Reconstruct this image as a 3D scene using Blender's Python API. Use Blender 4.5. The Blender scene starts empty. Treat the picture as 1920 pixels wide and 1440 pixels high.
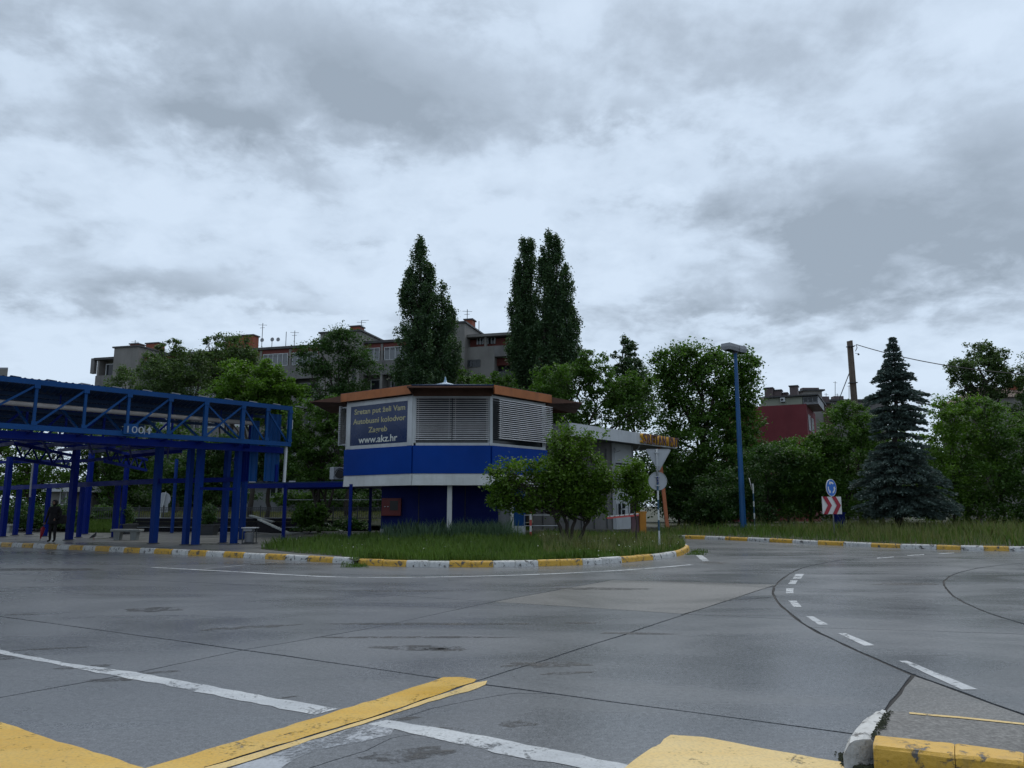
import bpy, bmesh, math, random
import numpy as np
from mathutils import Vector, Matrix, geometry

# ------------------------------------------------------------------ camera, world, sun, exposure
SC = bpy.context.scene
COL = SC.collection
F = 1442.0                    # focal length in photo pixels (photo 1920 x 1440)
HOR = 948.0                   # horizon row
CAMZ = 1.65
PITCH = math.atan((HOR - 720.0) / F)
cam_data = bpy.data.cameras.new('camera')
cam_data.sensor_width = 36.0
cam_data.lens = 36.0 * F / 1920.0
cam_data.clip_start = 0.05
cam_data.clip_end = 3000.0
cam = bpy.data.objects.new('camera', cam_data)
cam.location = (0, 0, CAMZ)
cam.rotation_euler = (math.pi / 2 + PITCH, 0, 0)
COL.objects.link(cam)
SC.camera = cam

CP, SP = math.cos(PITCH), math.sin(PITCH)
def ray(px, py):
    u = (px - 960.0) / F
    v = (720.0 - py) / F
    return Vector((u, CP - SP * v, SP + CP * v))
def G(px, py, z=0.0):
    """point of the ground plane at height z that the photo shows at px, py"""
    r = ray(px, py)
    t = (z - CAMZ) / r.z
    return Vector((r.x * t, r.y * t, z))
def P(px, py, d):
    """point at distance d (metres along y) that the photo shows at px, py"""
    r = ray(px, py)
    t = d / r.y
    return Vector((r.x * t, d, CAMZ + r.z * t))
def azel(px, py):
    r = ray(px, py).normalized()
    return math.atan2(r.x, r.y), math.asin(r.z)

SC.render.engine = 'CYCLES'
SC.view_settings.view_transform = 'Standard'
SC.view_settings.look = 'None'
SC.view_settings.gamma = 1.0
SC.view_settings.use_curve_mapping = False
SC.view_settings.exposure = EXPOSURE = 0.20
SC.cycles.max_bounces = 6
SC.cycles.transparent_max_bounces = 12
SC.cycles.use_denoising = True

SUN_EL, SUN_AZ = math.radians(58), math.radians(20)    # azimuth from +y towards +x
world = bpy.data.worlds.new('World')
SC.world = world
world.use_nodes = True
nt = world.node_tree
nt.nodes.clear()
def N(tree, typ, **kw):
    n = tree.nodes.new(typ)
    for k, v in kw.items():
        setattr(n, k, v)
    return n
def build_world():
    L = nt.links.new
    out = N(nt, 'ShaderNodeOutputWorld')
    bg = N(nt, 'ShaderNodeBackground')
    bg.inputs['Strength'].default_value = 0.1
    L(bg.outputs[0], out.inputs[0])
    sky = N(nt, 'ShaderNodeTexSky', sky_type='NISHITA', sun_disc=False)
    sky.sun_elevation = SUN_EL
    sky.sun_rotation = SUN_AZ
    tc = N(nt, 'ShaderNodeTexCoord')
    sep = N(nt, 'ShaderNodeSeparateXYZ')
    L(tc.outputs['Generated'], sep.inputs[0])
    def M(op, a, b=None, c=None, clamp=False):
        n = N(nt, 'ShaderNodeMath', operation=op)
        n.use_clamp = clamp
        for i, x in enumerate((a, b, c)):
            if x is None: continue
            if isinstance(x, (int, float)): n.inputs[i].default_value = x
            else: L(x, n.inputs[i])
        return n.outputs[0]
    az = M('ARCTAN2', sep.outputs[0], sep.outputs[1])
    el = M('ARCSINE', sep.outputs[2])
    # cloud deck coordinates: a flat layer seen from below
    zc = M('ADD', M('MAXIMUM', sep.outputs[2], 0.0), 0.28)
    cx = M('DIVIDE', sep.outputs[0], zc)
    cy = M('DIVIDE', sep.outputs[1], zc)
    comb = N(nt, 'ShaderNodeCombineXYZ')
    L(cx, comb.inputs[0]); L(cy, comb.inputs[1])
    def noise(scale, detail, rough, dist, off):
        mp = N(nt, 'ShaderNodeMapping')
        mp.inputs['Location'].default_value = off
        L(comb.outputs[0], mp.inputs[0])
        n = N(nt, 'ShaderNodeTexNoise')
        n.inputs['Scale'].default_value = scale
        n.inputs['Detail'].default_value = detail
        n.inputs['Roughness'].default_value = rough
        n.inputs['Distortion'].default_value = dist
        L(mp.outputs[0], n.inputs['Vector'])
        return n.outputs['Fac']
    n1 = noise(1.5, 7, 0.56, 0.12, (3.1, 1.7, 0))
    n2 = noise(4.0, 7, 0.58, 0.15, (8.3, 2.2, 1))
    n3 = noise(0.7, 4, 0.5, 0.2, (1.3, 6.2, 2))
    n4 = noise(10.0, 6, 0.58, 0.2, (2.7, 9.1, 3))
    # wobble the angles so that the banks get ragged outlines
    waz = M('ADD', az, M('MULTIPLY', M('SUBTRACT', n2, 0.5), 0.30))
    wel = M('ADD', el, M('ADD', M('MULTIPLY', M('SUBTRACT', n1, 0.5), 0.14), M('MULTIPLY', M('SUBTRACT', n4, 0.5), 0.07)))
    blobs = [  # px, py, half width, half height, strength, tilt
        (260, 30, 300, 50, .58, 0), (560, 100, 300, 70, .55, 0), (760, 215, 230, 62, .95, 0), (480, 235, 120, 36, .75, 0),
        (870, 5, 120, 30, .6, 0), (1380, 60, 300, 100, .42, 0), (1300, 190, 230, 70, .36, 0), (1560, 240, 160, 45, .30, 0),
        (1720, 440, 230, 60, .95, 0), (1560, 390, 70, 60, .8, 0), (1850, 290, 150, 60, .75, 0), (1640, 530, 260, 40, .62, 0),
        (1870, 480, 120, 80, .6, 0), (1420, 375, 90, 35, .5, 0), (1350, 540, 130, 24, .45, 0),
        (90, 535, 190, 34, .62, 0), (350, 532, 110, 22, .6, 0), (560, 575, 80, 12, .4, 0), (720, 462, 26, 16, .35, 0),
        (930, 380, 50, 16, .4, 0), (1110, 225, 70, 22, .5, 0), (140, 210, 200, 40, .35, 0), (570, 345, 90, 22, .32, 0),
        (1240, 360, 60, 24, .35, 0), (1850, 60, 130, 60, .35, 0)]
    acc = None
    for (px, py, hw, hh, s, _t) in blobs:
        a0, e0 = azel(px, py)
        sa, se = hw / F, hh / F
        da = M('DIVIDE', M('SUBTRACT', waz, a0), sa)
        de = M('DIVIDE', M('SUBTRACT', wel, e0), se)
        q = M('ADD', M('MULTIPLY', da, da), M('MULTIPLY', de, de))
        g = M('MULTIPLY', M('POWER', 2.0, M('MULTIPLY', q, -1.0)), s * 0.80)
        acc = g if acc is None else M('ADD', acc, g)
    # outside the view the same kind of banks go on
    far = M('MULTIPLY', M('GREATER_THAN', M('ABSOLUTE', az), 0.85), M('SUBTRACT', n3, 0.30))
    high = M('MULTIPLY', M('MULTIPLY', M('GREATER_THAN', el, 0.66), M('LESS_THAN', M('ABSOLUTE', az), 0.85)), M('SUBTRACT', n3, 0.30))
    acc = M('ADD', acc, M('MULTIPLY', M('ADD', far, high), 1.6))
    dens = M('ADD', acc, M('MULTIPLY', M('SUBTRACT', n1, 0.5), 1.0))
    dens = M('ADD', dens, M('MULTIPLY', M('SUBTRACT', n2, 0.5), 1.75))
    dens = M('ADD', dens, M('MULTIPLY', M('SUBTRACT', n4, 0.5), 1.05))
    dens = M('MULTIPLY', M('ADD', dens, 0.18), 0.80)
    ramp = N(nt, 'ShaderNodeValToRGB')
    L(dens, ramp.inputs[0])
    cr = ramp.color_ramp
    cr.elements[0].position = 0.0; cr.elements[0].color = (0.615, 0.725, 0.86, 1)
    cr.elements[1].position = 0.95; cr.elements[1].color = (0.30, 0.362, 0.435, 1)
    e = cr.elements.new(0.25); e.color = (0.56, 0.665, 0.795, 1)
    e = cr.elements.new(0.55); e.color = (0.42, 0.50, 0.60, 1)
    sc = N(nt, 'ShaderNodeVectorMath', operation='SCALE')
    L(ramp.outputs[0], sc.inputs[0]); sc.inputs['Scale'].default_value = 9.6
    mix = N(nt, 'ShaderNodeMix', data_type='RGBA')
    mix.inputs['Factor'].default_value = 0.94
    L(sky.outputs[0], mix.inputs['A']); L(sc.outputs[0], mix.inputs['B'])
    L(mix.outputs['Result'], bg.inputs['Color'])
build_world()
sun_l = bpy.data.lights.new('sun', 'SUN')
sun_l.energy = 1.5
sun_l.angle = math.radians(55)
sun_l.color = (1.0, 0.97, 0.92)
sun = bpy.data.objects.new('sun', sun_l)
sd = Vector((math.sin(SUN_AZ) * math.cos(SUN_EL), math.cos(SUN_AZ) * math.cos(SUN_EL), math.sin(SUN_EL)))
sun.rotation_euler = sd.to_track_quat('Z', 'Y').to_euler()
sun.location = (0, 0, 60)
COL.objects.link(sun)

# ------------------------------------------------------------------ helpers
RNG = random.Random(7)
NPR = np.random.default_rng(11)
def tag(o, label=None, cat=None, group=None, kind=None):
    if label: o['label'] = label
    if cat: o['category'] = cat
    if group: o['group'] = group
    if kind: o['kind'] = kind
    return o
def empty(name, loc, label=None, cat=None, group=None, kind=None):
    o = bpy.data.objects.new(name, None)
    o.location = loc
    o.empty_display_size = 0.2
    COL.objects.link(o)
    return tag(o, label, cat, group, kind)
def wloc(o):
    v = Vector(o.location)
    while o.parent is not None:
        o = o.parent
        v = v + o.location
    return v
class MB:
    def __init__(s): s.v, s.f = [], []
    def add(s, vs, fs):
        b = len(s.v)
        s.v += [tuple(x) for x in vs]
        s.f += [tuple(i + b for i in f) for f in fs]
        return s
    def box(s, c, size, rz=0.0):
        c = Vector(c); hx, hy, hz = size[0] / 2, size[1] / 2, size[2] / 2
        cs, sn = math.cos(rz), math.sin(rz)
        vs = []
        for z in (-hz, hz):
            for (x, y) in ((-hx, -hy), (hx, -hy), (hx, hy), (-hx, hy)):
                vs.append((c.x + x * cs - y * sn, c.y + x * sn + y * cs, c.z + z))
        return s.add(vs, [(3, 2, 1, 0), (4, 5, 6, 7), (0, 1, 5, 4), (1, 2, 6, 5), (2, 3, 7, 6), (3, 0, 4, 7)])
    def bar(s, p, q, w, h, up=(0, 0, 1)):
        p, q = Vector(p), Vector(q)
        d = (q - p).normalized(); up = Vector(up)
        if abs(d.dot(up)) > 0.98: up = Vector((0, 1, 0))
        sd_ = d.cross(up).normalized(); u = sd_.cross(d).normalized()
        vs = []
        for e in (p, q):
            for (a, b) in ((-1, -1), (1, -1), (1, 1), (-1, 1)):
                vs.append(e + sd_ * (a * w / 2) + u * (b * h / 2))
        return s.add(vs, [(0, 1, 2, 3), (7, 6, 5, 4), (0, 4, 5, 1), (1, 5, 6, 2), (2, 6, 7, 3), (3, 7, 4, 0)])
    def tube(s, pts, radii, n=8, caps=True):
        pts = [Vector(p) for p in pts]
        if isinstance(radii, (int, float)): radii = [radii] * len(pts)
        rings = []
        ref = None
        for i, p in enumerate(pts):
            d = (pts[min(i + 1, len(pts) - 1)] - pts[max(i - 1, 0)])
            if d.length < 1e-6: d = Vector((0, 0, 1))
            d.normalize()
            a = Vector((0, 0, 1)) if abs(d.z) < 0.9 else Vector((1, 0, 0))
            x = d.cross(a).normalized(); y = d.cross(x).normalized()
            if ref is not None:
                x = (ref - d * ref.dot(d)).normalized(); y = d.cross(x).normalized()
            ref = x
            rings.append([p + (x * math.cos(2 * math.pi * k / n) + y * math.sin(2 * math.pi * k / n)) * radii[i] for k in range(n)])
        vs = [v for r in rings for v in r]
        fs = []
        for i in range(len(pts) - 1):
            for k in range(n):
                k2 = (k + 1) % n
                fs.append((i * n + k, i * n + k2, (i + 1) * n + k2, (i + 1) * n + k))
        if caps:
            fs.append(tuple(range(n - 1, -1, -1)))
            fs.append(tuple((len(pts) - 1) * n + k for k in range(n)))
        return s.add(vs, fs)
    def prism(s, poly, z0, z1):
        """poly: list of (x, y); vertical prism"""
        n = len(poly)
        vs = [(p[0], p[1], z0) for p in poly] + [(p[0], p[1], z1) for p in poly]
        fs = [tuple(range(n - 1, -1, -1)), tuple(range(n, 2 * n))]
        for k in range(n):
            fs.append((k, (k + 1) % n, n + (k + 1) % n, n + k))
        return s.add(vs, fs)
    def slab(s, poly3, t):
        """flat polygon in 3D thickened along its normal by t"""
        poly3 = [Vector(p) for p in poly3]
        nrm = (poly3[1] - poly3[0]).cross(poly3[2] - poly3[0]).normalized() * t
        n = len(poly3)
        vs = poly3 + [p + nrm for p in poly3]
        fs = [tuple(range(n - 1, -1, -1)), tuple(range(n, 2 * n))]
        for k in range(n):
            fs.append((k, (k + 1) % n, n + (k + 1) % n, n + k))
        return s.add(vs, fs)
    def sheet(s, poly3):
        return s.add(poly3, [tuple(range(len(poly3)))])
    def lathe(s, c, prof, n=16):
        c = Vector(c); b = len(s.v)
        vs = []
        for (r, z) in prof:
            for k in range(n):
                a = 2 * math.pi * k / n
                vs.append((c.x + r * math.cos(a), c.y + r * math.sin(a), c.z + z))
        fs = []
        for i in range(len(prof) - 1):
            for k in range(n):
                fs.append((i * n + k, i * n + (k + 1) % n, (i + 1) * n + (k + 1) % n, (i + 1) * n + k))
        fs.append(tuple(range(n - 1, -1, -1)))
        fs.append(tuple((len(prof) - 1) * n + k for k in range(n)))
        return s.add(vs, fs)
    def build(s, name, m, parent=None, smooth=False, bevel=0.0, label=None, cat=None, group=None, kind=None):
        off = wloc(parent) if parent is not None else Vector((0, 0, 0))
        me = bpy.data.meshes.new(name)
        me.from_pydata([(v[0] - off.x, v[1] - off.y, v[2] - off.z) for v in s.v], [], s.f)
        bm = bmesh.new(); bm.from_mesh(me)
        bmesh.ops.recalc_face_normals(bm, faces=bm.faces)
        if bevel > 0:
            bmesh.ops.bevel(bm, geom=[e for e in bm.edges if len(e.link_faces) == 2 and e.calc_face_angle(0) > 0.6], offset=bevel, segments=2, affect='EDGES', profile=0.6)
        bm.to_mesh(me); bm.free()
        if smooth:
            me.polygons.foreach_set('use_smooth', [True] * len(me.polygons))
        me.materials.append(m)
        o = bpy.data.objects.new(name, me)
        COL.objects.link(o)
        if parent is not None: o.parent = parent
        return tag(o, label, cat, group, kind)
def mesh_np(name, verts, k, m, parent=None, faces=None, label=None, cat=None, group=None, kind=None, smooth=False):
    """verts (N*k, 3): N polygons of k corners each"""
    off = wloc(parent) if parent is not None else Vector((0, 0, 0))
    verts = (verts - np.array(off)).astype(np.float32)
    nv = len(verts)
    me = bpy.data.meshes.new(name)
    me.vertices.add(nv)
    me.vertices.foreach_set('co', verts.ravel())
    loops = np.arange(nv, dtype=np.int32) if faces is None else faces.ravel().astype(np.int32)
    npoly = len(loops) // k
    me.loops.add(len(loops))
    me.loops.foreach_set('vertex_index', loops)
    me.polygons.add(npoly)
    me.polygons.foreach_set('loop_start', np.arange(npoly, dtype=np.int32) * k)
    me.polygons.foreach_set('loop_total', np.full(npoly, k, dtype=np.int32))
    if smooth: me.polygons.foreach_set('use_smooth', np.ones(npoly, dtype=bool))
    me.update(calc_edges=True)
    me.materials.append(m)
    o = bpy.data.objects.new(name, me)
    COL.objects.link(o)
    if parent is not None: o.parent = parent
    return tag(o, label, cat, group, kind)
def copy_tree(o, parent=None):
    c = o.copy(); COL.objects.link(c)
    if parent is not None: c.parent = parent
    for ch in list(o.children): copy_tree(ch, c)
    return c

# ------------------------------------------------------------------ materials
def new_mat(name):
    m = bpy.data.materials.new(name)
    m.use_nodes = True
    t = m.node_tree
    t.nodes.clear()
    out = N(t, 'ShaderNodeOutputMaterial')
    b = N(t, 'ShaderNodeBsdfPrincipled')
    t.links.new(b.outputs[0], out.inputs[0])
    return m, t, b, out
def tnoise(t, scale, detail=4, rough=0.55, vec=None, dist=0.0):
    n = N(t, 'ShaderNodeTexNoise')
    n.inputs['Scale'].default_value = scale
    n.inputs['Detail'].default_value = detail
    n.inputs['Roughness'].default_value = rough
    n.inputs['Distortion'].default_value = dist
    if vec is not None: t.links.new(vec, n.inputs['Vector'])
    return n.outputs['Fac']
def tramp(t, fac, stops):
    r = N(t, 'ShaderNodeValToRGB')
    t.links.new(fac, r.inputs[0])
    while len(r.color_ramp.elements) < len(stops): r.color_ramp.elements.new(0.5)
    for e, (p, c) in zip(r.color_ramp.elements, stops):
        e.position = p
        e.color = (c, c, c, 1) if isinstance(c, (int, float)) else (*c, 1)
    return r.outputs[0]
def tmix(t, fac, a, b, blend='MIX'):
    m = N(t, 'ShaderNodeMix', data_type='RGBA', blend_type=blend)
    for key, x in (('Factor', fac), ('A', a), ('B', b)):
        if isinstance(x, (int, float)): m.inputs[key].default_value = x if key == 'Factor' else (x, x, x, 1)
        elif isinstance(x, tuple): m.inputs[key].default_value = (*x, 1)
        else: t.links.new(x, m.inputs[key])
    return m.outputs['Result']
def tpos(t):
    return N(t, 'ShaderNodeNewGeometry').outputs['Position']
def tmap(t, vec, scale=(1, 1, 1), rot=(0, 0, 0), loc=(0, 0, 0)):
    mp = N(t, 'ShaderNodeMapping')
    mp.inputs['Scale'].default_value = scale
    mp.inputs['Rotation'].default_value = rot
    mp.inputs['Location'].default_value = loc
    t.links.new(vec, mp.inputs[0])
    return mp.outputs[0]
def tbump(t, b, h, strength, dist=0.02):
    bp = N(t, 'ShaderNodeBump')
    bp.inputs['Strength'].default_value = strength
    bp.inputs['Distance'].default_value = dist
    t.links.new(h, bp.inputs['Height'])
    t.links.new(bp.outputs[0], b.inputs['Normal'])
def paint(name, col, rough=0.5, dirt=0.35, dirtcol=(0.05, 0.047, 0.042), metal=0.0, scale=1.0, bump=0.15, streak=True, spec=0.4):
    m, t, b, _ = new_mat(name)
    pos = tpos(t)
    n = tnoise(t, 1.7 * scale, 6, 0.65, pos)
    f = tramp(t, n, [(0.42, 0.0), (0.78, dirt)])
    if streak:      # rain runs down the surface
        n2 = tnoise(t, 1.0, 5, 0.6, tmap(t, pos, (6 * scale, 6 * scale, 0.5 * scale)))
        f2 = tramp(t, n2, [(0.5, 0.0), (0.8, dirt * 0.8)])
        f = tmix(t, 1.0, f, f2, 'ADD')
    n3 = tnoise(t, 0.6 * scale, 3, 0.5, pos)
    c = tmix(t, tramp(t, n3, [(0.3, 0.0), (0.7, 1.0)]), tuple(x * 0.86 for x in col), tuple(min(1, x * 1.1) for x in col))
    c = tmix(t, f, c, dirtcol)
    t.links.new(c, b.inputs['Base Color'])
    b.inputs['Metallic'].default_value = metal
    b.inputs['Specular IOR Level'].default_value = spec
    r = tramp(t, n, [(0.3, max(0.05, rough - 0.12)), (0.7, min(1, rough + 0.12))])
    t.links.new(r, b.inputs['Roughness'])
    tbump(t, b, tnoise(t, 18 * scale, 4, 0.6, pos), bump, 0.01)
    return m
def leaf_mat(name, c1, c2, c3, trans=0.3, nscale=0.7, rough=0.5):
    m, t, b, out = new_mat(name)
    pos = tpos(t)
    n = tnoise(t, nscale, 3, 0.6, pos)
    c = tmix(t, tramp(t, n, [(0.35, 0.0), (0.65, 1.0)]), c1, c2)
    rnd = N(t, 'ShaderNodeNewGeometry').outputs['Random Per Island']
    c = tmix(t, tramp(t, rnd, [(0.55, 0.0), (1.0, 0.85)]), c, c3)
    t.links.new(c, b.inputs['Base Color'])
    b.inputs['Roughness'].default_value = rough
    b.inputs['Specular IOR Level'].default_value = 0.45
    tr = N(t, 'ShaderNodeBsdfTranslucent')
    c2_ = tmix(t, 1.0, c, (1.0, 1.15, 0.55), 'MULTIPLY')
    t.links.new(c2_, tr.inputs[0])
    mx = N(t, 'ShaderNodeMixShader')
    mx.inputs[0].default_value = trans    # thin leaves let much of the light through
    t.links.new(b.outputs[0], mx.inputs[1]); t.links.new(tr.outputs[0], mx.inputs[2])
    t.links.new(mx.outputs[0], out.inputs[0])
    return m
def kerb_paint(name, col, wear=0.5):
    m, t, b, _ = new_mat(name)
    pos = tpos(t)
    oi = N(t, 'ShaderNodeObjectInfo').outputs['Random']
    n = tnoise(t, 7.0, 8, 0.68, pos, 0.4)
    chips = tramp(t, n, [(0.585 - 0.04 * wear, 0.0), (0.615, 1.0)])
    c = tmix(t, tnoise(t, 2.2, 5, 0.6, pos), tuple(x * 0.72 for x in col), tuple(min(1, x * 1.08) for x in col))
    c = tmix(t, tramp(t, oi, [(0.0, 0.0), (1.0, 0.30)]), c, tuple(x * 0.62 for x in col))
    grime = tramp(t, tnoise(t, 1.0, 6, 0.65, tmap(t, pos, (9, 9, 1.6))), [(0.5, 0.0), (0.75, 0.55)])
    c = tmix(t, grime, c, (0.10, 0.085, 0.06))
    c = tmix(t, chips, c, (0.075, 0.07, 0.065))
    t.links.new(c, b.inputs['Base Color'])
    b.inputs['Roughness'].default_value = 0.5
    h = tmix(t, chips, tnoise(t, 30, 5, 0.6, pos), 0.0)
    tbump(t, b, h, 0.5, 0.02)
    return m
def marking_mat(name, col, col2, wear_lo=0.55, wear_hi=0.66, scale=3.0, rough=0.45):
    """thin road paint, worn through in patches"""
    m, t, b, out = new_mat(name)
    pos = tpos(t)
    n = tnoise(t, scale, 9, 0.72, tmap(t, pos, (1.0, 0.8, 1)), 0.6)
    n2 = tnoise(t, 28, 4, 0.6, pos)
    nn = tmix(t, 0.32, n, n2)
    a = tramp(t, nn, [(wear_lo, 1.0), (wear_hi, 0.0)])
    c = tmix(t, tramp(t, tnoise(t, 1.1, 6, 0.7, tmap(t, pos, (0.7, 3.0, 1))), [(0.35, 0.0), (0.62, 1.0)]), col, col2)
    c = tmix(t, tramp(t, tnoise(t, 45, 3, 0.6, pos), [(0.45, 0.0), (0.75, 0.35)]), c, (0.09, 0.085, 0.07))
    t.links.new(c, b.inputs['Base Color'])
    t.links.new(tramp(t, tnoise(t, 0.8, 3, 0.5, pos), [(0.3, rough - 0.2), (0.7, rough + 0.1)]), b.inputs['Roughness'])
    tbump(t, b, n2, 0.25, 0.005)
    tr = N(t, 'ShaderNodeBsdfTransparent')
    mx = N(t, 'ShaderNodeMixShader')
    t.links.new(a, mx.inputs[0]); t.links.new(tr.outputs[0], mx.inputs[1]); t.links.new(b.outputs[0], mx.inputs[2])
    t.links.new(mx.outputs[0], out.inputs[0])
    return m
def concrete_slab_mat(name, base, spread=0.02, rough_lo=0.2, rough_hi=0.55, aggregate=0.5, stains=True, coarse=1.0):
    m, t, b, _ = new_mat(name)
    pos = tpos(t)
    oi = N(t, 'ShaderNodeObjectInfo').outputs['Random']
    big = tnoise(t, 0.22, 5, 0.6, pos, 0.5)
    c = tmix(t, tramp(t, big, [(0.32, 0.0), (0.68, 1.0)]), tuple(x - spread for x in base), tuple(x + spread for x in base))
    c = tmix(t, tramp(t, oi, [(0.0, 0.0), (1.0, 0.30)]), c, tuple(x * 0.82 for x in base))
    ag = tramp(t, tnoise(t, 70 / coarse, 5, 0.75, pos), [(0.34, 0.14), (0.5, 0.5), (0.66, 0.86)])
    c = tmix(t, min(1.0, aggregate), c, ag, 'OVERLAY')
    ag2 = tramp(t, tnoise(t, 21, 6, 0.75, pos), [(0.36, 0.26), (0.5, 0.5), (0.66, 0.76)])
    c = tmix(t, min(1.0, aggregate * 0.75), c, ag2, 'OVERLAY')
    mid = tramp(t, tnoise(t, 1.6, 7, 0.7, tmap(t, pos, (0.6, 1.3, 1), (0, 0, 0.25))), [(0.35, 0.0), (0.75, 0.35)])
    c = tmix(t, mid, c, tuple(x * 0.62 for x in base))
    if stains:
        st = tnoise(t, 1.0, 8, 0.66, tmap(t, pos, (0.30, 1.7, 1), (0, 0, -0.22)), 0.9)
        dk = tramp(t, st, [(0.635, 0.0), (0.70, 0.85)])
        gate = tramp(t, tnoise(t, 0.25, 2, 0.5, tmap(t, pos, (1, 1, 1), (0, 0, 0), (31, 7, 0))), [(0.44, 0.0), (0.58, 1.0)])
        c = tmix(t, tmix(t, 1.0, dk, gate, 'MULTIPLY'), c, (0.016, 0.016, 0.016))
    t.links.new(c, b.inputs['Base Color'])
    wet = tnoise(t, 0.35, 5, 0.6, tmap(t, pos, (0.7, 1.5, 1), (0, 0, 0.2), (5, 9, 0)), 0.6)
    t.links.new(tramp(t, wet, [(0.34, rough_lo), (0.66, rough_hi)]), b.inputs['Roughness'])
    b.inputs['IOR'].default_value = 1.42
    h = tmix(t, 0.4, tnoise(t, 120, 3, 0.6, pos), tnoise(t, 3, 4, 0.6, pos))
    tbump(t, b, h, 0.22, 0.006)
    return m

MT = {}
MT['slab'] = concrete_slab_mat('wet_concrete', (0.136, 0.143, 0.153), 0.018, 0.20, 0.38, 0.9)
MT['rough_slab'] = concrete_slab_mat('rough_concrete', (0.145, 0.143, 0.138), 0.018, 0.28, 0.50, 1.2, True, 1.5)
MT['tar'] = concrete_slab_mat('joint_tar', (0.008, 0.008, 0.008), 0.002, 0.7, 0.9, 0.2, False)
MT['asphalt_top'] = concrete_slab_mat('gravelly_asphalt', (0.118, 0.115, 0.108), 0.014, 0.45, 0.65, 1.25, False, 1.7)
MT['pavement'] = concrete_slab_mat('platform_paving', (0.13, 0.13, 0.125), 0.02, 0.2, 0.5, 0.4, False)
MT['soil'] = concrete_slab_mat('soil', (0.035, 0.04, 0.02), 0.01, 0.8, 0.95, 0.6, False)
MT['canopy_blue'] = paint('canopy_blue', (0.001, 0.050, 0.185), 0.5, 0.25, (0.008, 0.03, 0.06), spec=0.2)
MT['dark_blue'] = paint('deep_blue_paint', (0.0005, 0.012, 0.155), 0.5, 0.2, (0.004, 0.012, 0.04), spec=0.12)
MT['column_blue'] = paint('column_blue', (0.001, 0.030, 0.19), 0.5, 0.25, (0.006, 0.02, 0.05), spec=0.2)
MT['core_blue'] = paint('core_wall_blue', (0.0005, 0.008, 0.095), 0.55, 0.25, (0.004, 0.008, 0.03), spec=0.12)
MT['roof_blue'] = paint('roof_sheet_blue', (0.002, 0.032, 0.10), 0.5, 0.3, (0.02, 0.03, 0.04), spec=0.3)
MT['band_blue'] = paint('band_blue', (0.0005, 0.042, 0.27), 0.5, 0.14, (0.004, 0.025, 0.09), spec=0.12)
MT['white_render'] = paint('white_render', (0.62, 0.63, 0.62), 0.6, 0.28, (0.28, 0.27, 0.24))
MT['white_frame'] = paint('white_frame', (0.52, 0.54, 0.55), 0.4, 0.3, (0.2, 0.2, 0.19))
MT['orange'] = paint('orange_fascia', (0.37, 0.115, 0.026), 0.55, 0.4, (0.09, 0.045, 0.03))
MT['brown_under'] = paint('brown_soffit', (0.10, 0.045, 0.028), 0.7, 0.3, (0.05, 0.03, 0.02))
MT['slat'] = paint('grey_slat', (0.60, 0.59, 0.59), 0.38, 0.25, (0.15, 0.14, 0.14), metal=0.25)
MT['grey_metal'] = paint('galvanised_metal', (0.36, 0.38, 0.39), 0.4, 0.25, (0.15, 0.14, 0.13), metal=0.5)
MT['sign_grey'] = paint('grey_sign_back', (0.36, 0.38, 0.40), 0.45, 0.2, (0.15, 0.15, 0.15), metal=0.1)
MT['light_grey'] = paint('pale_grey_cladding', (0.50, 0.52, 0.54), 0.45, 0.2, (0.2, 0.2, 0.2))
MT['mid_grey'] = paint('grey_wall', (0.27, 0.28, 0.30), 0.55, 0.3, (0.1, 0.1, 0.1))
MT['dark_grey'] = paint('dark_grey', (0.06, 0.065, 0.07), 0.5, 0.2)
MT['black'] = paint('black_paint', (0.012, 0.012, 0.014), 0.5, 0.1)
MT['dark_board'] = paint('dark_board', (0.010, 0.010, 0.013), 0.7, 0.15, (0.02, 0.02, 0.02), spec=0.15)
MT['pipe'] = paint('pale_pipe', (0.50, 0.46, 0.43), 0.5, 0.35, (0.14, 0.11, 0.09))
MT['red'] = paint('red_cabinet', (0.11, 0.006, 0.006), 0.5, 0.2, (0.04, 0.01, 0.01))
MT['red_sign'] = paint('red_reflective', (0.34, 0.012, 0.03), 0.4, 0.12, (0.1, 0.02, 0.02))
MT['red_white'] = paint('faded_red', (0.55, 0.08, 0.07), 0.5, 0.3, (0.3, 0.2, 0.2))
MT['white_sign'] = paint('white_reflective', (0.66, 0.64, 0.63), 0.4, 0.12, (0.3, 0.29, 0.28))
MT['blue_sign'] = paint('blue_reflective', (0.012, 0.13, 0.50), 0.35, 0.1, (0.02, 0.05, 0.1))
MT['teal_blue'] = paint('lamp_post_blue', (0.008, 0.085, 0.24), 0.45, 0.2, (0.02, 0.04, 0.06))
MT['pole_blue'] = paint('pole_dark_blue', (0.02, 0.07, 0.12), 0.45, 0.15)
MT['pole_white'] = paint('pole_white', (0.55, 0.57, 0.56), 0.45, 0.25, (0.2, 0.2, 0.18))
MT['rust_orange'] = paint('rust_orange', (0.40, 0.11, 0.03), 0.5, 0.35, (0.08, 0.03, 0.02))
MT['barrier_orange'] = paint('barrier_orange', (0.42, 0.165, 0.012), 0.5, 0.35, (0.1, 0.04, 0.02))
MT['yellow_letter'] = paint('yellow_letter', (0.62, 0.33, 0.03), 0.5, 0.25, (0.2, 0.1, 0.03))
MT['letter_face'] = paint('faded_letter_face', (0.13, 0.065, 0.08), 0.5, 0.25, (0.05, 0.03, 0.04))
MT['sign_panel'] = paint('navy_sign_panel', (0.006, 0.024, 0.09), 0.3, 0.1, (0.02, 0.03, 0.05))
MT['letter_yellow'] = paint('faded_yellow_lettering', (0.40, 0.37, 0.20), 0.4, 0.1, (0.3, 0.28, 0.15), streak=False)
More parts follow.
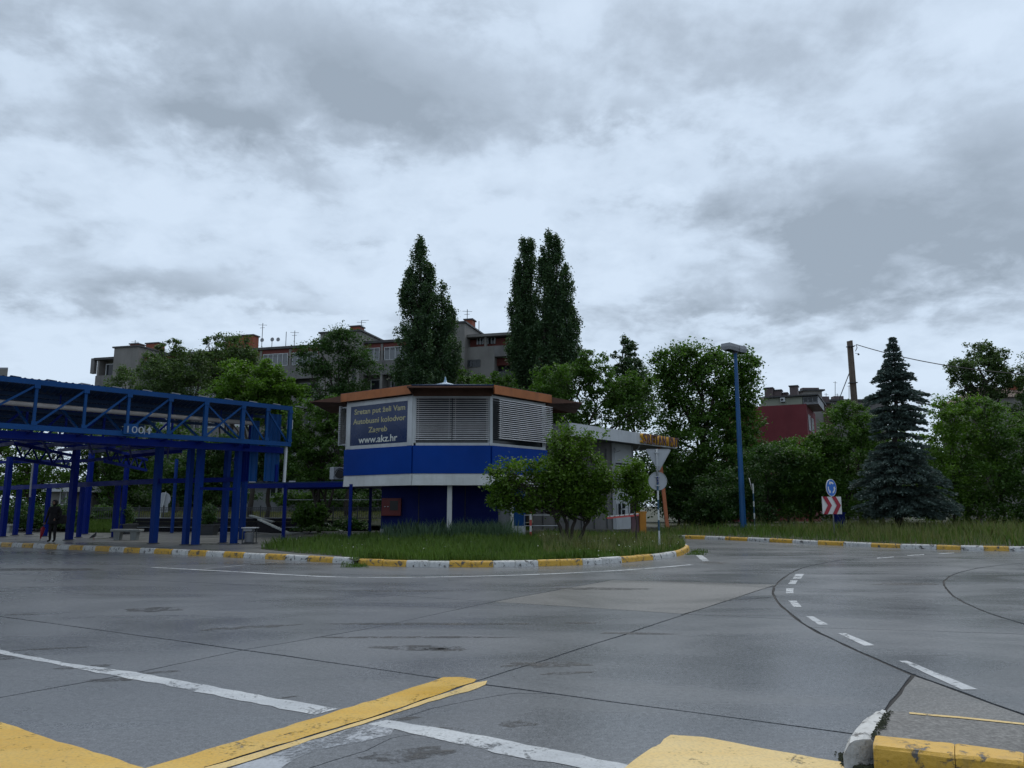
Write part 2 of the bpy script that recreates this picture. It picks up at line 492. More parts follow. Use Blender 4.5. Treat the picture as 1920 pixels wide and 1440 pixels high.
MT['number_grey'] = paint('number_grey', (0.30, 0.33, 0.38), 0.5, 0.1, streak=False)
MT['finial'] = paint('finial_blue_grey', (0.22, 0.32, 0.42), 0.4, 0.2, metal=0.2)
MT['letter_white'] = paint('white_lettering', (0.66, 0.68, 0.62), 0.4, 0.1, (0.3, 0.3, 0.3), streak=False)
MT['wood_pole'] = paint('weathered_timber', (0.065, 0.05, 0.038), 0.85, 0.4, (0.03, 0.025, 0.02), bump=0.5)
MT['bark'] = paint('bark', (0.045, 0.037, 0.030), 0.85, 0.4, (0.015, 0.013, 0.012), bump=0.8, scale=2.0)
MT['bldg_grey'] = paint('grey_stucco', (0.225, 0.215, 0.20), 0.8, 0.45, (0.07, 0.065, 0.06), scale=0.25)
MT['bldg_grey_b'] = paint('grey_parapet', (0.185, 0.18, 0.175), 0.8, 0.55, (0.055, 0.05, 0.05), scale=0.3)
MT['bldg_red'] = paint('oxide_red_wall', (0.17, 0.045, 0.036), 0.75, 0.3, (0.05, 0.02, 0.02), scale=0.3)
MT['bldg_crimson'] = paint('crimson_wall', (0.175, 0.030, 0.038), 0.8, 0.25, (0.06, 0.02, 0.025), scale=0.25)
MT['bldg_cream'] = paint('greenish_cream_wall', (0.30, 0.32, 0.26), 0.8, 0.25, (0.12, 0.12, 0.1), scale=0.3)
MT['brick'] = paint('chimney_brick', (0.27, 0.075, 0.04), 0.8, 0.3, (0.08, 0.03, 0.02), scale=1.5)
MT['brick_grey'] = paint('grey_brick', (0.13, 0.10, 0.10), 0.8, 0.4, (0.04, 0.035, 0.035), scale=1.5)
MT['roof_dark'] = paint('dark_roof', (0.06, 0.06, 0.062), 0.6, 0.3, (0.02, 0.02, 0.02))
MT['roof_tile'] = paint('brown_roof', (0.10, 0.06, 0.045), 0.8, 0.3, (0.03, 0.02, 0.02))
MT['concrete'] = paint('bench_concrete', (0.30, 0.32, 0.31), 0.7, 0.35, (0.09, 0.09, 0.08))
MT['kerb_white'] = kerb_paint('kerb_white_paint', (0.62, 0.62, 0.60), 1.0)
MT['kerb_yellow'] = kerb_paint('kerb_yellow_paint', (0.66, 0.38, 0.04), 0.9)
MT['mark_yellow'] = marking_mat('yellow_road_paint', (0.60, 0.335, 0.012), (0.64, 0.40, 0.06), 0.545, 0.64, 3.2, 0.4)
MT['mark_cream'] = marking_mat('cream_road_paint', (0.68, 0.50, 0.20), (0.66, 0.45, 0.14), 0.56, 0.65, 3.8, 0.45)
MT['mark_white'] = marking_mat('white_road_paint', (0.52, 0.54, 0.55), (0.40, 0.42, 0.44), 0.52, 0.60, 3.0)
MT['mark_worn'] = marking_mat('worn_white_paint', (0.42, 0.44, 0.47), (0.30, 0.32, 0.35), 0.44, 0.56, 2.2)
MT['stain'] = marking_mat('tar_smear', (0.030, 0.030, 0.030), (0.04, 0.04, 0.04), 0.41, 0.57, 4.5, 0.5)
def glass_mat(name, col=(0.02, 0.025, 0.03)):
    m, t, b, _ = new_mat(name)
    b.inputs['Base Color'].default_value = (*col, 1)
    b.inputs['Roughness'].default_value = 0.08
    tbump(t, b, tnoise(t, 0.8, 2, 0.5, tpos(t)), 0.04, 0.05)
    return m
MT['glass'] = glass_mat('window_glass')
MT['glass_light'] = glass_mat('curtained_glass', (0.16, 0.17, 0.18))
MT['leaf_bright'] = leaf_mat('bright_leaf', (0.066, 0.132, 0.015), (0.106, 0.206, 0.024), (0.143, 0.249, 0.037), 0.45)
MT['leaf_mid'] = leaf_mat('mid_leaf', (0.044, 0.097, 0.017), (0.078, 0.158, 0.026), (0.108, 0.195, 0.037), 0.44)
MT['leaf_dark'] = leaf_mat('dark_leaf', (0.029, 0.067, 0.019), (0.049, 0.106, 0.026), (0.071, 0.140, 0.037), 0.39)
MT['leaf_grey'] = leaf_mat('greyish_leaf', (0.054, 0.092, 0.033), (0.085, 0.138, 0.048), (0.115, 0.169, 0.069), 0.44)
MT['leaf_poplar'] = leaf_mat('poplar_leaf', (0.031, 0.068, 0.029), (0.053, 0.103, 0.037), (0.099, 0.153, 0.070), 0.34, 0.9)
MT['leaf_small'] = leaf_mat('glossy_small_tree_leaf', (0.056, 0.116, 0.011), (0.097, 0.178, 0.015), (0.134, 0.229, 0.030), 0.42, 1.6)
MT['leaf_spruce'] = leaf_mat('blue_spruce_needles', (0.050, 0.082, 0.070), (0.088, 0.130, 0.112), (0.150, 0.195, 0.170), 0.08, 1.2, 0.6)
MT['grass'] = leaf_mat('grass_blades', (0.063, 0.119, 0.017), (0.101, 0.175, 0.027), (0.149, 0.204, 0.051), 0.3, 0.8)
MT['grass_dry'] = leaf_mat('dry_grass', (0.120, 0.142, 0.043), (0.189, 0.194, 0.077), (0.248, 0.231, 0.115), 0.3, 0.6)
MT['grass_blue'] = leaf_mat('bluish_tall_grass', (0.063, 0.119, 0.067), (0.095, 0.168, 0.093), (0.136, 0.204, 0.115), 0.25, 0.8)
MT['flower'] = paint('small_pale_flower', (0.6, 0.6, 0.55), 0.6, 0.1, streak=False)
# ------------------------------------------------------------------ ground, road slabs, kerbs, pavements
def smooth01(x):
    x = max(0.0, min(1.0, x)); return x * x * (3 - 2 * x)
MB().sheet([(-900, -60, -0.05), (900, -60, -0.05), (900, 1600, -0.05), (-900, 1600, -0.05)]).build('ground', MT['soil'], kind='structure')

def zpx(ox, oy, s):       # zoomed-crop pixel -> ground polyline
    return lambda pts, z=0.0: [G(ox + x / s, oy + y / s, z) for (x, y) in pts]
z4, z5, z6, z7 = zpx(0, 1000, 2.743), zpx(600, 1000, 2.743), zpx(1220, 980, 2.743), zpx(1560, 1240, 5.333)
def gp(pts, z=0.0): return [G(x, y, z) for (x, y) in pts]
def smooth_line(pts, step=0.35, jit=0.012):
    """Catmull-Rom through the points, resampled, slightly wandering"""
    out = []
    n = len(pts)
    for i in range(n - 1):
        p0, p1, p2, p3 = pts[max(i - 1, 0)], pts[i], pts[i + 1], pts[min(i + 2, n - 1)]
        k = max(1, int((p2 - p1).length / step))
        for j in range(k):
            t = j / k
            out.append(0.5 * ((2 * p1) + (p2 - p0) * t + (2 * p0 - 5 * p1 + 4 * p2 - p3) * t * t + (3 * p1 - p0 - 3 * p2 + p3) * t ** 3))
    out.append(pts[-1].copy())
    for q in out[1:-1]:
        q.x += RNG.uniform(-jit, jit); q.y += RNG.uniform(-jit, jit)
    return out
def straight(pts, step=0.6, jit=0.012):
    out = []
    for p, q in zip(pts[:-1], pts[1:]):
        k = max(1, int((q - p).length / step))
        out += [p.lerp(q, j / k) for j in range(k)]
    out.append(pts[-1].copy())
    for q in out[1:-1]:
        q.x += RNG.uniform(-jit, jit); q.y += RNG.uniform(-jit, jit)
    return out
ARC = z6([(2600, 128), (1900, 146), (1500, 161), (1180, 176), (1000, 190), (880, 210), (770, 237), (690, 280), (642, 322), (630, 360), (648, 400), (700, 452), (800, 530), (1000, 630), (1200, 720), (1345, 780), (1600, 872), (1920, 988)])
ARC = ARC + [ARC[-1] + (ARC[-1] - ARC[-2]) * 1.2]
ARC2 = z6([(1990, 200), (1920, 208), (1720, 228), (1570, 262), (1515, 297), (1512, 325), (1560, 380), (1700, 450), (1920, 522), (2150, 600)])
IC = G(1592, 1375)
joints = [
    (straight(gp([(-700, 1070), (18, 1158), (457, 1219), (885, 1280), (1300, 1336), (1592, 1375)])), 0.014),
    (straight(gp([(383, 1439), (700, 1344), (887, 1279.5), (1170, 1190), (1300, 1146.5), (1449, 1098.5)])), 0.013),
    (straight(gp([(-160, 1340), (0, 1308), (109, 1288), (251, 1262.5), (457, 1219), (700, 1177), (928, 1127.6), (1147, 1087.5)])), 0.010),
    (straight(gp([(-200, 1068), (200, 1084), (485, 1098), (689, 1113), (913, 1127.6), (1282, 1151), (1490, 1161.5)])), 0.010),
    (straight(gp([(1147, 1087.5), (1300, 1091), (1449, 1095.5)])), 0.012),
    (straight(gp([(1282, 1151), (1300, 1146.5)])), 0.012),
    (straight(gp([(1305, 1043), (1440, 1046), (1619, 1049.5)])), 0.014),
    (straight(z6([(380, 402), (630, 383)])), 0.014),
    (straight(z6([(642, 325), (790, 335), (1540, 382)])), 0.008),
    (straight(z6([(1560, 275), (1920, 305), (2300, 335)])), 0.008),
    (straight(z6([(850, 540), (1920, 573), (2300, 585)])), 0.010),
    (straight(z6([(870, 228), (1900, 255)])), 0.007),
    (smooth_line(ARC, 0.3, 0.010), 0.021),
    (smooth_line(ARC2, 0.3, 0.010), 0.020),
    (straight(z6([(1350, 785), (1215, 955), (1150, 1045)]), 0.3), 0.015),
    (straight(gp([(700, 1357), (855, 1317), (960, 1300), (1035, 1301)]), 0.25, 0.03), 0.005),
    (straight(gp([(545, 1452), (740, 1385), (800, 1372)]), 0.25, 0.03), 0.005),
    (straight(gp([(-300, 1440), (0, 1380), (0, 1379)]), 0.4, 0.01), 0.006),
]
EXT = {0: (40, 30), 1: (12, .08), 2: (40, .1), 3: (50, .08), 4: (.1, .08), 5: (.1, .1), 6: (1.5, .1), 7: (.1, .08), 8: (.08, .08), 9: (.08, 40), 10: (.08, 40), 11: (.05, 40), 12: (0, 30), 13: (40, 40), 14: (.08, .9)}
for k_, (e0, e1) in EXT.items():
    line = joints[k_][0]
    if e0: line.insert(0, line[0] + (line[0] - line[1]).normalized() * e0)
    if e1: line.append(line[-1] + (line[-1] - line[-2]).normalized() * e1)
def build_road():
    road = empty('road', (0, 8, 0), kind='structure')
    vs, es, fs = [], [], []
    def addv(x, y):
        vs.append(Vector((x, y))); return len(vs) - 1
    border = [(-70, -3), (70, -3), (70, 58), (-70, 58)]
    bi = [addv(*p) for p in border]
    es += [(bi[i], bi[(i + 1) % 4]) for i in range(4)]
    nface = 0
    for line, hw in joints:
        L_, R_ = [], []
        n = len(line)
        for i, p in enumerate(line):
            d = (line[min(i + 1, n - 1)] - line[max(i - 1, 0)]); d.z = 0; d.normalize()
            s_ = Vector((-d.y, d.x, 0))
            w = hw * RNG.uniform(0.8, 1.45)
            L_.append(p + s_ * w); R_.append(p - s_ * w)
        ids = [addv(q.x, q.y) for q in L_ + R_[::-1]]
        # quads keep every strip a simple polygon
        m = len(L_)
        for i in range(m - 1):
            fs.append([ids[2 * m - 1 - i], ids[2 * m - 2 - i], ids[i + 1], ids[i]])
    ov, oe, of, _, _, ofo = geometry.delaunay_2d_cdt(vs, es, fs, 0, 1e-5)
    groove = [len(x) > 0 for x in ofo]
    # components of the remaining triangles = slabs
    edge_map = {}
    for i, f in enumerate(of):
        if groove[i]: continue
        for k in range(3):
            e = tuple(sorted((f[k], f[(k + 1) % 3])))
            edge_map.setdefault(e, []).append(i)
    comp = [-1] * len(of); nc = 0
    adj = {}
    for e, t in edge_map.items():
        if len(t) == 2:
            adj.setdefault(t[0], []).append(t[1]); adj.setdefault(t[1], []).append(t[0])
    for i in range(len(of)):
        if groove[i] or comp[i] >= 0: continue
        stack = [i]; comp[i] = nc
        while stack:
            j = stack.pop()
            for k in adj.get(j, ()):
                if comp[k] < 0: comp[k] = nc; stack.append(k)
        nc += 1
    patch_pts = [G(1250, 1115), G(1150, 1120), G(1350, 1105)]
    tri_patch = [G(1760, 1312), G(1720, 1290), G(1850, 1330)]
    def inside(p, a, b, c):
        s1 = (b.x - a.x) * (p.y - a.y) - (b.y - a.y) * (p.x - a.x)
        s2 = (c.x - b.x) * (p.y - b.y) - (c.y - b.y) * (p.x - b.x)
        s3 = (a.x - c.x) * (p.y - c.y) - (a.y - c.y) * (p.x - c.x)
        return (s1 >= 0) == (s2 >= 0) == (s3 >= 0)
    for c in range(nc):
        tris = [of[i] for i in range(len(of)) if comp[i] == c]
        area = sum(abs((ov[t[1]] - ov[t[0]]).cross(ov[t[2]] - ov[t[0]])) / 2 for t in tris)
        if area < 0.004: continue
        mat_ = 'slab'
        for pts in (patch_pts, tri_patch):
            for q in pts:
                if any(inside(q.to_2d(), ov[t[0]], ov[t[1]], ov[t[2]]) for t in tris): mat_ = 'rough_slab'
        used = sorted({v for t in tris for v in t})
        idx = {v: i for i, v in enumerate(used)}
        mb = MB()
        top = [(ov[v].x, ov[v].y, 0.0) for v in used]
        cnt = {}
        for t in tris:
            for k in range(3):
                e = (t[k], t[(k + 1) % 3]); cnt[tuple(sorted(e))] = cnt.get(tuple(sorted(e)), 0) + 1
        nb = len(used)
        verts = top + [(x, y, -0.014) for (x, y, _) in top]
        faces = [tuple(idx[v] for v in t) for t in tris]
        for t in tris:
            for k in range(3):
                a, b = t[k], t[(k + 1) % 3]
                if cnt[tuple(sorted((a, b)))] == 1:
                    faces.append((idx[a], idx[b], nb + idx[b], nb + idx[a]))
        mb.add(verts, faces)
        o = mb.build('concrete_slab', MT[mat_], road)
    MB().sheet([(-70, -3, -0.011), (70, -3, -0.011), (70, 58, -0.011), (-70, 58, -0.011)]).build('joint_filler', MT['tar'], road)
    return road
ROAD = build_road()

# painted markings, thin sheets a few millimetres above the slabs
ZM = 0.004
def marking(name, polys, m, z=ZM):
    mb = MB()
    for p in polys:
        mb.sheet([(q.x, q.y, z) for q in p])
    return mb.build(name, MT[m], ROAD)
def ribbon(line, w, z):
    mb = MB()
    vs = []
    n = len(line)
    for i, p in enumerate(line):
        d = line[min(i + 1, n - 1)] - line[max(i - 1, 0)]; d.z = 0; d.normalize()
        s_ = Vector((-d.y, d.x, 0)) * (w / 2)
        vs += [(p.x + s_.x, p.y + s_.y, z), (p.x - s_.x, p.y - s_.y, z)]
    mb.add(vs, [(2 * i, 2 * i + 1, 2 * i + 3, 2 * i + 2) for i in range(n - 1)])
    return mb
def rough_poly(pts, amp=0.012, step=0.12):
    out = []
    for i in range(len(pts)):
        p, q = pts[i], pts[(i + 1) % len(pts)]
        k = max(1, int((q - p).length / step))
        for j in range(k):
            v = p.lerp(q, j / k)
            v.x += RNG.uniform(-amp, amp); v.y += RNG.uniform(-amp, amp)
            out.append(v)
    return out
# yellow stripe from the camera to the crossing of the joints: deep half and washed half
marking('yellow_stripe', [rough_poly(gp([(833, 1270.5), (868, 1270), (893, 1274), (887, 1279.5), (700, 1344), (520, 1398), (383, 1439), (372, 1462), (210, 1462), (284, 1437.5), (480, 1380), (700, 1313.5)]))], 'mark_yellow', 0.004)
marking('yellow_stripe', [rough_poly(gp([(890, 1281), (915, 1277), (908, 1284), (880, 1297), (840, 1306), (700, 1352), (560, 1397), (430, 1440), (380, 1462), (372, 1462), (386, 1441), (523, 1400), (703, 1346)]))], 'mark_cream', 0.0045)
marking('yellow_box', [rough_poly(gp([(-120, 1322), (0, 1354), (110, 1391), (200, 1418), (290, 1448), (320, 1462), (-420, 1462), (-420, 1400)]))], 'mark_yellow')
marking('yellow_box', [rough_poly(gp([(1125, 1462), (1170, 1440), (1224, 1404), (1258, 1379), (1320, 1383), (1450, 1408), (1577, 1429), (1592, 1440), (1592, 1462)]))], 'mark_cream')
# long white stop line, thin at its far end
marking('white_line', [rough_poly(gp([(-260, 1180), (0, 1219), (120, 1243), (255, 1261), (400, 1288), (520, 1310), (632, 1330), (588, 1340.5), (450, 1314), (290, 1281), (170, 1259), (0, 1226), (-260, 1186)]), 0.015)], 'mark_white', 0.0035)
marking('white_line', [rough_poly(gp([(722, 1350), (830, 1367), (960, 1391), (1090, 1416), (1190, 1438), (1290, 1462), (1190, 1462), (1074, 1439), (930, 1411), (800, 1382), (690, 1358)]), 0.016)], 'mark_white', 0.0035)
marking('paint_smear', [rough_poly(gp([(708, 1352), (745, 1362), (735, 1378), (640, 1398), (585, 1410), (530, 1437), (500, 1462), (390, 1462), (432, 1441), (560, 1398)]), 0.02)], 'mark_worn', 0.003)
EDGE = gp([(285, 1064), (420, 1071), (600, 1081), (700, 1083), (800, 1082.5), (900, 1080.5), (1000, 1077.5), (1100, 1073), (1180, 1068.5), (1250, 1063), (1296, 1059)])
o = ribbon(smooth_line(EDGE, 0.5, 0.004), 0.15, ZM).build('edge_line', MT['mark_white'], ROAD)
o = ribbon(straight(gp([(378, 1067.5), (450, 1060.5), (527, 1053.5)])), 0.12, ZM + 0.002).build('edge_line', MT['mark_worn'], ROAD)
DASH = [[(747, 264), (790, 264), (772, 288), (730, 289)], [(720, 297), (757, 297), (745, 317), (708, 317)], [(696, 338), (735, 338), (735, 364), (697, 365)],
        [(708, 402), (750, 402), (778, 435), (735, 434)], [(800, 483), (836, 483), (915, 526), (865, 527)], [(963, 570), (1005, 570), (1152, 633), (1096, 634)],
        [(1275, 712), (1320, 712), (1683, 859), (1602, 860)], [(1162, 181), (1250, 175), (1252, 178), (1166, 185)], [(1318, 168), (1405, 163), (1408, 166), (1322, 171)],
        [(1480, 159), (1560, 155), (1562, 157.5), (1484, 162)], [(232, 168), (262, 167), (302, 195), (268, 200)]]
for d in DASH:
    marking('dash_marking', [rough_poly(z6(d), 0.006, 0.2)], 'mark_white')
# tar and tyre smears with shapes of their own
def smear(px, py, lx, ly, rot=0.0, ztop=0.0025):
    c = G(px, py)
    pts = []
    for k in range(22):
        a = 2 * math.pi * k / 22
        r = RNG.uniform(0.65, 1.1)
        x, y = lx * r * math.cos(a), ly * r * math.sin(a)
        pts.append(Vector((c.x + x * math.cos(rot) - y * math.sin(rot), c.y + x * math.sin(rot) + y * math.cos(rot), 0)))
    marking('tar_smear', [pts], 'stain', ztop)
for s in [(286, 1143, .55, .30), (475, 1176, .75, .14, .35), (278, 1262, .30, .07, .35), (100, 1216, .42, .06, .3), (45, 1152, .3, .08), (10, 1232, .35, .22), (210, 1275, .28, .10, .2), (160, 1250, .3, .1, .3),
          (780, 1215, .6, .2), (830, 1218, .3, .12), (820, 1170, 1.6, .12), (760, 1195, 1.5, .08), (1200, 1188, .55, .10, -.1), (1030, 1246, .5, .18, .1), (1065, 1262, .3, .06, .2), (520, 1310, .22, .03, .5), (900, 1195, .07, .03, 1.2),
          (1135, 1104, 1.1, .25), (1090, 1168, .3, .1), (820, 1368, .22, .07), (745, 1350, .2, .05, .5), (1055, 1420, .12, .06), (970, 1357, .16, .10), (770, 1415, .35, .16, .3), (1335, 1055, .5, .5), (1480, 1037, 1.2, .2), (740, 1108, 1.6, .12), (560, 1058, 2.4, .5), (1700, 1095, .8, .3), (60, 1068, 2.5, .5)]:
    smear(*s)

# ---- kerbs: each stone a piece of its kerb
def kerb_stone(a, b, w, z0, h, m, parent, inner):
    """one kerbstone from a to b (front bottom edge); inner = unit vector towards the island; chamfered top edge"""
    d = (b - a).normalized()
    g = 0.003
    prof = [(0.0, 0.0), (0.012, h - 0.055), (0.03, h - 0.02), (0.06, h), (w, h), (w, 0.0)]
    vs = []
    jit = RNG.uniform(-0.012, 0.012); tilt = RNG.uniform(-0.008, 0.008)
    for e, s_ in ((a + d * g, 1), (a + d * 0.03, 0), (b - d * 0.03, 0), (b - d * g, 1)):
        for (x, z) in prof:
            zz = z - (0.012 if (s_ and z > h * 0.5) else 0.0)
            xx = x + (0.010 if (s_ and x < 0.1) else 0.0) + RNG.uniform(-0.004, 0.004)
            q = e + inner * (xx + jit)
            vs.append((q.x, q.y, z0 + zz + (tilt if z > 0.02 else 0) + (RNG.uniform(-0.004, 0.004) if z > 0.02 else 0)))
    n = len(prof)
    fs = []
    for r in range(3):
        for k in range(n - 1):
            fs.append((r * n + k, r * n + k + 1, (r + 1) * n + k + 1, (r + 1) * n + k))
    fs += [tuple(range(n - 1, -1, -1)), tuple(3 * n + k for k in range(n))]
    return MB().add(vs, fs).build('kerbstone', MT[m], parent)
def kerb_run(parent, pts, cols, side, w=0.16, h=0.17, z0=0.0):
    for i in range(len(pts) - 1):
        a, b = pts[i], pts[i + 1]
        d = (b - a); d.z = 0; d.normalize()
        inner = Vector((-d.y, d.x, 0)) * side
        kerb_stone(a, b, w, z0, h, cols[i], parent, inner)
Y, W = 'kerb_yellow', 'kerb_white'
def px_on(line_px, xs):
    """points on a photo polyline at given columns"""
    out = []
    for x in xs:
        for (x0, y0), (x1, y1) in zip(line_px[:-1], line_px[1:]):
            if x0 <= x <= x1 or (x1, y1) == line_px[-1]:
                out.append((x, y0 + (y1 - y0) * (x - x0) / (x1 - x0))); break
    return out
# platform kerb (foot of its face), straight, with the colour changes of the photo
KL = [(-420, 1004), (0, 1024.5), (320, 1039.5), (520, 1049.5), (664, 1058)]
kx = [-200, -186, -171, -156, -140, -124, -108, -91, -74, -56, -38, -19, 0, 20, 40, 60, 82, 105, 128, 153, 177, 204, 231, 260, 288, 320, 351, 385, 418, 455, 496, 534, 575, 623, 664]
platform_kerb = empty('platform_kerb', G(300, 1039), kind='structure')
pts = gp(px_on(KL, kx))
kerb_run(platform_kerb, pts, [(Y if i % 2 == 0 else W) for i in range(len(pts) - 1)], 1)
island_kerb = empty('island_kerb', G(930, 1062), kind='structure')
ik = gp([(671, 1060), (716, 1061.5), (761, 1063), (801, 1063.6), (842, 1064), (883, 1064), (925, 1063.6), (967, 1063), (1010, 1062), (1051, 1061), (1093, 1059.5), (1130, 1057.6), (1167, 1055), (1197, 1052.5), (1226, 1050), (1256, 1046), (1270, 1043.6), (1282, 1040), (1290, 1035.5), (1293, 1031), (1286, 1027), (1272, 1024), (1258, 1021.5), (1238, 1018)])
ic = [Y, Y, W, W, Y, Y, W, W, Y, Y, W, W, Y, Y, W, W, Y, Y, Y, W, W, Y, Y]
kerb_run(island_kerb, ik, ic, 1)
FK = [(1225, 1008.2), (1242, 1008.8), (1284, 1010), (1321, 1011.2), (1359, 1012.6), (1401, 1014.6), (1442, 1016.6), (1485, 1018.8), (1533, 1021.2), (1581, 1023.4), (1633, 1025.8), (1688, 1028), (1711, 1028.8), (1756, 1030.2), (1802, 1031.6), (1845, 1032.6), (1893, 1033.4), (1940, 1034), (1990, 1034.4), (2040, 1034.6), (2090, 1034.8), (2140, 1035)]
far_kerb = empty('far_kerb', G(1580, 1023), kind='structure')
kerb_run(far_kerb, gp(FK), [W, W, Y, W, Y, W, Y, W, Y, W, Y, W, W, Y, W, Y, W, Y, W, Y, W], 1)

# near traffic island at the lower corner: white end stone, yellow front stones, gravelly top, yellow far edge
near_island = empty('traffic_island', G(1700, 1420), kind='structure')
IH = 0.17
a0 = G(1633, 1438); a1 = G(1585, 1432)
ytop = [G(1636, 1395, IH), G(1790, 1413, IH), G(1920, 1427, IH), G(2060, 1444, IH), G(2250, 1466, IH)]
yback = [G(1641, 1378, IH), G(1790, 1394, IH), G(1920, 1411, IH), G(2060, 1428, IH), G(2250, 1449, IH)]
for i in range(4):
    p, q, pb, qb = ytop[i], ytop[i + 1], yback[i], yback[i + 1]
    d = (q - p).normalized()
    vs = []
    for (f, b, e) in ((p, pb, 0.002), (p, pb, 0.02), (q, qb, -0.02), (q, qb, -0.002)):
        f, b = f + d * e, b + d * e
        inn = (b - f).normalized()
        end = 0.005 if abs(e) < 0.01 else 0.0
        for (o_, zz) in ((-0.022, 0.0), (-0.018, IH * 0.55), (-0.012, IH - 0.022), (0.006, IH - 0.004), (0.03, IH), ((b - f).length, IH)):
            v = f + inn * (o_ + RNG.uniform(-0.004, 0.004))
            vs.append((v.x, v.y, zz - (end if zz > 0.05 else 0) + (RNG.uniform(-0.003, 0.003) if zz > 0.02 else 0)))
    n = 6
    fs = [(r * n + k, r * n + k + 1, (r + 1) * n + k + 1, (r + 1) * n + k) for r in range(3) for k in range(n - 1)]
    fs += [tuple(range(n)), tuple(3 * n + k for k in range(n))]
    MB().add(vs, fs).build('kerbstone', MT[Y], near_island)
def white_stone():
    # rounded end stone, running away from the camera
    fr = [G(1588, 1386, IH), G(1635, 1379, IH)]
    bk = [G(1637, 1330, IH), G(1666, 1332.5, IH)]
    vs, fs = [], []
    rows = 9
    for r in range(rows):
        t = r / (rows - 1)
        l = fr[0].lerp(bk[0], t); q = fr[1].lerp(bk[1], t)
        bow = math.sin(math.pi * min(1, t * 1.0)) * 0.035
        s_ = (q - l).normalized()
        l = l - s_ * bow
        drop = 0.0
        fwd = Vector((0, 0, 0))
        prof = [(-0.05, 0.0), (-0.04, IH * 0.5), (-0.02, IH - 0.05), (0.02, IH - 0.012), (0.07, IH), ((q - l).length * 0.6, IH + 0.004), ((q - l).length - 0.01, IH - 0.004), ((q - l).length, IH - 0.03), ((q - l).length, 0.0)]
        for (x, z) in prof:
            v = l + s_ * x
            f_ = 0.0
            if r == 0: z *= 0.90
            vs.append((v.x + RNG.uniform(-0.005, 0.005), v.y + RNG.uniform(-0.006, 0.006) - (0.02 * (1 - z / IH) if r == 0 else 0), z + RNG.uniform(-0.004, 0.004)))
    n = 9
    fs = [(r * n + k, r * n + k + 1, (r + 1) * n + k + 1, (r + 1) * n + k) for r in range(rows - 1) for k in range(n - 1)]
    fs += [tuple(range(n)), tuple((rows - 1) * n + k for k in range(n))]
    o = MB().add(vs, fs).build('kerbstone', MT[W], near_island, smooth=False, label='white painted rounded end stone')
white_stone()
top_poly = [G(1640, 1379, IH - 0.012), G(1668, 1333, IH - 0.012), G(1700, 1334.5, IH - 0.006), G(1800, 1343, IH - 0.006), G(1920, 1356, IH - 0.006), G(2250, 1396, IH - 0.006), G(2250, 1456, IH - 0.006), G(1920, 1417, IH - 0.006), G(1790, 1399, IH - 0.006)]
MB().add([*top_poly, *[Vector((p.x, p.y, -0.02)) for p in top_poly]], [tuple(range(9))] + [(i, (i + 1) % 9, 9 + (i + 1) % 9, 9 + i) for i in range(9)]).build('island_top', MT['asphalt_top'], near_island)
# grit, crumbs and moss in the crack behind the white stone and along its foot
rgc = np.random.default_rng(8)
gv = []
for (p, q, n_, z_) in ((G(1636, 1380, IH), G(1668, 1332, IH), 120, IH - .005), (G(1580, 1436), G(1640, 1441), 110, .005), (G(1640, 1441), G(1760, 1456), 60, .005), (G(1575, 1410), G(1583, 1432), 40, .004)):
    for _ in range(n_):
        t_ = rgc.uniform(); c_ = p.lerp(q, t_)
        s_ = rgc.uniform(.006, .018)
        cx_, cy_ = c_.x + rgc.normal() * .014, c_.y + rgc.normal() * .014
        a_ = rgc.uniform(0, 6.28)
        base_ = [(cx_ + s_ * math.cos(a_ + k * 2.09), cy_ + s_ * math.sin(a_ + k * 2.09), z_) for k in range(3)]
        top_ = (cx_, cy_, z_ + s_ * rgc.uniform(.5, 1.0))
        gv += [base_[0], base_[1], top_, base_[1], base_[2], top_, base_[2], base_[0], top_]
mesh_np('grit', np.array(gv), 3, MT['soil'], label='dark grit and moss gathered along the white end stone', kind='stuff')
yl = straight(gp([(1705, 1336), (1800, 1344.5), (1920, 1357), (2250, 1396)], IH), 0.15, 0.008)
ribbon(yl, 0.048, IH - 0.002).build('yellow_edge', MT['mark_cream'], near_island)

# ---- raised ground behind the kerbs
def zg(x, y):
    """height of the grassed ground"""
    return 0.155 + 0.16 * smooth01(line_dist(x, y, ISL_EDGE) / 9.0)
def line_dist(x, y, line):
    best = 1e9
    for (ax, ay), (bx, by) in zip(line[:-1], line[1:]):
        dx, dy = bx - ax, by - ay
        t = max(0.0, min(1.0, ((x - ax) * dx + (y - ay) * dy) / (dx * dx + dy * dy + 1e-9)))
        d = math.hypot(x - ax - t * dx, y - ay - t * dy)
        if d < best: best = d
    return best
def clipped_ground(name, outline, zf, m, step=1.2):
    vs = [Vector((p.x, p.y)) for p in outline]
    n = len(vs)
    x0, x1 = min(v.x for v in vs), max(v.x for v in vs); y0, y1 = min(v.y for v in vs), max(v.y for v in vs)
    for i in range(int((x1 - x0) / step)):
        for j in range(int((y1 - y0) / step)):
            vs.append(Vector((x0 + step * (i + .5) + RNG.uniform(-.2, .2), y0 + step * (j + .5) + RNG.uniform(-.2, .2))))
    ov, oe, of, _, _, ofo = geometry.delaunay_2d_cdt(vs, [], [list(range(n))], 0, 1e-5)
    tris = [f for f, o_ in zip(of, ofo) if len(o_)]
    mb = MB().add([(v.x, v.y, zf(v.x, v.y)) for v in ov], tris)
    # skirt down to the road
    return mb.build(name, MT[m], smooth=True, kind='structure'), [[ov[i].copy() for i in t] for t in tris]
def off_in(pts, dist, side=1):
    out = []
    for i, p in enumerate(pts):
        d = pts[min(i + 1, len(pts) - 1)] - pts[max(i - 1, 0)]; d.z = 0; d.normalize()
        out.append(p + Vector((-d.y, d.x, 0)) * side * dist)
    return out
island_in = off_in(ik, 0.14)
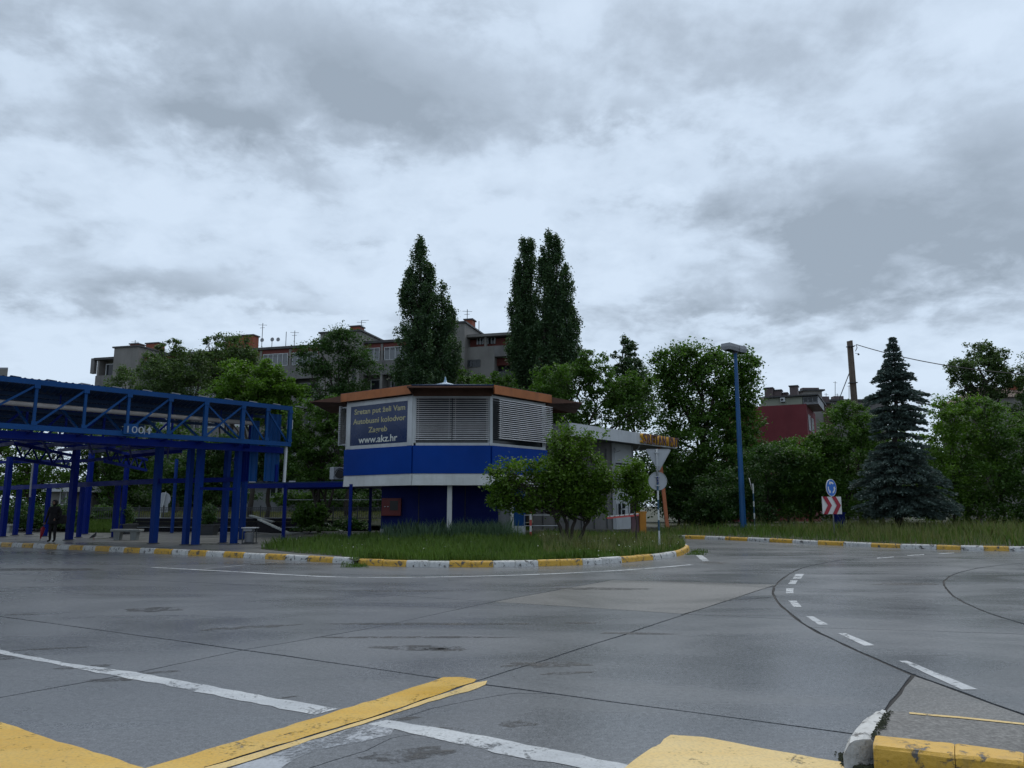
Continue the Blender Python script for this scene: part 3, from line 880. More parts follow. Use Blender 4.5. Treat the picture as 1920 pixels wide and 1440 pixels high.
ISL = [G(700, 1003, .2), G(600, 1010, .17), G(540, 1016, .16), G(487, 1029, .15), G(560, 1037, .15), G(640, 1043, .15), G(668, 1052, .15)] + island_in + [Vector((8.8, 40, 0)), Vector((9.4, 47.5, 0)), Vector((-6, 47.5, 0))]
ISL_EDGE = [(v.x, v.y) for v in ISL[:-2]]
isl, ISL_TRIS = clipped_ground('island_soil', ISL, zg, 'soil')
pk_in = off_in(pts, 0.14)
PLAT = [Vector((-60, 50, 0)), Vector((-60, 46, 0))] + pk_in + [G(668, 1052.5, .15), G(640, 1043.5, .15), G(560, 1037.5, .15), G(487, 1029.5, .15), G(540, 1016.5, .16), G(600, 1010.5, .17), G(700, 1003.5, .2), Vector((-6, 50, 0))]
plat, _t = clipped_ground('platform_pavement', PLAT, lambda x, y: 0.155, 'pavement', 2.5)
fk_in = off_in(gp(FK), 0.14)
VERGE = fk_in + [Vector((70, 24, 0)), Vector((90, 62, 0)), Vector((9.5, 62, 0)), Vector((9.6, 48, 0))]
FK_EDGE = [(v.x, v.y) for v in fk_in]
def zv(x, y): return 0.165 + 0.22 * smooth01(line_dist(x, y, FK_EDGE) / 5.0)
vg, VERGE_TRIS = clipped_ground('verge_soil', VERGE, zv, 'soil', 2.0)
def zl(x, y): return 0.62 + 0.45 * smooth01((y - 45) / 8.0)
LAWN = [Vector((-70, 46.2, 0)), Vector((-13.2, 46.2, 0)), Vector((-6.2, 47.6, 0)), Vector((9.5, 62, 0)), Vector((9.5, 66, 0)), Vector((-70, 66, 0))]
lw, LAWN_TRIS = clipped_ground('lawn_bank', LAWN, lambda x, y: zl(x, y) if x < -7 else 0.45, 'soil', 2.5)
# ------------------------------------------------------------------ far buildings
def facade_frame(pr, pl, zr):
    """facade plane through two points (right, left); returns mapper from photo pixels to (s, z) and a box maker"""
    R, L_ = Vector((pr[0], pr[1], 0)), Vector((pl[0], pl[1], 0))
    u = (L_ - R).normalized()                  # along the facade, to the left
    n = Vector((u.y, -u.x, 0))
    if n.y > 0: n = -n                         # towards the camera
    def on(px, py, off=0.0):
        r = ray(px, py)
        o = R + n * off
        t = o.dot(n) / r.dot(n)  if abs(r.dot(n)) > 1e-6 else 0
        # camera at (0,0,CAMZ): the plane is vertical, so only x, y matter
        q = Vector((r.x * t, r.y * t, CAMZ + r.z * t))
        return (q - o).dot(u), q.z
    def box(mb, s0, s1, z0, z1, o0, o1):
        """box between s0..s1 along, z0..z1, from depth o0 to o1 (positive = towards the camera)"""
        c = R + u * ((s0 + s1) / 2) + n * ((o0 + o1) / 2)
        ang = math.atan2(u.y, u.x)
        return mb.box((c.x, c.y, (z0 + z1) / 2), (abs(s1 - s0), abs(o1 - o0), abs(z1 - z0)), ang)
    def pbox(mb, x0, y0, x1, y1, o0, o1):
        s0, za = on(x0, y0, o1); s1, zb = on(x1, y1, o1)
        return box(mb, s0, s1, za, zb, o0, o1)
    def pt(s, z, o=0.0):
        q = R + u * s + n * o
        return Vector((q.x, q.y, z))
    return on, box, pbox, pt, u, n

def apartment_building():
    R = (-0.23, 67.0); L_ = (-43.4, 79.0)
    on, box, pbox, pt, u, n = facade_frame(R, L_, 17)
    T = empty('apartment_building', (R[0], R[1], 0), 'long grey apartment block with dark red top storey behind the poplars', 'apartment block')
    SL = (Vector(L_) - Vector(R)).length
    ztop = 16.9
    b = MB()
    box(b, -2.4, SL - 2.2, 0, ztop - 2.8, -14, -1.4)          # core behind the loggias
    b.build('wall', MT['bldg_grey'], T)
    b = MB(); box(b, -2.4, SL - 2.6, ztop - 2.8, ztop - 0.3, -14, -.75); b.build('top_storey_wall', MT['bldg_red'], T, label='dark red top storey wall')
    b = MB(); box(b, -2.6, SL + .3, ztop - 0.24, ztop, -14.5, 0.12); b.build('roof_slab', MT['roof_dark'], T)
    # storeys: parapet bands, recessed loggias, division walls
    s_right = on(876, 700)[0]
    fl = [ztop - 2.9 * k for k in range(1, 6)]
    for k, z in enumerate(fl):
        b = MB(); box(b, s_right + 1.8, SL, z - 0.35, z + 1.0, -0.18, 0.0)
        b.build('parapet', MT['bldg_grey_b'], T)
        b = MB(); box(b, s_right + 1.8, SL - 0.5, z - 0.25, z - 0.02, -1.4, -0.2)
        b.build('floor_slab', MT['bldg_grey_b'], T)
    for k in range(13):
        s = s_right + 2.0 + k * (SL - s_right - 2.2) / 12
        b = MB(); box(b, s - 0.12, s + 0.12, 0.2, ztop - 0.3, -1.4, -0.05)
        b.build('partition', MT['bldg_grey'], T)
    # loggia windows, each with panes and frames
    rw = random.Random(5)
    for k, z in enumerate(fl):
        for j in range(12):
            s = s_right + 2.0 + (j + 0.5) * (SL - s_right - 2.2) / 12
            w = 2.3
            kind = rw.random()
            if k == 0 and on(740, 650)[0] < s < on(690, 650)[0]:
                kind = 0.99
            if kind > 0.72:            # glazed-in balcony, near the parapet plane
                o0 = -0.10
                b = MB(); box(b, s - 1.35, s + 1.35, z + 1.0, z + 2.25, o0 - .06, o0 - .02)
                win = b.build('window', MT['glass_light' if kind < 0.97 else 'white_frame'], T)
                fr = MB()
                for q in range(6): box(fr, s - 1.35 + q * .54 - .03, s - 1.35 + q * .54 + .03, z + 1.0, z + 2.25, o0 - .02, o0 + .02)
                for zz in (1.03, 2.22): box(fr, s - 1.3, s + 1.3, z + zz - .03, z + zz + .03, o0 - .018, o0 + .012)
                if kind < 0.97: fr.build('frame', MT['white_frame'], win)
            else:
                b = MB(); box(b, s - w / 2, s + w / 2, z + 0.9, z + 2.3, (-1.37 if k else -.74), (-1.33 if k else -.70))
                win = b.build('window', MT['glass'], T)
                fr = MB()
                for q in (-1, 0, 1): box(fr, s + q * w / 2 - .05, s + q * w / 2 + .05, z + 0.9, z + 2.3, (-1.34 if k else -.71), (-1.27 if k else -.64))
                for zz in (0.9, 2.3): box(fr, s - w / 2, s + w / 2, z + zz - .05, z + zz + .05, (-1.335 if k else -.705), (-1.265 if k else -.635))
                fr.build('frame', MT['white_frame'], win)
    # right end section: solid wall, red recess on top, thick roof fascia
    sE = on(957, 700)[0] - 2.0
    b = MB(); box(b, s_right + 1.9, SL - 3, ztop - .95, ztop - .25, -.75, -.12); b.build('red_band', MT['bldg_red'], T)
    zA = on(900, 650)[1]
    b = MB(); box(b, s_right, on(927, 690)[0], 0, zA, -1.4, 0.02); b.build('wall', MT['bldg_grey'], T)
    b = MB(); box(b, on(927, 690)[0], sE, 0, on(940, 707)[1], -1.4, 0.02); b.build('wall', MT['bldg_grey'], T)
    b = MB(); box(b, on(927, 690)[0], sE, on(940, 668)[1], zA, -1.4, 0.02); b.build('wall', MT['bldg_grey_b'], T)
    b = MB(); pbox(b, 926, 697, 961, 708, 0.02, 0.5); b.build('balcony', MT['dark_grey'], T)
    b = MB(); box(b, on(926, 690)[0], sE, on(940, 707)[1], on(940, 668)[1], -1.35, -1.3); b.build('window', MT['glass'], T)
    b = MB(); box(b, s_right + .2, sE, on(915, 627)[1], ztop - 0.27, -0.3, 0.25); b.build('roof_fascia', MT['bldg_grey'], T)
    b = MB(); pbox(b, 908, 627, 912, 650, -0.3, 0.0); b.build('pillar', MT['bldg_grey'], T)
    for (x0, y0, x1, y1) in ((895, 633, 906, 646), (915, 631, 928, 645)):
        b = MB(); s0, z0 = on(x0, y1, -.7); s1, z1 = on(x1, y0, -.7); box(b, s0, s1, z0, z1, -.76, -.70)
        w_ = b.build('window', MT['glass'], T)
        f_ = MB()
        for q in (0, .5, 1): box(f_, s0 + (s1 - s0) * q - .05, s0 + (s1 - s0) * q + .05, z0, z1, -.70, -.66)
        f_.build('frame', MT['white_frame'], w_)
    b = MB(); s0, z0 = on(878, 688); s1, z1 = on(900, 675); box(b, s0, s1, z0, z1, 0.02, 0.05); w_ = b.build('window', MT['glass'], T)
    f_ = MB()
    for q in (0, .34, .67, 1): box(f_, s0 + (s1 - s0) * q - .05, s0 + (s1 - s0) * q + .05, z0, z1, 0.05, 0.09)
    for q in (z0, z1): box(f_, s0, s1, q - .05, q + .05, 0.05, 0.088)
    f_.build('frame', MT['dark_grey'], w_)
    # stair towers with slit windows
    for (x0, x1, ytop, name) in ((849, 876, 606, 0), (606, 681, 623, 1), (222, 268, 651, 2)):
        s0 = on(x0, 700)[0]; s1 = on(x1, 700)[0]; zt = on((x0 + x1) / 2, ytop, 0.8)[1]
        b = MB(); box(b, s0, s1, 0, zt, -9.0, 0.8)
        tw = b.build('stair_tower', MT['bldg_grey'], T)
        b = MB(); box(b, min(s0, s1) - .15, max(s0, s1) + .15, zt, zt + .15, -9.1, 0.95); b.build('cap', MT['roof_dark'], tw)
        m = min(s0, s1) + 0.55
        for q in range(5):
            b = MB(); box(b, m - .18, m + .18, zt - 3.2 - q * 2.9 - 1.5, zt - 3.2 - q * 2.9 + .7, 0.8, 0.84); b.build('slit_window', MT['glass'], tw)
    # chimneys
    for (x0, y0, x1, y1, o) in ((871, 598, 885, 619, -3), (657, 611, 674, 629, -4), (455, 628, 474, 646, -3), (423, 631, 448, 646, -4), (274, 643, 296, 660, -4), (244, 644, 258, 653, -4)):
        s0, z1 = on(x0, y0, o); s1, z0 = on(x1, y1, o)
        b = MB(); box(b, s0, s1, z0 - 1.5, z1 - .12, o - 1.0, o)
        ch = b.build('chimney', MT['brick'], T)
        b = MB(); box(b, s0 + .1, s1 - .1, z1 - .12, z1, o - 1.1, o + .1); b.build('cap', MT['roof_dark'], ch)
    # left end loggia: pillar carrying the roof
    b = MB(); pbox(b, 171, 672, 175, 700, -0.4, 0.0); b.build('pillar', MT['bldg_grey_b'], T)
    # roof aerials and dishes
    for (x, y0, y1, arms) in ((491, 641, 606, 1), (536, 640, 622, 0), (552, 638, 620, 1), (677, 628, 601, 2), (846, 608, 562, 0), (876, 600, 580, 1), (898, 617, 602, 0), (253, 646, 638, 1), (304, 655, 640, 1), (510, 641, 634, 0)):
        s, z0 = on(x, y0, -4); _, z1 = on(x, y1, -4)
        b = MB(); b.tube([pt(s, z0 - 1, -4), pt(s, z1, -4)], 0.035, 5)
        for q in range(arms):
            b.bar(pt(s - .5, z1 - .25 - q * .8, -4), pt(s + .5, z1 - .15 - q * .8, -4), .03, .03)
            b.bar(pt(s - .25, z1 - .5 - q * .8, -4), pt(s + .3, z1 - .5 - q * .8, -4), .03, .03)
        if arms == 2: b.bar(pt(s, z1, -4), pt(s - .8, z1 - .02, -4), .03, .03)
        b.build('aerial', MT['dark_grey'], T)
    for (x, y) in ((493, 640), (512, 639), (523, 639)):
        s, z = on(x, y, -1)
        c = pt(s, z + .1, -1)
        b = MB(); b.tube([c, c + n * .1, c + n * .16], [.06, .18, .21], 12); b.build('satellite_dish', MT['mid_grey'], T)
apartment_building()

def crimson_building():
    R = P(1514, 800, 72); L_ = P(1398, 800, 74.5)
    on, box, pbox, pt, u, n = facade_frame((R.x, R.y), (L_.x, L_.y), 10)
    T = empty('crimson_building', (R.x, R.y, 0), 'crimson walled building with cream top storey and roof chimneys beside the lamp post', 'building')
    zc = on(1460, 760)[1]
    SL = on(1398, 800)[0]
    b = MB(); box(b, 0, SL + 2, 0, zc, -9, 0); b.build('wall', MT['bldg_crimson'], T)
    b = MB(); s0 = on(1504, 750, -.25)[0]; s1 = on(1427, 750, -.25)[0]; zt = on(1465, 743, -.25)[1]
    box(b, s0, s1, zc, zt - .16, -8.5, -.25); b.build('upper_wall', MT['bldg_cream'], T, label='greenish cream upper storey wall')
    b = MB(); box(b, s0 - 1.5, s1 + .2, zt - .12, zt, -9, .06); b.build('roof_slab', MT['roof_dark'], T)
    # glazed corner loggia
    b = MB(); box(b, s0 - 1.4, s0 - .02, zc, zt - .13, -7, -.5); b.build('loggia', MT['mid_grey'], T)
    b = MB(); box(b, s0 - 1.35, s0 - .1, zc + .25, zt - .22, -.5, -.46); w_ = b.build('window', MT['glass'], T)
    f_ = MB()
    for q in range(4): box(f_, s0 - 1.37 + q * .42, s0 - 1.31 + q * .42, zc + .2, zt - .2, -.46, -.40)
    box(f_, s0 - 1.38, s0 - .05, zc + .62, zc + .68, -.455, -.405)
    f_.build('frame', MT['mid_grey'], w_)
    # side wall windows (seen obliquely)
    e = pt(0, 0, 0)
    side = -n
    for (k, z0, z1) in ((1.1, zc - 2.4, zc - .9), (4.2, zc - 2.4, zc - .9), (1.1, zc - 5.3, zc - 3.8)):
        q0 = e - n * k; q1 = e - n * (k + 1.3)
        b = MB(); b.slab([q0 + Vector((0, 0, z0)) - u * .03, q1 + Vector((0, 0, z0)) - u * .03, q1 + Vector((0, 0, z1)) - u * .03, q0 + Vector((0, 0, z1)) - u * .03], .05)
        w_ = b.build('window', MT['glass_light'], T)
        f_ = MB()
        for h in (0, .5, 1):
            q = q0.lerp(q1, h) - u * .06
            f_.bar(q + Vector((0, 0, z0)), q + Vector((0, 0, z1)), .08, .08)
        f_.build('frame', MT['white_frame'], w_)
    for (x0, y0, x1, y1, o) in ((1433, 727, 1449, 744, -2), (1450, 731, 1465, 744, -2.6), (1466, 736, 1476, 744, -3), (1480, 723, 1496, 744, -2)):
        s0, z1 = on(x0, y0, o); s1, z0 = on(x1, y1, o)
        b = MB(); box(b, s0, s1, z0 - .3, z1 - .1, o - 1, o); ch = b.build('chimney', MT['brick_grey'], T)
        b = MB(); box(b, s0 + .08, s1 - .08, z1 - .1, z1, o - 1.1, o + .1); b.build('cap', MT['roof_dark'], ch)
    # air conditioner hung on the cream wall
    s0, z1 = on(1463, 746, 0); s1, z0 = on(1472, 753, 0)
    c = pt((s0 + s1) / 2, z0, -.1)
    A = empty('air_conditioner', c, 'small white air conditioner hung on the cream upper wall', 'air conditioner')
    b = MB(); box(b, s0, s1, z0, z1, -.24, .1); b.build('casing', MT['white_frame'], A)
    q = pt(s0 + (s1 - s0) * .38, (z0 + z1) / 2, .1); b = MB(); b.tube([q, q + n * .03], [.12, .11], 12); b.build('fan_grille', MT['black'], A)
    for (dz) in (0,):
        b = MB(); box(b, s0 - .05, s1 + .05, z0 - .04, z0, -.25, .12); b.build('bracket', MT['dark_grey'], A)
    # stepped lower wings to the right, plain plaster
    T2 = empty('plastered_house', P(1545, 990, 84), 'grey plastered house with small roof stack behind the crimson building', 'house')
    for (x0, x1, y, d, m, nm) in ((1508, 1541, 733, 82, 'bldg_grey', 'wall'), (1540, 1560, 757, 84, 'roof_tile', 'wing')):
        a, c_ = P(x0, y, d), P(x1, y, d)
        b = MB(); b.box(((a.x + c_.x) / 2, d + 4, a.z / 2), (c_.x - a.x, 8, a.z)); b.build(nm, MT[m], T2)
        b = MB(); b.box(((a.x + c_.x) / 2, d + 4, a.z + .08), (c_.x - a.x + .5, 8.5, .16)); b.build('roof', MT['roof_dark'], T2)
    a = P(1521, 730, 83); b = MB(); b.box((a.x, 83.5, a.z - .1), (1.8, .8, .6)); b.build('chimney', MT['brick_grey'], T2)
    a = P(1549, 748, 85); b = MB(); b.box((a.x, 85.5, a.z - .2), (.8, .8, 1.0)); b.build('chimney', MT['brick_grey'], T2)
    T3 = empty('flat_roofed_block', P(1600, 990, 95), 'long flat roofed grey block far behind the timber pole', 'building')
    for (x0, x1, y, d) in ((1556, 1660, 752, 95),):
        a, c_ = P(x0, y, d), P(x1, y, d)
        b = MB(); b.box(((a.x + c_.x) / 2, d + 5, a.z / 2), (c_.x - a.x, 10, a.z)); b.build('wall', MT['bldg_grey_b'], T3)
        b = MB(); b.box(((a.x + c_.x) / 2, d + 5, a.z + .1), (c_.x - a.x + .6, 10.6, .2)); b.build('roof', MT['roof_dark'], T3)
    for x, y0, y1 in ((1566, 752, 715), (1549, 757, 737), (1592, 752, 722), (1570, 750, 738)):
        b = MB(); b.tube([P(x, y0 + 4, 96), P(x, y1, 96)], .035, 5); b.bar(P(x - 4, y1 + 2, 96), P(x + 4, y1 + 3, 96), .03, .03); b.build('aerial', MT['dark_grey'], T3)
    b = MB(); a = P(1573, 747, 95.5); b.box((a.x, 96, a.z - .3), (1.2, 1, 1.2)); b.build('chimney', MT['brick_grey'], T3)
    T4 = empty('brown_roofed_house', P(1895, 990, 80), 'house with brown pitched roof behind the trees at the far end', 'house')
    a, c_ = P(1840, 745, 80), P(2040, 745, 80)
    b = MB(); b.box(((a.x + c_.x) / 2, 84, a.z / 2), (c_.x - a.x, 8, a.z)); b.build('wall', MT['bldg_grey'], T4)
    zt = P(1900, 727, 84).z
    b = MB(); b.add([(a.x - .4, 79.6, a.z), (c_.x, 79.6, a.z), (c_.x, 88.4, a.z), (a.x - .4, 88.4, a.z), (a.x + 2.2, 84, zt), (c_.x, 84, zt)], [(0, 1, 5, 4), (2, 3, 4, 5), (3, 0, 4), (0, 3, 2, 1), (1, 2, 5)])
    rf = b.build('roof', MT['roof_tile'], T4)
    q = P(1901, 722, 83); MB().box((q.x, 83.2, q.z - .3), (.8, .8, 1.4)).build('chimney', MT['brick'], rf)
crimson_building()

def left_buildings():
    T = empty('pale_roof_building', P(-30, 990, 95), 'pale flat topped building rising over the blue canopy roof', 'building')
    a, c_ = P(-150, 692, 95), P(15, 693, 95)
    foot = [(a.x, 95), (c_.x, 95), (c_.x * 1.16, 106), (a.x - 2, 106)]
    MB().prism(foot, 0, a.z).build('wall', MT['bldg_grey'], T)
    MB().prism(foot, a.z, a.z + .2).build('roof', MT['mid_grey'], T)
    T = empty('low_house', P(118, 985, 66), 'low pinkish grey house with white window seen through the blue columns', 'house')
    a, c_ = P(92, 922, 66), P(140, 922, 66)
    MB().box(((a.x + c_.x) / 2, 68.5, a.z / 2), (c_.x - a.x, 5, a.z)).build('wall', MT['bldg_grey'], T)
    MB().box(((a.x + c_.x) / 2, 68.3, a.z + .35), (c_.x - a.x + .8, 6, .7)).build('roof', MT['light_grey'], T)
    for x in (124,):
        q = P(x, 932, 65.9)
        w_ = MB().box((q.x, 65.97, q.z), (1.0, .06, 1.2)).build('window', MT['glass'], T)
        f_ = MB()
        for dx in (-.5, 0, .5): f_.box((q.x + dx, 65.92, q.z), (.09, .05, 1.3))
        for dz in (-.62, .62): f_.box((q.x, 65.915, q.z + dz), (1.1, .05, .09))
        f_.build('frame', MT['white_frame'], w_)
    T = empty('veranda_house', P(520, 985, 60), 'low house with white framed windows beyond the fence', 'house')
    a, c_ = P(488, 908, 60), P(545, 908, 60)
    MB().box(((a.x + c_.x) / 2, 63, a.z / 2), (c_.x - a.x + 3, 6, a.z)).build('wall', MT['mid_grey'], T)
    MB().box(((a.x + c_.x) / 2, 63, a.z + .12), (c_.x - a.x + 4, 7, .24)).build('roof', MT['roof_dark'], T)
    for x in (512, 524, 536):
        q = P(x, 922, 59.9)
        w_ = MB().box((q.x, 59.97, q.z), (.42, .05, .75)).build('window', MT['glass'], T)
        f_ = MB()
        for dx in (-.22, .22): f_.box((q.x + dx, 59.93, q.z), (.07, .06, .85))
        f_.box((q.x, 59.925, q.z - .42), (.6, .07, .09)); f_.build('frame', MT['white_frame'], w_)
left_buildings()

# ------------------------------------------------------------------ blue platform canopy
def platform_canopy():
    A = Vector((-15.8, 23.8, 0)); B = Vector((-9.0, 31.2, 0))
    u = (B - A).normalized(); n = Vector((u.y, -u.x, 0))          # n towards the camera / right
    A2 = A - u * 9.0
    back = -n
    def at(s, z, o=0.0):                                             # s from A along u, o behind the front truss
        q = A + u * s + back * o
        return Vector((q.x, q.y, z))
    ZB, ZT = 4.10, 5.56
    SL = (B - A).length
    T = empty('platform_canopy', (-12.5, 30, .155), 'large blue steel lattice canopy over the bus platforms', 'canopy')
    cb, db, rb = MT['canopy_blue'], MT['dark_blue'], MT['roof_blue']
    # px columns of truss verticals -> s
    def s_at(px, o=0.0):
        r = ray(px, 800)
        k = r.x / r.y
        # A.x + u.x s = k (A.y + u.y s)
        return (k * (A.y + back.y * o) - (A.x + back.x * o)) / (u.x - k * u.y)
    MB().bar(at(-9, ZT), at(SL, ZT), .14, .17).build('top_chord', cb, T)
    MB().bar(at(-9, ZB), at(SL, ZB), .15, .17).build('bottom_chord', cb, T)
    MB().bar(at(-9, ZB - .22, .55), at(SL, ZB - .22, .55), .14, .24).build('eaves_beam', db, T)
    vpx = [-60, 62, 156, 238, 316, 384, 454, 500, 543]
    sv = [s_at(x) for x in vpx]
    while sv[0] > -8.5: sv.insert(0, sv[0] - 2.6)
    for i, s in enumerate(sv):
        w = .14 if i in (len(sv) - 1, len(sv) - 3, len(sv) - 4) else .085
        MB().bar(at(s, ZB + .1), at(s, ZT - .1), w, w, up=u).build('truss_post', cb, T)
    for i in range(len(sv) - 1):
        s0, s1 = sv[i] + .05, sv[i + 1] - .05
        last = i >= len(sv) - 4
        if not last or i == len(sv) - 4:
            MB().bar(at(s0, ZB + .12, -.02), at(s1, ZT - .12, -.02), .05, .065).build('truss_diagonal', cb, T)
        if last:
            MB().bar(at(s0, ZT - .12, .09), at(s1, ZB + .12, .09), .05, .065).build('truss_diagonal', cb, T)
    for s in sv:
        for z in (ZT - .14, ZB + .14):
            MB().slab([at(s - .085, z - .06, -.075), at(s + .085, z - .06, -.075), at(s + .085, z + .06, -.075), at(s - .085, z + .06, -.075)], .012).build('gusset_plate', cb, T)
    # second truss behind, and cross beams between them
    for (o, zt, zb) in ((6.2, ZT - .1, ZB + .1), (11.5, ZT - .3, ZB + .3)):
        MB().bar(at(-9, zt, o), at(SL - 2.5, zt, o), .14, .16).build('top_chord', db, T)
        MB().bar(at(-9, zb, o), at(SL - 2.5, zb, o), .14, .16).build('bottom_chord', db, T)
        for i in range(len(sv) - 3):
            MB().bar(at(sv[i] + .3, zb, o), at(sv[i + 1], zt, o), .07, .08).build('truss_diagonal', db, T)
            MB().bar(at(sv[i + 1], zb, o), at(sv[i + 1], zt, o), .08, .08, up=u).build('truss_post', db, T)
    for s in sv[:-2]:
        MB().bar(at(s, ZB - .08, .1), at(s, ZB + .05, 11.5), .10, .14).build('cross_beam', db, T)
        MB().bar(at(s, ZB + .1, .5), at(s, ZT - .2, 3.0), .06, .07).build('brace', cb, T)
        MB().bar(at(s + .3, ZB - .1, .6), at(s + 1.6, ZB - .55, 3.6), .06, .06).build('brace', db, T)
    # dark lattice girders below the roof, across the platforms
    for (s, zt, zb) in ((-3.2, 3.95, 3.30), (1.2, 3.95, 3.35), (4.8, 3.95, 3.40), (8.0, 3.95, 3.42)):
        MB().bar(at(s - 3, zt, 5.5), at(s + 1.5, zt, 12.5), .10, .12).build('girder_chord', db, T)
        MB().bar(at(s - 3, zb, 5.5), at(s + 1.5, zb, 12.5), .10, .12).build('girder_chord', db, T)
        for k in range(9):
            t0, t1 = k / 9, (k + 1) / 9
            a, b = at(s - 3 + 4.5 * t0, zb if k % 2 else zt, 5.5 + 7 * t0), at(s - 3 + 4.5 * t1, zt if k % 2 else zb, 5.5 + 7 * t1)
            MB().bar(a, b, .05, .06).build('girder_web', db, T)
    # stepped strips of corrugated roof sheet, running along the truss, each overlapping the next
    strips = 9
    for k in range(strips):
        o0, o1 = .15 + k * 1.36, 0.15 + k * 1.36 + (1.12 if k in (1, 2, 5) else 1.28)
        z0, z1 = ZT + .12 - .02 * k, ZT - .16 - .02 * k
        send = SL - .4 if k < 4 else SL - 2.6
        m = int((send + 9.0) / .10)
        vs = []
        for i in range(m + 1):
            s = -9.0 + i * .10
            h = .022 * (1 if i % 2 else -1)
            for (o, z) in ((o0, z0), (o1, z1)):
                q = at(s, z + h, o); vs.append(q)
        mb = MB().add(vs, [(2 * i, 2 * i + 1, 2 * i + 3, 2 * i + 2) for i in range(m)])
        mb.build('roof_sheet', rb, T)
        MB().bar(at(-9, z1 - .10, o1 - .05), at(send, z1 - .10, o1 - .05), .06, .12).build('purlin', rb, T)
    # small upstands along the top of the front edge
    for i in range(14):
        s = -3 + i * 1.02
        MB().bar(at(s, ZT + .13, .05), at(s + .3, ZT + .11, .05), .08, .03).build('roof_flashing', MT['mid_grey'] if i > 4 else rb, T)
    MB().tube([at(-9, 4.93, .9), at(s_at(474, .9), 4.93, .9)], .085, 10).build('pipe', MT['pipe'], T, smooth=True, label='pale service pipe along the inside of the truss')
    for i in range(7):
        s = -2 + i * 1.9
        MB().bar(at(s, 4.93, .9), at(s, 5.35, .9), .03, .03).build('pipe_hanger', db, T)
    # platform number plate on the bottom chord
    pl = MB().slab([at(s_at(229), 4.08, -.13), at(s_at(256), 4.08, -.13), at(s_at(256), 4.44, -.13), at(s_at(229), 4.44, -.13)], .025).build('number_plate', cb, T)
    NP = (at(s_at(230.5), 4.13, -.165), u)
    # end cladding: folded vertical sheets hanging behind the end bays
    def sheet_panel(px0, px1, o, z0, z1, m, nfold=8):
        s0, s1 = s_at(px0, o), s_at(px1, o)
        vs = []
        for i in range(nfold * 2 + 1):
            s = s0 + (s1 - s0) * i / (nfold * 2)
            f = .05 if (i // 2) % 2 else 0.0
            vs += [at(s, z0, o + f), at(s, z1, o + f)]
        MB().add(vs, [(2 * i, 2 * i + 2, 2 * i + 3, 2 * i + 1) for i in range(nfold * 2)]).build('cladding_sheet', m, T)
    sheet_panel(499, 527, .55, 2.62, 5.35, cb, 6)
    sheet_panel(471, 488, .9, 2.60, 5.05, cb, 3)
    sheet_panel(453, 468, 1.3, 2.60, 4.3, db, 3)
    MB().bar(at(s_at(494), 2.6, 1.0), at(s_at(494), 5.3, 1.0), .10, .10, up=u).build('end_post', db, T)
    MB().bar(at(s_at(535), 2.6, .6), at(s_at(535), 3.3, .6), .22, .10, up=u).build('end_box', db, T)
    MB().bar(at(s_at(540), 2.58, .1), at(s_at(541), 4.0, .1), .10, .08, up=u).build('rain_pipe', MT['light_grey'], T)
    MB().slab([at(s_at(545), 4.75, .3), at(s_at(552), 4.75, .3), at(s_at(552), 5.12, .3), at(s_at(545), 5.12, .3)], .18).build('lamp_box', MT['light_grey'], T)
    MB().slab([at(s_at(530), 4.75, .8), at(s_at(539), 4.75, .8), at(s_at(539), 5.1, .8), at(s_at(530), 5.1, .8)], .18).build('lamp_box', MT['mid_grey'], T)
    # columns: foot pixel, row of the foot, width in metres, top height
    cols = [(4, 1007, .24, 4.0), (28, 1004, .20, 2.7), (54, 1003, .22, 4.0), (84, 1006, .18, 2.7), (129, 1013, .26, 4.6), (147, 1008, .18, 2.7), (159, 1002, .24, 4.4), (214, 1008, .22, 2.7), (228, 1002, .20, 4.0),
            (287, 1019.5, .26, 4.45), (322, 1000, .14, 4.2), (347, 1022, .22, 4.1), (366, 1022.5, .25, 4.1), (418, 1018.5, .22, 4.1), (438, 1020, .24, 4.1), (453, 1012, .22, 4.1), (-60, 1006, .24, 4.0), (-110, 1010, .24, 4.0)]
    for (x, y, w, zt) in cols:
        g = G(x, y, .155)
        pr = MB().bar((g.x, g.y, .155), (g.x, g.y, zt), w, w * .8, up=(1, -.3, 0))
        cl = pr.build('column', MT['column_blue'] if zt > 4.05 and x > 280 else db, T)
        MB().box((g.x, g.y, .17), (w + .10, w + .08, .03)).build('base_plate', MT['dark_grey'], cl)
    # low roof edge beam that links the inner columns
    for (p, q, w, h) in ((P(-120, 921, 44.5), P(300, 902, 31.0), .12, .20), (P(300, 902, 31.0), P(445, 899, 31.5), .12, .18), (P(376, 916, 29.5), P(440, 917, 29.0), .10, .10), (P(-100, 868, 40), P(160, 864, 36), .10, .14), (P(160, 864, 36), P(340, 846, 33), .10, .14), (P(376, 842, 32), P(470, 838, 30), .08, .10)):
        MB().bar(p, q, w, h).build('low_beam', db, T)
    p, q = P(40, 866, 33.5), P(56, 935, 34.5)
    MB().tube([P(62, 868, 33.5), P(58, 905, 33.5), P(56, 932, 33.5)], .035, 6).build('rain_pipe', MT['light_grey'], T)
    return NP
NUMBER_POS = platform_canopy()

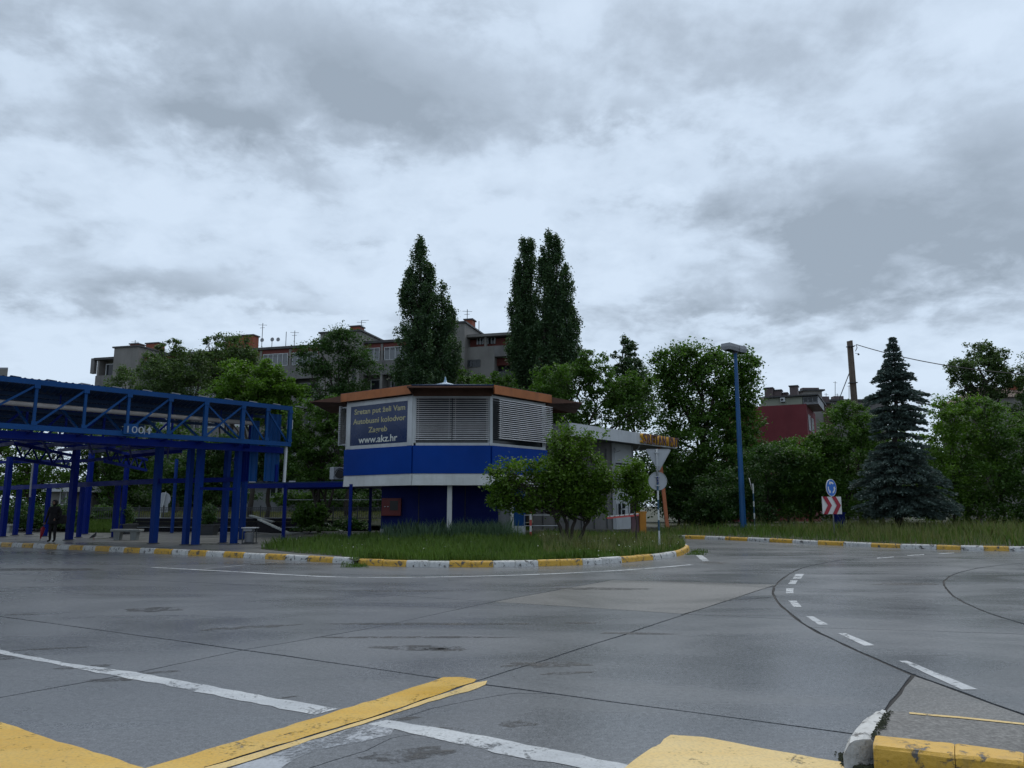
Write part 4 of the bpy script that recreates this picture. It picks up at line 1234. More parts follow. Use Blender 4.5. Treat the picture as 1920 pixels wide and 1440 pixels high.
def walkway_canopy():
    p, q = P(457, 911, 39.5), P(648, 907, 36.3)
    T = empty('walkway_canopy', (p.x, p.y, .2), 'low flat dark blue walkway roof between canopy and kiosk', 'canopy')
    u = (q - p).normalized(); b = Vector((-u.y, u.x, 0))
    z = 2.68
    def at(t, o, zz): v = p.lerp(q, t) + b * o; return Vector((v.x, v.y, zz))
    MB().slab([at(0, 0, z + .06), at(1.05, 0, z + .06), at(1.05, 3.0, z + .06), at(0, 3.0, z + .06)], .05).build('roof_sheet', MT['roof_blue'], T)
    for o in (0, 3.0):
        MB().bar(at(0, o, z - .06), at(1.05, o, z - .06), .08, .22).build('edge_beam', MT['dark_blue'], T)
    for k in range(8):
        MB().bar(at(k / 7, .05, z - .02), at(k / 7, 2.95, z - .02), .06, .10).build('cross_beam', MT['dark_blue'], T)
    for x, y, o in ((531, 1011, 0), (655, 1012, 0), (693, 1004, 0)):
        g = G(x, y, .19)
        MB().bar((g.x, g.y, .15), (g.x, g.y, z - .1), .13, .13, up=(1, 0, 0)).build('post', MT['dark_blue'], T)
    MB().bar(P(655, 908, 35.5), P(722, 903, 36), .08, .12).build('edge_beam', MT['dark_blue'], T)
    # lit white boxes on top edge
    for x in (473, 548):
        c = P(x, 903, 39.2); MB().box(c, (.30, .12, .08)).build('roof_light', MT['white_frame'], T)
walkway_canopy()

# ------------------------------------------------------------------ octagonal control kiosk
FONT = bpy.data.fonts[0] if len(bpy.data.fonts) else None
def text_mesh(name, txt, size, origin, xdir, updir, m, parent, extrude=0.004, width=None, bold=0.0, label=None, align='LEFT'):
    cu = bpy.data.curves.new(name, 'FONT')
    cu.body = txt; cu.size = size; cu.extrude = extrude; cu.offset = bold
    cu.align_x = align
    cu.resolution_u = 3
    tmp = bpy.data.objects.new('tmp_text', cu)
    COL.objects.link(tmp)
    dg = bpy.context.evaluated_depsgraph_get()
    me = bpy.data.meshes.new_from_object(tmp.evaluated_get(dg))
    bpy.data.objects.remove(tmp); bpy.data.curves.remove(cu)
    co = np.empty(len(me.vertices) * 3, dtype=np.float32); me.vertices.foreach_get('co', co); co = co.reshape(-1, 3)
    sx = 1.0
    if width is not None:
        w = co[:, 0].max() - co[:, 0].min()
        sx = width / w
    xdir, updir = Vector(xdir).normalized(), Vector(updir).normalized()
    nd = xdir.cross(updir).normalized()
    off = wloc(parent) if parent is not None else Vector((0, 0, 0))
    M_ = np.array([list(xdir * sx), list(updir), list(nd)], dtype=np.float32)
    co2 = co @ M_ + np.array(Vector(origin) - off, dtype=np.float32)
    me.vertices.foreach_set('co', co2.ravel()); me.update()
    me.name = name
    me.materials.clear(); me.materials.append(m)
    o = bpy.data.objects.new(name, me); COL.objects.link(o)
    if parent is not None: o.parent = parent
    return tag(o, label)
CANOPY = bpy.data.objects['platform_canopy']
PLATE = bpy.data.objects['number_plate']
text_mesh('lettering', '100', .34, NUMBER_POS[0], NUMBER_POS[1], (0, 0, 1), MT['number_grey'], PLATE, .004, .56)
def plate_arrow():
    o, u = NUMBER_POS
    n = Vector((0, 0, 1))
    def q(a, b): return o + u * a + n * b
    MB().slab([q(.66, -.02), q(.68, -.02), q(.68, .27), q(.66, .27)], .006).build('divider_line', MT['number_grey'], PLATE)
    mb = MB()
    mb.slab([q(.80, .0), q(.86, .0), q(.86, .13), q(.80, .13)], .006); mb.slab([q(.73, .12), q(.93, .12), q(.83, .26)], .006)
    mb.build('arrow', MT['number_grey'], PLATE)
plate_arrow()

def kiosk():
    C = [(-7.65, 39.6), (-7.65, 35.6), (-4.23, 33.0), (-.92, 33.0), (1.54, 35.9), (1.54, 39.6), (-.92, 42.3), (-4.23, 42.3)]
    C = [Vector((x, y, 0)) for x, y in C]
    cen = Vector((-3.05, 37.7, 0))
    T = empty('control_kiosk', (-3.05, 37.7, .4), 'octagonal blue and white control kiosk with orange roof edge', 'kiosk')
    def ring(k, off=0.0, z=0.0):
        """corner k pushed outwards by off"""
        p0, p1, p2 = C[k - 1], C[k], C[(k + 1) % 8]
        def nrm(a, b):
            d = (b - a).normalized(); return Vector((d.y, -d.x, 0)) if (Vector((d.y, -d.x, 0))).dot((a + b) / 2 - cen) > 0 else Vector((-d.y, d.x, 0))
        n1, n2 = nrm(p0, p1), nrm(p1, p2)
        m_ = (n1 + n2).normalized()
        q = p1 + m_ * (off / max(.3, m_.dot(n1)))
        return Vector((q.x, q.y, z))
    def fn(k):
        d = (C[(k + 1) % 8] - C[k]).normalized(); n_ = Vector((d.y, -d.x, 0))
        return n_ if n_.dot((C[k] + C[(k + 1) % 8]) / 2 - cen) > 0 else -n_
    Z0, Z1, Z2, Z3, Z4 = 2.50, 3.00, 4.19, 6.30, 6.78
    # white sloping skirt, blue band
    for k in range(8):
        a, b = k, (k + 1) % 8
        n_ = fn(k)
        MB().slab([ring(a, .03, Z0), ring(b, .03, Z0), ring(b, .0, Z1), ring(a, .0, Z1)] if True else [], -.08 if False else .08).build('skirt_panel', MT['white_render'], T)
        MB().slab([ring(a, .015, Z1), ring(b, .015, Z1), ring(b, .015, Z2), ring(a, .015, Z2)], .10).build('blue_panel', MT['band_blue'], T)
    MB().prism([ring(k, -.06)[:2] for k in range(8)], Z0 + .02, Z0 + .16).build('floor_slab', MT['dark_blue'], T)
    MB().prism([ring(k, -.10)[:2] for k in range(8)], Z2 - .05, Z2 + .03).build('sill_slab', MT['mid_grey'], T)
    # window storey: corner mullions, dark glazing behind
    for k in range(8):
        q = ring(k, -.05)
        MB().bar((q.x, q.y, Z2), (q.x, q.y, Z3 + .1), .16, .16, up=fn(k)).build('mullion', MT['white_frame'], T)
        a, b = ring(k, -.14), ring((k + 1) % 8, -.14)
        MB().slab([a + Vector((0, 0, Z2)), b + Vector((0, 0, Z2)), b + Vector((0, 0, Z3 + .1)), a + Vector((0, 0, Z3 + .1))], .02).build('glazing', MT['glass'], T)
        MB().bar(ring(k, -.03, Z2 + .06), ring((k + 1) % 8, -.03, Z2 + .06), .12, .12).build('sill', MT['white_frame'], T)
        MB().bar(ring(k, -.04, Z3 + .02), ring((k + 1) % 8, -.04, Z3 + .02), .12, .12).build('head_rail', MT['white_frame'], T)
    # sign on the left diagonal face (corner 1 -> 2)
    a, b = ring(1, .03), ring(2, .03)
    xd = (b - a).normalized(); Lw = (b - a).length; n1 = fn(1)
    def sp(s, z, o=0.0): v = a + xd * s + n1 * o; return Vector((v.x, v.y, z))
    zs0, zs1 = Z2 + .12, Z3 - .02
    fr = MB()
    for (s0, s1, z0, z1) in ((.06, .32, Z2 + .02, Z3 + .02), (Lw - .32, Lw - .04, Z2 + .02, Z3 + .02)):
        fr.bar(sp((s0 + s1) / 2, z0), sp((s0 + s1) / 2, z1), s1 - s0, .10, up=n1)
    for z in (Z2 + .08, Z3 - .06):
        fr.bar(sp(.30, z), sp(Lw - .30, z), .10, .16, up=(0, 0, 1))
    fr.build('sign_frame', MT['white_frame'], T)
    sg = MB().slab([sp(.30, Z2 + .16, .02), sp(Lw - .30, Z2 + .16, .02), sp(Lw - .30, Z3 - .14, .02), sp(.30, Z3 - .14, .02)], .02).build('sign_board', MT['sign_panel'], T)
    PW = Lw - .60
    ts = [('Sretan put \u017eeli Vam', .34, 1.43, .07, .95, 'letter_yellow'), ('Autobusni kolodvor', .34, .98, .055, .965, 'letter_yellow'), ('Zagreb', .34, .56, .335, .66, 'letter_yellow'), ('www.akz.hr', .43, .10, .165, .836, 'letter_white')]
    for (tx, sz, dz, s0, s1, m_) in ts:
        text_mesh('lettering', tx, sz, sp(.30 + PW * s0, Z2 + .16 + dz, .045), xd, (0, 0, 1), MT[m_], sg, .003, PW * (s1 - s0), .006)
    # louvred blinds, every slat a piece
    def blind(p, q, z0, z1, nrm, nsl, m='slat', sag=0.0):
        d = (q - p).normalized(); L_ = (q - p).length
        c = (p + q) / 2
        bl = MB()
        for e in (p + d * .12, q - d * .12):
            bl.bar(e + Vector((0, 0, z0 + .02)), e + Vector((0, 0, z1 - .02)), .03, .03, up=nrm)
        bo = bl.build('louvre_blind', MT['mid_grey'], T)
        # slat profile: a thin blade, leaning out at its foot
        h = (z1 - z0) / nsl
        prof = [(-.040, .026), (.020, .016), (.050, -.010), (.055, -.026), (.046, -.020), (.016, .008), (-.042, .018)]
        vs = []
        for e in (-L_ / 2, L_ / 2):
            for (o_, z) in prof:
                v = d * e + nrm * o_
                vs.append((v.x, v.y, z))
        k = len(prof)
        fs = [(i, (i + 1) % k, k + (i + 1) % k, k + i) for i in range(k)] + [tuple(range(k)), tuple(range(2 * k - 1, k - 1, -1))]
        me = bpy.data.meshes.new('slat'); me.from_pydata(vs, [], fs); me.materials.append(MT[m])
        off = wloc(T)
        for i in range(nsl):
            o = bpy.data.objects.new('slat', me); COL.objects.link(o); o.parent = bo
            z = z0 + (i + .5) * h
            o.location = Vector((c.x, c.y, z + RNG.uniform(-.004, .004))) - off
            o.rotation_euler = (0, RNG.uniform(-.0025, .0025), 0)
    n2 = fn(2)
    a2, b2 = ring(2, .06), ring(3, .06)
    d2 = (b2 - a2).normalized(); L2 = (b2 - a2).length
    blind(a2 + d2 * .10, a2 + d2 * (L2 * .495), Z2 + .22, Z3 - .02, n2, 21)
    blind(a2 + d2 * (L2 * .505), b2 - d2 * .08, Z2 + .22, Z3 - .02, n2, 21)
    n3 = fn(3)
    a3, b3 = ring(3, .22), ring(4, .30)
    d3 = (b3 - a3).normalized(); L3 = (b3 - a3).length
    blind(a3 + d3 * .36, b3 + d3 * .05, Z2 + .30, Z3 - .06, n3, 20)
    n0 = fn(0)
    a0, b0 = ring(0, .34), ring(1, .34)
    blind(b0 + (a0 - b0).normalized() * .1, a0, Z2 + .25, Z3 - .05, n0, 20)
    b00 = ring(1, .16)
    sf = MB()
    e0, e1 = ring(1, .05), ring(1, .42)
    w0 = C[1] + Vector((0, .12, 0)); w1 = w0 + Vector((-.42, .1, 0))
    for z in (Z2 + .25, Z3 - .12): sf.bar((w0.x, w0.y, z), (w1.x, w1.y, z), .06, .06)
    sf.bar((w1.x, w1.y, Z2 + .22), (w1.x, w1.y, Z3 - .1), .06, .06, up=(1, 0, 0)); sf.build('side_frame', MT['white_frame'], T)
    for k in (4, 5, 6, 7):
        p, q = ring(k, .06), ring((k + 1) % 8, .06)
        d = (q - p).normalized()
        blind(p + d * .15, q - d * .15, Z2 + .22, Z3 - .04, fn(k), 12)
    # roof: orange fascia on the diagonal faces, tilted brown awnings on the straight ones
    for k in (1, 3, 5, 7):
        p0, p1 = ring(k, .28, Z3 + .10), ring((k + 1) % 8, .28, Z3 + .10)
        MB().slab([p0, p1, p1 + Vector((0, 0, .38)), p0 + Vector((0, 0, .38))], .06).build('roof_fascia', MT['orange'], T)
    for k in (0, 2, 4, 6):
        n_ = fn(k)
        i0, i1 = ring(k, .20, Z4 - .06), ring((k + 1) % 8, .20, Z4 - .06)
        e0, e1 = ring(k, .28) + n_ * 1.45, ring((k + 1) % 8, .28) + n_ * 1.45
        e0.z = e1.z = Z4 - .30
        if k in (0, 4): e0.z = e1.z = Z4 - .36
        aw = MB().slab([i0, i1, e1, e0], .05).build('awning', MT['brown_under'], T)
        MB().bar(e0, e1, .05, .07).build('awning_edge', MT['brown_under'], aw)
        p0, p1 = ring(k, .10, Z3 + .02), ring((k + 1) % 8, .10, Z3 + .02)
        MB().slab([p0, p1, p1 + Vector((0, 0, .44)), p0 + Vector((0, 0, .44))], .05).build('roof_fascia', MT['brown_under'], T)
        for e, i_ in ((e0, i0), (e1, i1)):
            lo = Vector((i_.x, i_.y, Z4 - .40))
            MB().slab([i_, e, lo], .03).build('awning_cheek', MT['brown_under'], aw)
    MB().prism([ring(k, .16)[:2] for k in range(8)], Z3 + .12, Z4 - .10).build('soffit', MT['brown_under'], T)
    apex = Vector((-3.3, 37.6, 7.55))
    mb = MB()
    rp = [ring(k, .30, Z4 - .02) for k in range(8)]
    rq = [p.lerp(apex, .62) for p in rp]
    for k in range(8):
        j = (k + 1) % 8
        m_ = MB(); m_.slab([rp[k], rp[j], rq[j], rq[k]], .04); m_.build('roof_sheet', MT['roof_blue'], T)
        m_ = MB(); m_.add([rq[k], rq[j], apex], [(0, 1, 2)]); m_.build('roof_cap_sheet', MT['grey_metal'], T)
    MB().lathe(apex + Vector((0, 0, -.08)), [(.66, 0), (.5, .08), (.24, .15), (.09, .2), (.05, .34), (.03, .46), (.0, .5)], 14).build('roof_finial', MT['finial'], T, smooth=True)
    # ground floor: recessed blue core, plinth, pole, grey door part
    def core(x0, x1, y0, y1, z0, z1, m, nm):
        return MB().box(((x0 + x1) / 2, (y0 + y1) / 2, (z0 + z1) / 2), (x1 - x0, y1 - y0, z1 - z0)).build(nm, MT[m], T)
    gx0 = P(715, 950, 35).x; gx1 = P(934, 950, 35).x
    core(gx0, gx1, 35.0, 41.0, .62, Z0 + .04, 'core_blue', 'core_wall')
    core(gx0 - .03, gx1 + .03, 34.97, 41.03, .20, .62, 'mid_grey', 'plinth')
    for x in (785, 872):
        q = P(x, 950, 34.98); MB().box((q.x, 34.985, 1.6), (.03, .03, 1.9)).build('panel_joint', MT['black'], T)
    g = P(843, 950, 33.4)
    MB().bar((g.x, g.y, .3), (g.x, g.y, Z0 + .02), .20, .20, up=(1, 0, 0)).build('support_column', MT['white_render'], T)
    x0, x1 = P(934, 950, 35.2).x, P(957, 950, 35.2).x
    core(x0, x1, 35.2, 38, .2, Z0 + .02, 'mid_grey', 'door_wall')
    q = P(957.5, 950, 34.9); q2 = P(963, 950, 34.9)
    core(q.x, q2.x, 34.9, 35.4, .2, Z0 + .02, 'white_render', 'door_post')
    q3 = P(985, 950, 35.0)
    core(q2.x + .01, q3.x, 35.0, 35.15, .75, Z0 + .0, 'canopy_blue', 'blue_door')
    core(q2.x + .01, q3.x, 35.0, 35.15, .2, .75, 'light_grey', 'door_kick_plate')
    return T
kiosk()

def fire_cabinet():
    a, b = P(716, 967, 34.9), P(753, 934, 34.9)
    T = empty('fire_cabinet', ((a.x + b.x) / 2, 34.9, a.z), 'red fire cabinet on the dark blue kiosk wall', 'cabinet')
    MB().box(((a.x + b.x) / 2, 34.86, (a.z + b.z) / 2), (b.x - a.x, .24, b.z - a.z)).build('case', MT['red'], T, bevel=.015)
    MB().box(((a.x + b.x) / 2 + .12, 34.73, (a.z + b.z) / 2 + .06), (.36, .02, .42)).build('recess', MT['black'], T)
    for dx in (-.28, -.14):
        MB().lathe(((a.x + b.x) / 2 + dx, 34.73, (a.z + b.z) / 2), [(.035, 0), (.035, .03)], 8).build('knob', MT['white_frame'], T)
fire_cabinet()

def kiosk_air_conditioner():
    a, b = P(618, 901, 37.2), P(650, 876, 37.2)
    T = empty('air_conditioner', ((a.x + b.x) / 2, 37.2, a.z), 'grey air conditioner standing on the blue walkway roof by the kiosk', 'air conditioner')
    cx, cz = (a.x + b.x) / 2, (a.z + b.z) / 2 + .03
    MB().box((cx, 37.4, cz), (b.x - a.x, .36, b.z - a.z - .04)).build('casing', MT['mid_grey'], T, bevel=.02)
    MB().box((a.x + .10, 37.20, cz), (.20, .05, b.z - a.z - .06)).build('side_panel', MT['light_grey'], T)
    c = Vector((cx + .08, 37.215, cz))
    MB().tube([c, c + Vector((0, -.03, 0))], [.25, .24], 18).build('fan_grille', MT['black'], T)
    for dx in (-.3, .3): MB().box((cx + dx, 37.4, a.z + .0), (.06, .36, .08)).build('foot', MT['dark_grey'], T)
    MB().tube([c + Vector((-.3, -.05, -.2)), c + Vector((-.1, -.08, .18)), c + Vector((.15, -.06, .12)), c + Vector((.28, 0, -.25))], .012, 5).build('hose', MT['grey_metal'], T)
kiosk_air_conditioner()

# ------------------------------------------------------------------ exit lane booth with the long fascia
def exit_booth():
    p, q = P(1065, 805, 38.0), P(1266, 830, 47.0)
    u = Vector((q.x - p.x, q.y - p.y, 0)).normalized(); back = Vector((-u.y, u.x, 0))
    L_ = Vector((q.x - p.x, q.y - p.y, 0)).length
    p = Vector((p.x, p.y, 0))
    T = empty('exit_booth', (p.x + 3, p.y + 3, .4), 'pale grey exit booth with a long roof fascia bearing letters', 'booth')
    ZB, ZT = 5.08, 5.72
    def at(s, z, o=0.0): v = p + u * s + back * o; return Vector((v.x, v.y, z))
    npan = 3
    for k in range(npan):
        s0, s1 = L_ * k / npan + .008, L_ * (k + 1) / npan - .008
        MB().slab([at(s0, ZB), at(s1, ZB), at(s1, ZT), at(s0, ZT)], .08 * (1)).build('fascia_panel', MT['light_grey'], T)
    MB().slab([at(L_, ZB), at(L_, ZB, 4.5), at(L_, ZT, 4.5), at(L_, ZT)], .06).build('fascia_panel', MT['light_grey'], T)
    MB().slab([at(0, ZB), at(0, ZB, 4.5), at(0, ZT, 4.5), at(0, ZT)], .06).build('fascia_panel', MT['light_grey'], T)
    MB().slab([at(.05, ZB + .06, .08), at(L_ - .05, ZB + .06, .08), at(L_ - .05, ZB + .06, 4.4), at(.05, ZB + .06, 4.4)], .30).build('roof_slab', MT['dark_grey'], T)
    # booth walls
    def wall(x0, d0, x1, d1, z0, z1, m, nm, t=.1):
        a, b = P(x0, 950, d0), P(x1, 950, d1)
        a.z = b.z = z0
        d = (b - a).normalized(); nn = Vector((-d.y, d.x, 0)) * t
        return MB().add([a, b, b + nn, a + nn, *[v + Vector((0, 0, z1 - z0)) for v in (a, b, b + nn, a + nn)]], [(0, 1, 5, 4), (1, 2, 6, 5), (2, 3, 7, 6), (3, 0, 4, 7), (4, 5, 6, 7), (3, 2, 1, 0)]).build(nm, MT[m], T)
    wall(1000, 42.0, 1149, 43.3, .35, ZB + .05, 'bldg_grey_b', 'side_wall')  # darker grey than the end wall: shade below the fascia put into the colour
    for k in range(6):
        x = 1018 + k * 24
        q_ = P(x, 950, 42.0 + .0087 * (x - 1000)); MB().box((q_.x, q_.y - .04, 2.6), (.04, .05, 4.4)).build('wall_batten', MT['dark_grey'], T)
    wall(1149, 43.2, 1155, 43.15, .35, ZB + .05, 'light_grey', 'corner_post', .16)
    wall(1155, 43.2, 1186, 44.9, 4.03, ZB + .05, 'light_grey', 'upper_panel')
    wall(1155, 43.3, 1190, 45.2, 2.5, 4.03, 'dark_grey', 'louvre_back')
    wall(1155, 43.15, 1191, 45.1, .35, 2.5, 'light_grey', 'end_wall')
    wall(1186, 44.9, 1190, 45.1, 4.03, ZB + .02, 'mid_grey', 'corner_post', .14)
    for k in range(10):
        z = 2.58 + k * .15
        a, b = P(1155.5, 950, 43.15), P(1190.5, 950, 45.05)
        MB().slab([Vector((a.x, a.y, z)), Vector((b.x, b.y, z)), Vector((b.x - .02, b.y - .09, z - .06)), Vector((a.x - .02, a.y - .09, z - .06))], .012).build('slat', MT['white_frame'], T)
    for (x0, x1, y0, y1) in ((1158, 1163, 944, 966), (1165, 1171, 944, 953), (1165, 1171, 956, 966), (1180, 1188, 940, 962)):
        d = 43.12 + (x0 - 1155) * .054
        a, b = P(x0, y1, d), P(x1, y0, d + (x1 - x0) * .06)
        w_ = MB().slab([a + Vector((0, -.06, 0)), Vector((b.x, b.y - .06, a.z)), b + Vector((0, -.06, 0)), Vector((a.x, a.y - .06, b.z))], .03).build('window', MT['glass'], T)
        MB().bar(Vector((a.x, a.y - .1, a.z)), Vector((a.x, a.y - .1, b.z)), .05, .05).build('frame', MT['white_frame'], w_)
    # bracket pipe under the fascia
    MB().tube([P(1190, 846, 45), P(1196, 842, 45), P(1199, 836, 45), P(1199, 832, 45)], .035, 6).build('bracket_pipe', MT['light_grey'], T)
    MB().tube([P(1151, 840, 43.0), P(1154, 844, 43.0), P(1152, 848, 43.0), P(1158, 847, 43.0), P(1163, 845, 43.0)], .015, 5).build('loose_cable', MT['black'], T)
    # orange post
    g = G(1252, 989, .40)
    top = at(L_ - .45, ZB, .9)
    MB().bar((g.x, g.y, .1), (top.x, top.y, ZB + .06), .20, .20, up=(1, 0, 0)).build('support_post', MT['rust_orange'], T)
    # letters: yellow bodies with faded dark faces, standing on the fascia
    txt = 'SRETAN PUT'
    s0, s1 = None, None
    r = ray(1196, 830); k_ = r.x / r.y
    s0 = (k_ * p.y - p.x) / (u.x - k_ * u.y)
    s1 = L_ - .12
    wid = s1 - s0
    adv = wid / (len(txt) - .35)
    for i, ch in enumerate(txt):
        if ch == ' ': continue
        o = s0 + adv * (i - (0.3 if i > 6 else 0)) + .05
        a = at(o, ZB + .07, -.14)
        lt = text_mesh('letter', ch, .80, a, u, (0, 0, 1), MT['yellow_letter'], T, .10, adv * .86, .0)
        text_mesh('letter_face', ch, .80, at(o + .10, ZB + .07, -.26), u, (0, 0, 1), MT['letter_face'], lt, .02, adv * .80, .004)
    return T
exit_booth()

def barrier():
    g = G(1205, 1000, .30); d = 38.0
    b0, b1 = P(1202, 1000, d), P(1202, 962, d)
    T = empty('boom_barrier', (b0.x, d, .3), 'orange barrier post with red and white boom before the exit booth', 'barrier')
    MB().box((b0.x + .08, d, (b1.z + .3) / 2), (.32, .34, b1.z - .3)).build('post', MT['barrier_orange'], T, bevel=.02)
    MB().box((b0.x - .28, d + .05, (b1.z + .3) / 2 - .06), (.36, .2, b1.z - .42)).build('stand', MT['letter_face'], T)
    MB().box((b0.x + .02, d - .02, b1.z + .03), (.5, .3, .10)).build('head', MT['barrier_orange'], T)
    e0, e1 = P(1138, 970.5, 36.6), P(1197, 965, 37.8)
    n = 7
    bm_ = MB().bar(e0, e1, .05, .12).build('boom', MT['red_white'], T)
    MB().bar(e0 + Vector((0, -.002, .045)), e1 + Vector((0, -.002, .045)), .058, .045).build('boom_stripe', MT['white_sign'], bm_)
    for k in range(6):
        a = e0.lerp(e1, (k + .35) / 6.5); b = e0.lerp(e1, (k + .62) / 6.5)
        MB().bar(a + Vector((0, -.006, .045)), b + Vector((0, -.006, .045)), .062, .03).build('boom_mark', MT['black'], bm_)
    # second, upright striped arm and rail by the kiosk door
    g = P(995, 1000, 33.5)
    T2 = empty('striped_post', (g.x, 33.5, .3), 'thin red and white striped post beside the blue kiosk door', 'post')
    for k in range(6):
        MB().bar((g.x, 33.5, .3 + k * .25), (g.x, 33.5, .55 + k * .25), .09, .09, up=(1, 0, 0)).build('stripe', MT['white_sign' if k % 2 else 'red_white'], T2)
    T3 = empty('hand_rail', (g.x - .3, 33.8, .3), 'thin grey tube rail beside the striped post', 'rail')
    x0, x1 = P(983, 960, 33.8).x, P(1050, 960, 33.8).x
    z = P(1000, 966, 33.8).z
    MB().tube([(x0, 33.8, .3), (x0, 33.8, z), (x1, 33.8, z)], .022, 6).build('rail', MT['grey_metal'], T3)
    MB().tube([(x0, 33.8, z - .45), (x1, 33.8, z - .45)], .018, 6).build('rail', MT['grey_metal'], T3)
barrier()

# ------------------------------------------------------------------ signs and posts
def yield_sign():
    g = G(1236.5, 1026, .25)
    T = empty('give_way_sign', (g.x, g.y, .2), 'back of triangular and round traffic signs on blue white post', 'traffic sign')
    d = g.y
    tilt = (P(1233.5, 843, d).x - g.x)
    ztop = P(1234, 842, d).z
    def pz(y): return P(1234, y, d).z
    edges = [1026, 995, 975, 956, 937, 920, 905]
    for i in range(len(edges) - 1):
        MB().tube([(g.x, d, pz(edges[i])), (g.x, d, pz(edges[i + 1]))], .033, 10, caps=False).build('post_band', MT['pole_white' if i % 2 == 0 else 'pole_blue'], T, smooth=True)
    MB().tube([(g.x, d, pz(905)), (g.x, d, ztop)], .033, 10).build('post', MT['grey_metal'], T, smooth=True)
    def plate(poly, y0, t, nm, m):
        MB().add([(x, y0, z) for x, z in poly] + [(x, y0 - t, z) for x, z in poly], [tuple(range(len(poly))), tuple(range(2 * len(poly) - 1, len(poly) - 1, -1))] + [(k, (k + 1) % len(poly), len(poly) + (k + 1) % len(poly), len(poly) + k) for k in range(len(poly))]).build(nm, MT[m], T)
    x0, x1 = P(1211, 842, d).x, P(1257.5, 842, d).x
    zt, zb = pz(842.5), pz(882)
    xm = (x0 + x1) / 2
    r = .04
    tri = [(x0 + r, zt), (x1 - r, zt), (x1 - .005, zt - .03), (x1 - .02, zt - .06), (xm + .035, zb + .02), (xm, zb), (xm - .035, zb + .02), (x0 + .02, zt - .06), (x0 + .005, zt - .03)]
    plate(tri, d + .05, .02, 'triangle_plate', 'sign_grey')
    cx, cz = P(1233.5, 902, d).x, pz(902)
    rr = (P(1251, 902, d).x - P(1216.5, 902, d).x) / 2
    cir = [(cx + rr * math.cos(2 * math.pi * k / 36), cz + rr * math.sin(2 * math.pi * k / 36)) for k in range(36)]
    plate(cir, d + .05, .02, 'round_plate', 'sign_grey')
    # turned rims and clamp bars
    rim = [(cx + (rr - .004) * math.cos(2 * math.pi * k / 36), d + .02, cz + (rr - .004) * math.sin(2 * math.pi * k / 36)) for k in range(37)]
    MB().tube(rim, .010, 6).build('rim', MT['grey_metal'], T)
    ti = [(x, d + .02, z) for x, z in tri] + [(tri[0][0], d + .02, tri[0][1])]
    MB().tube(ti, .010, 6).build('rim', MT['grey_metal'], T)
    for z in (zt - .12, zb + .16, cz + .15, cz - .15):
        MB().box((g.x, d - .0, z), (.16, .07, .035)).build('clamp', MT['grey_metal'], T)
    for k, (dx, z) in enumerate(((0, cz + .02), (.01, cz - .06), (-.005, cz + .12))):
        MB().box((g.x + dx, d - .036, z), (.035, .006, .055)).build('sticker', MT['dark_blue'], T)
yield_sign()

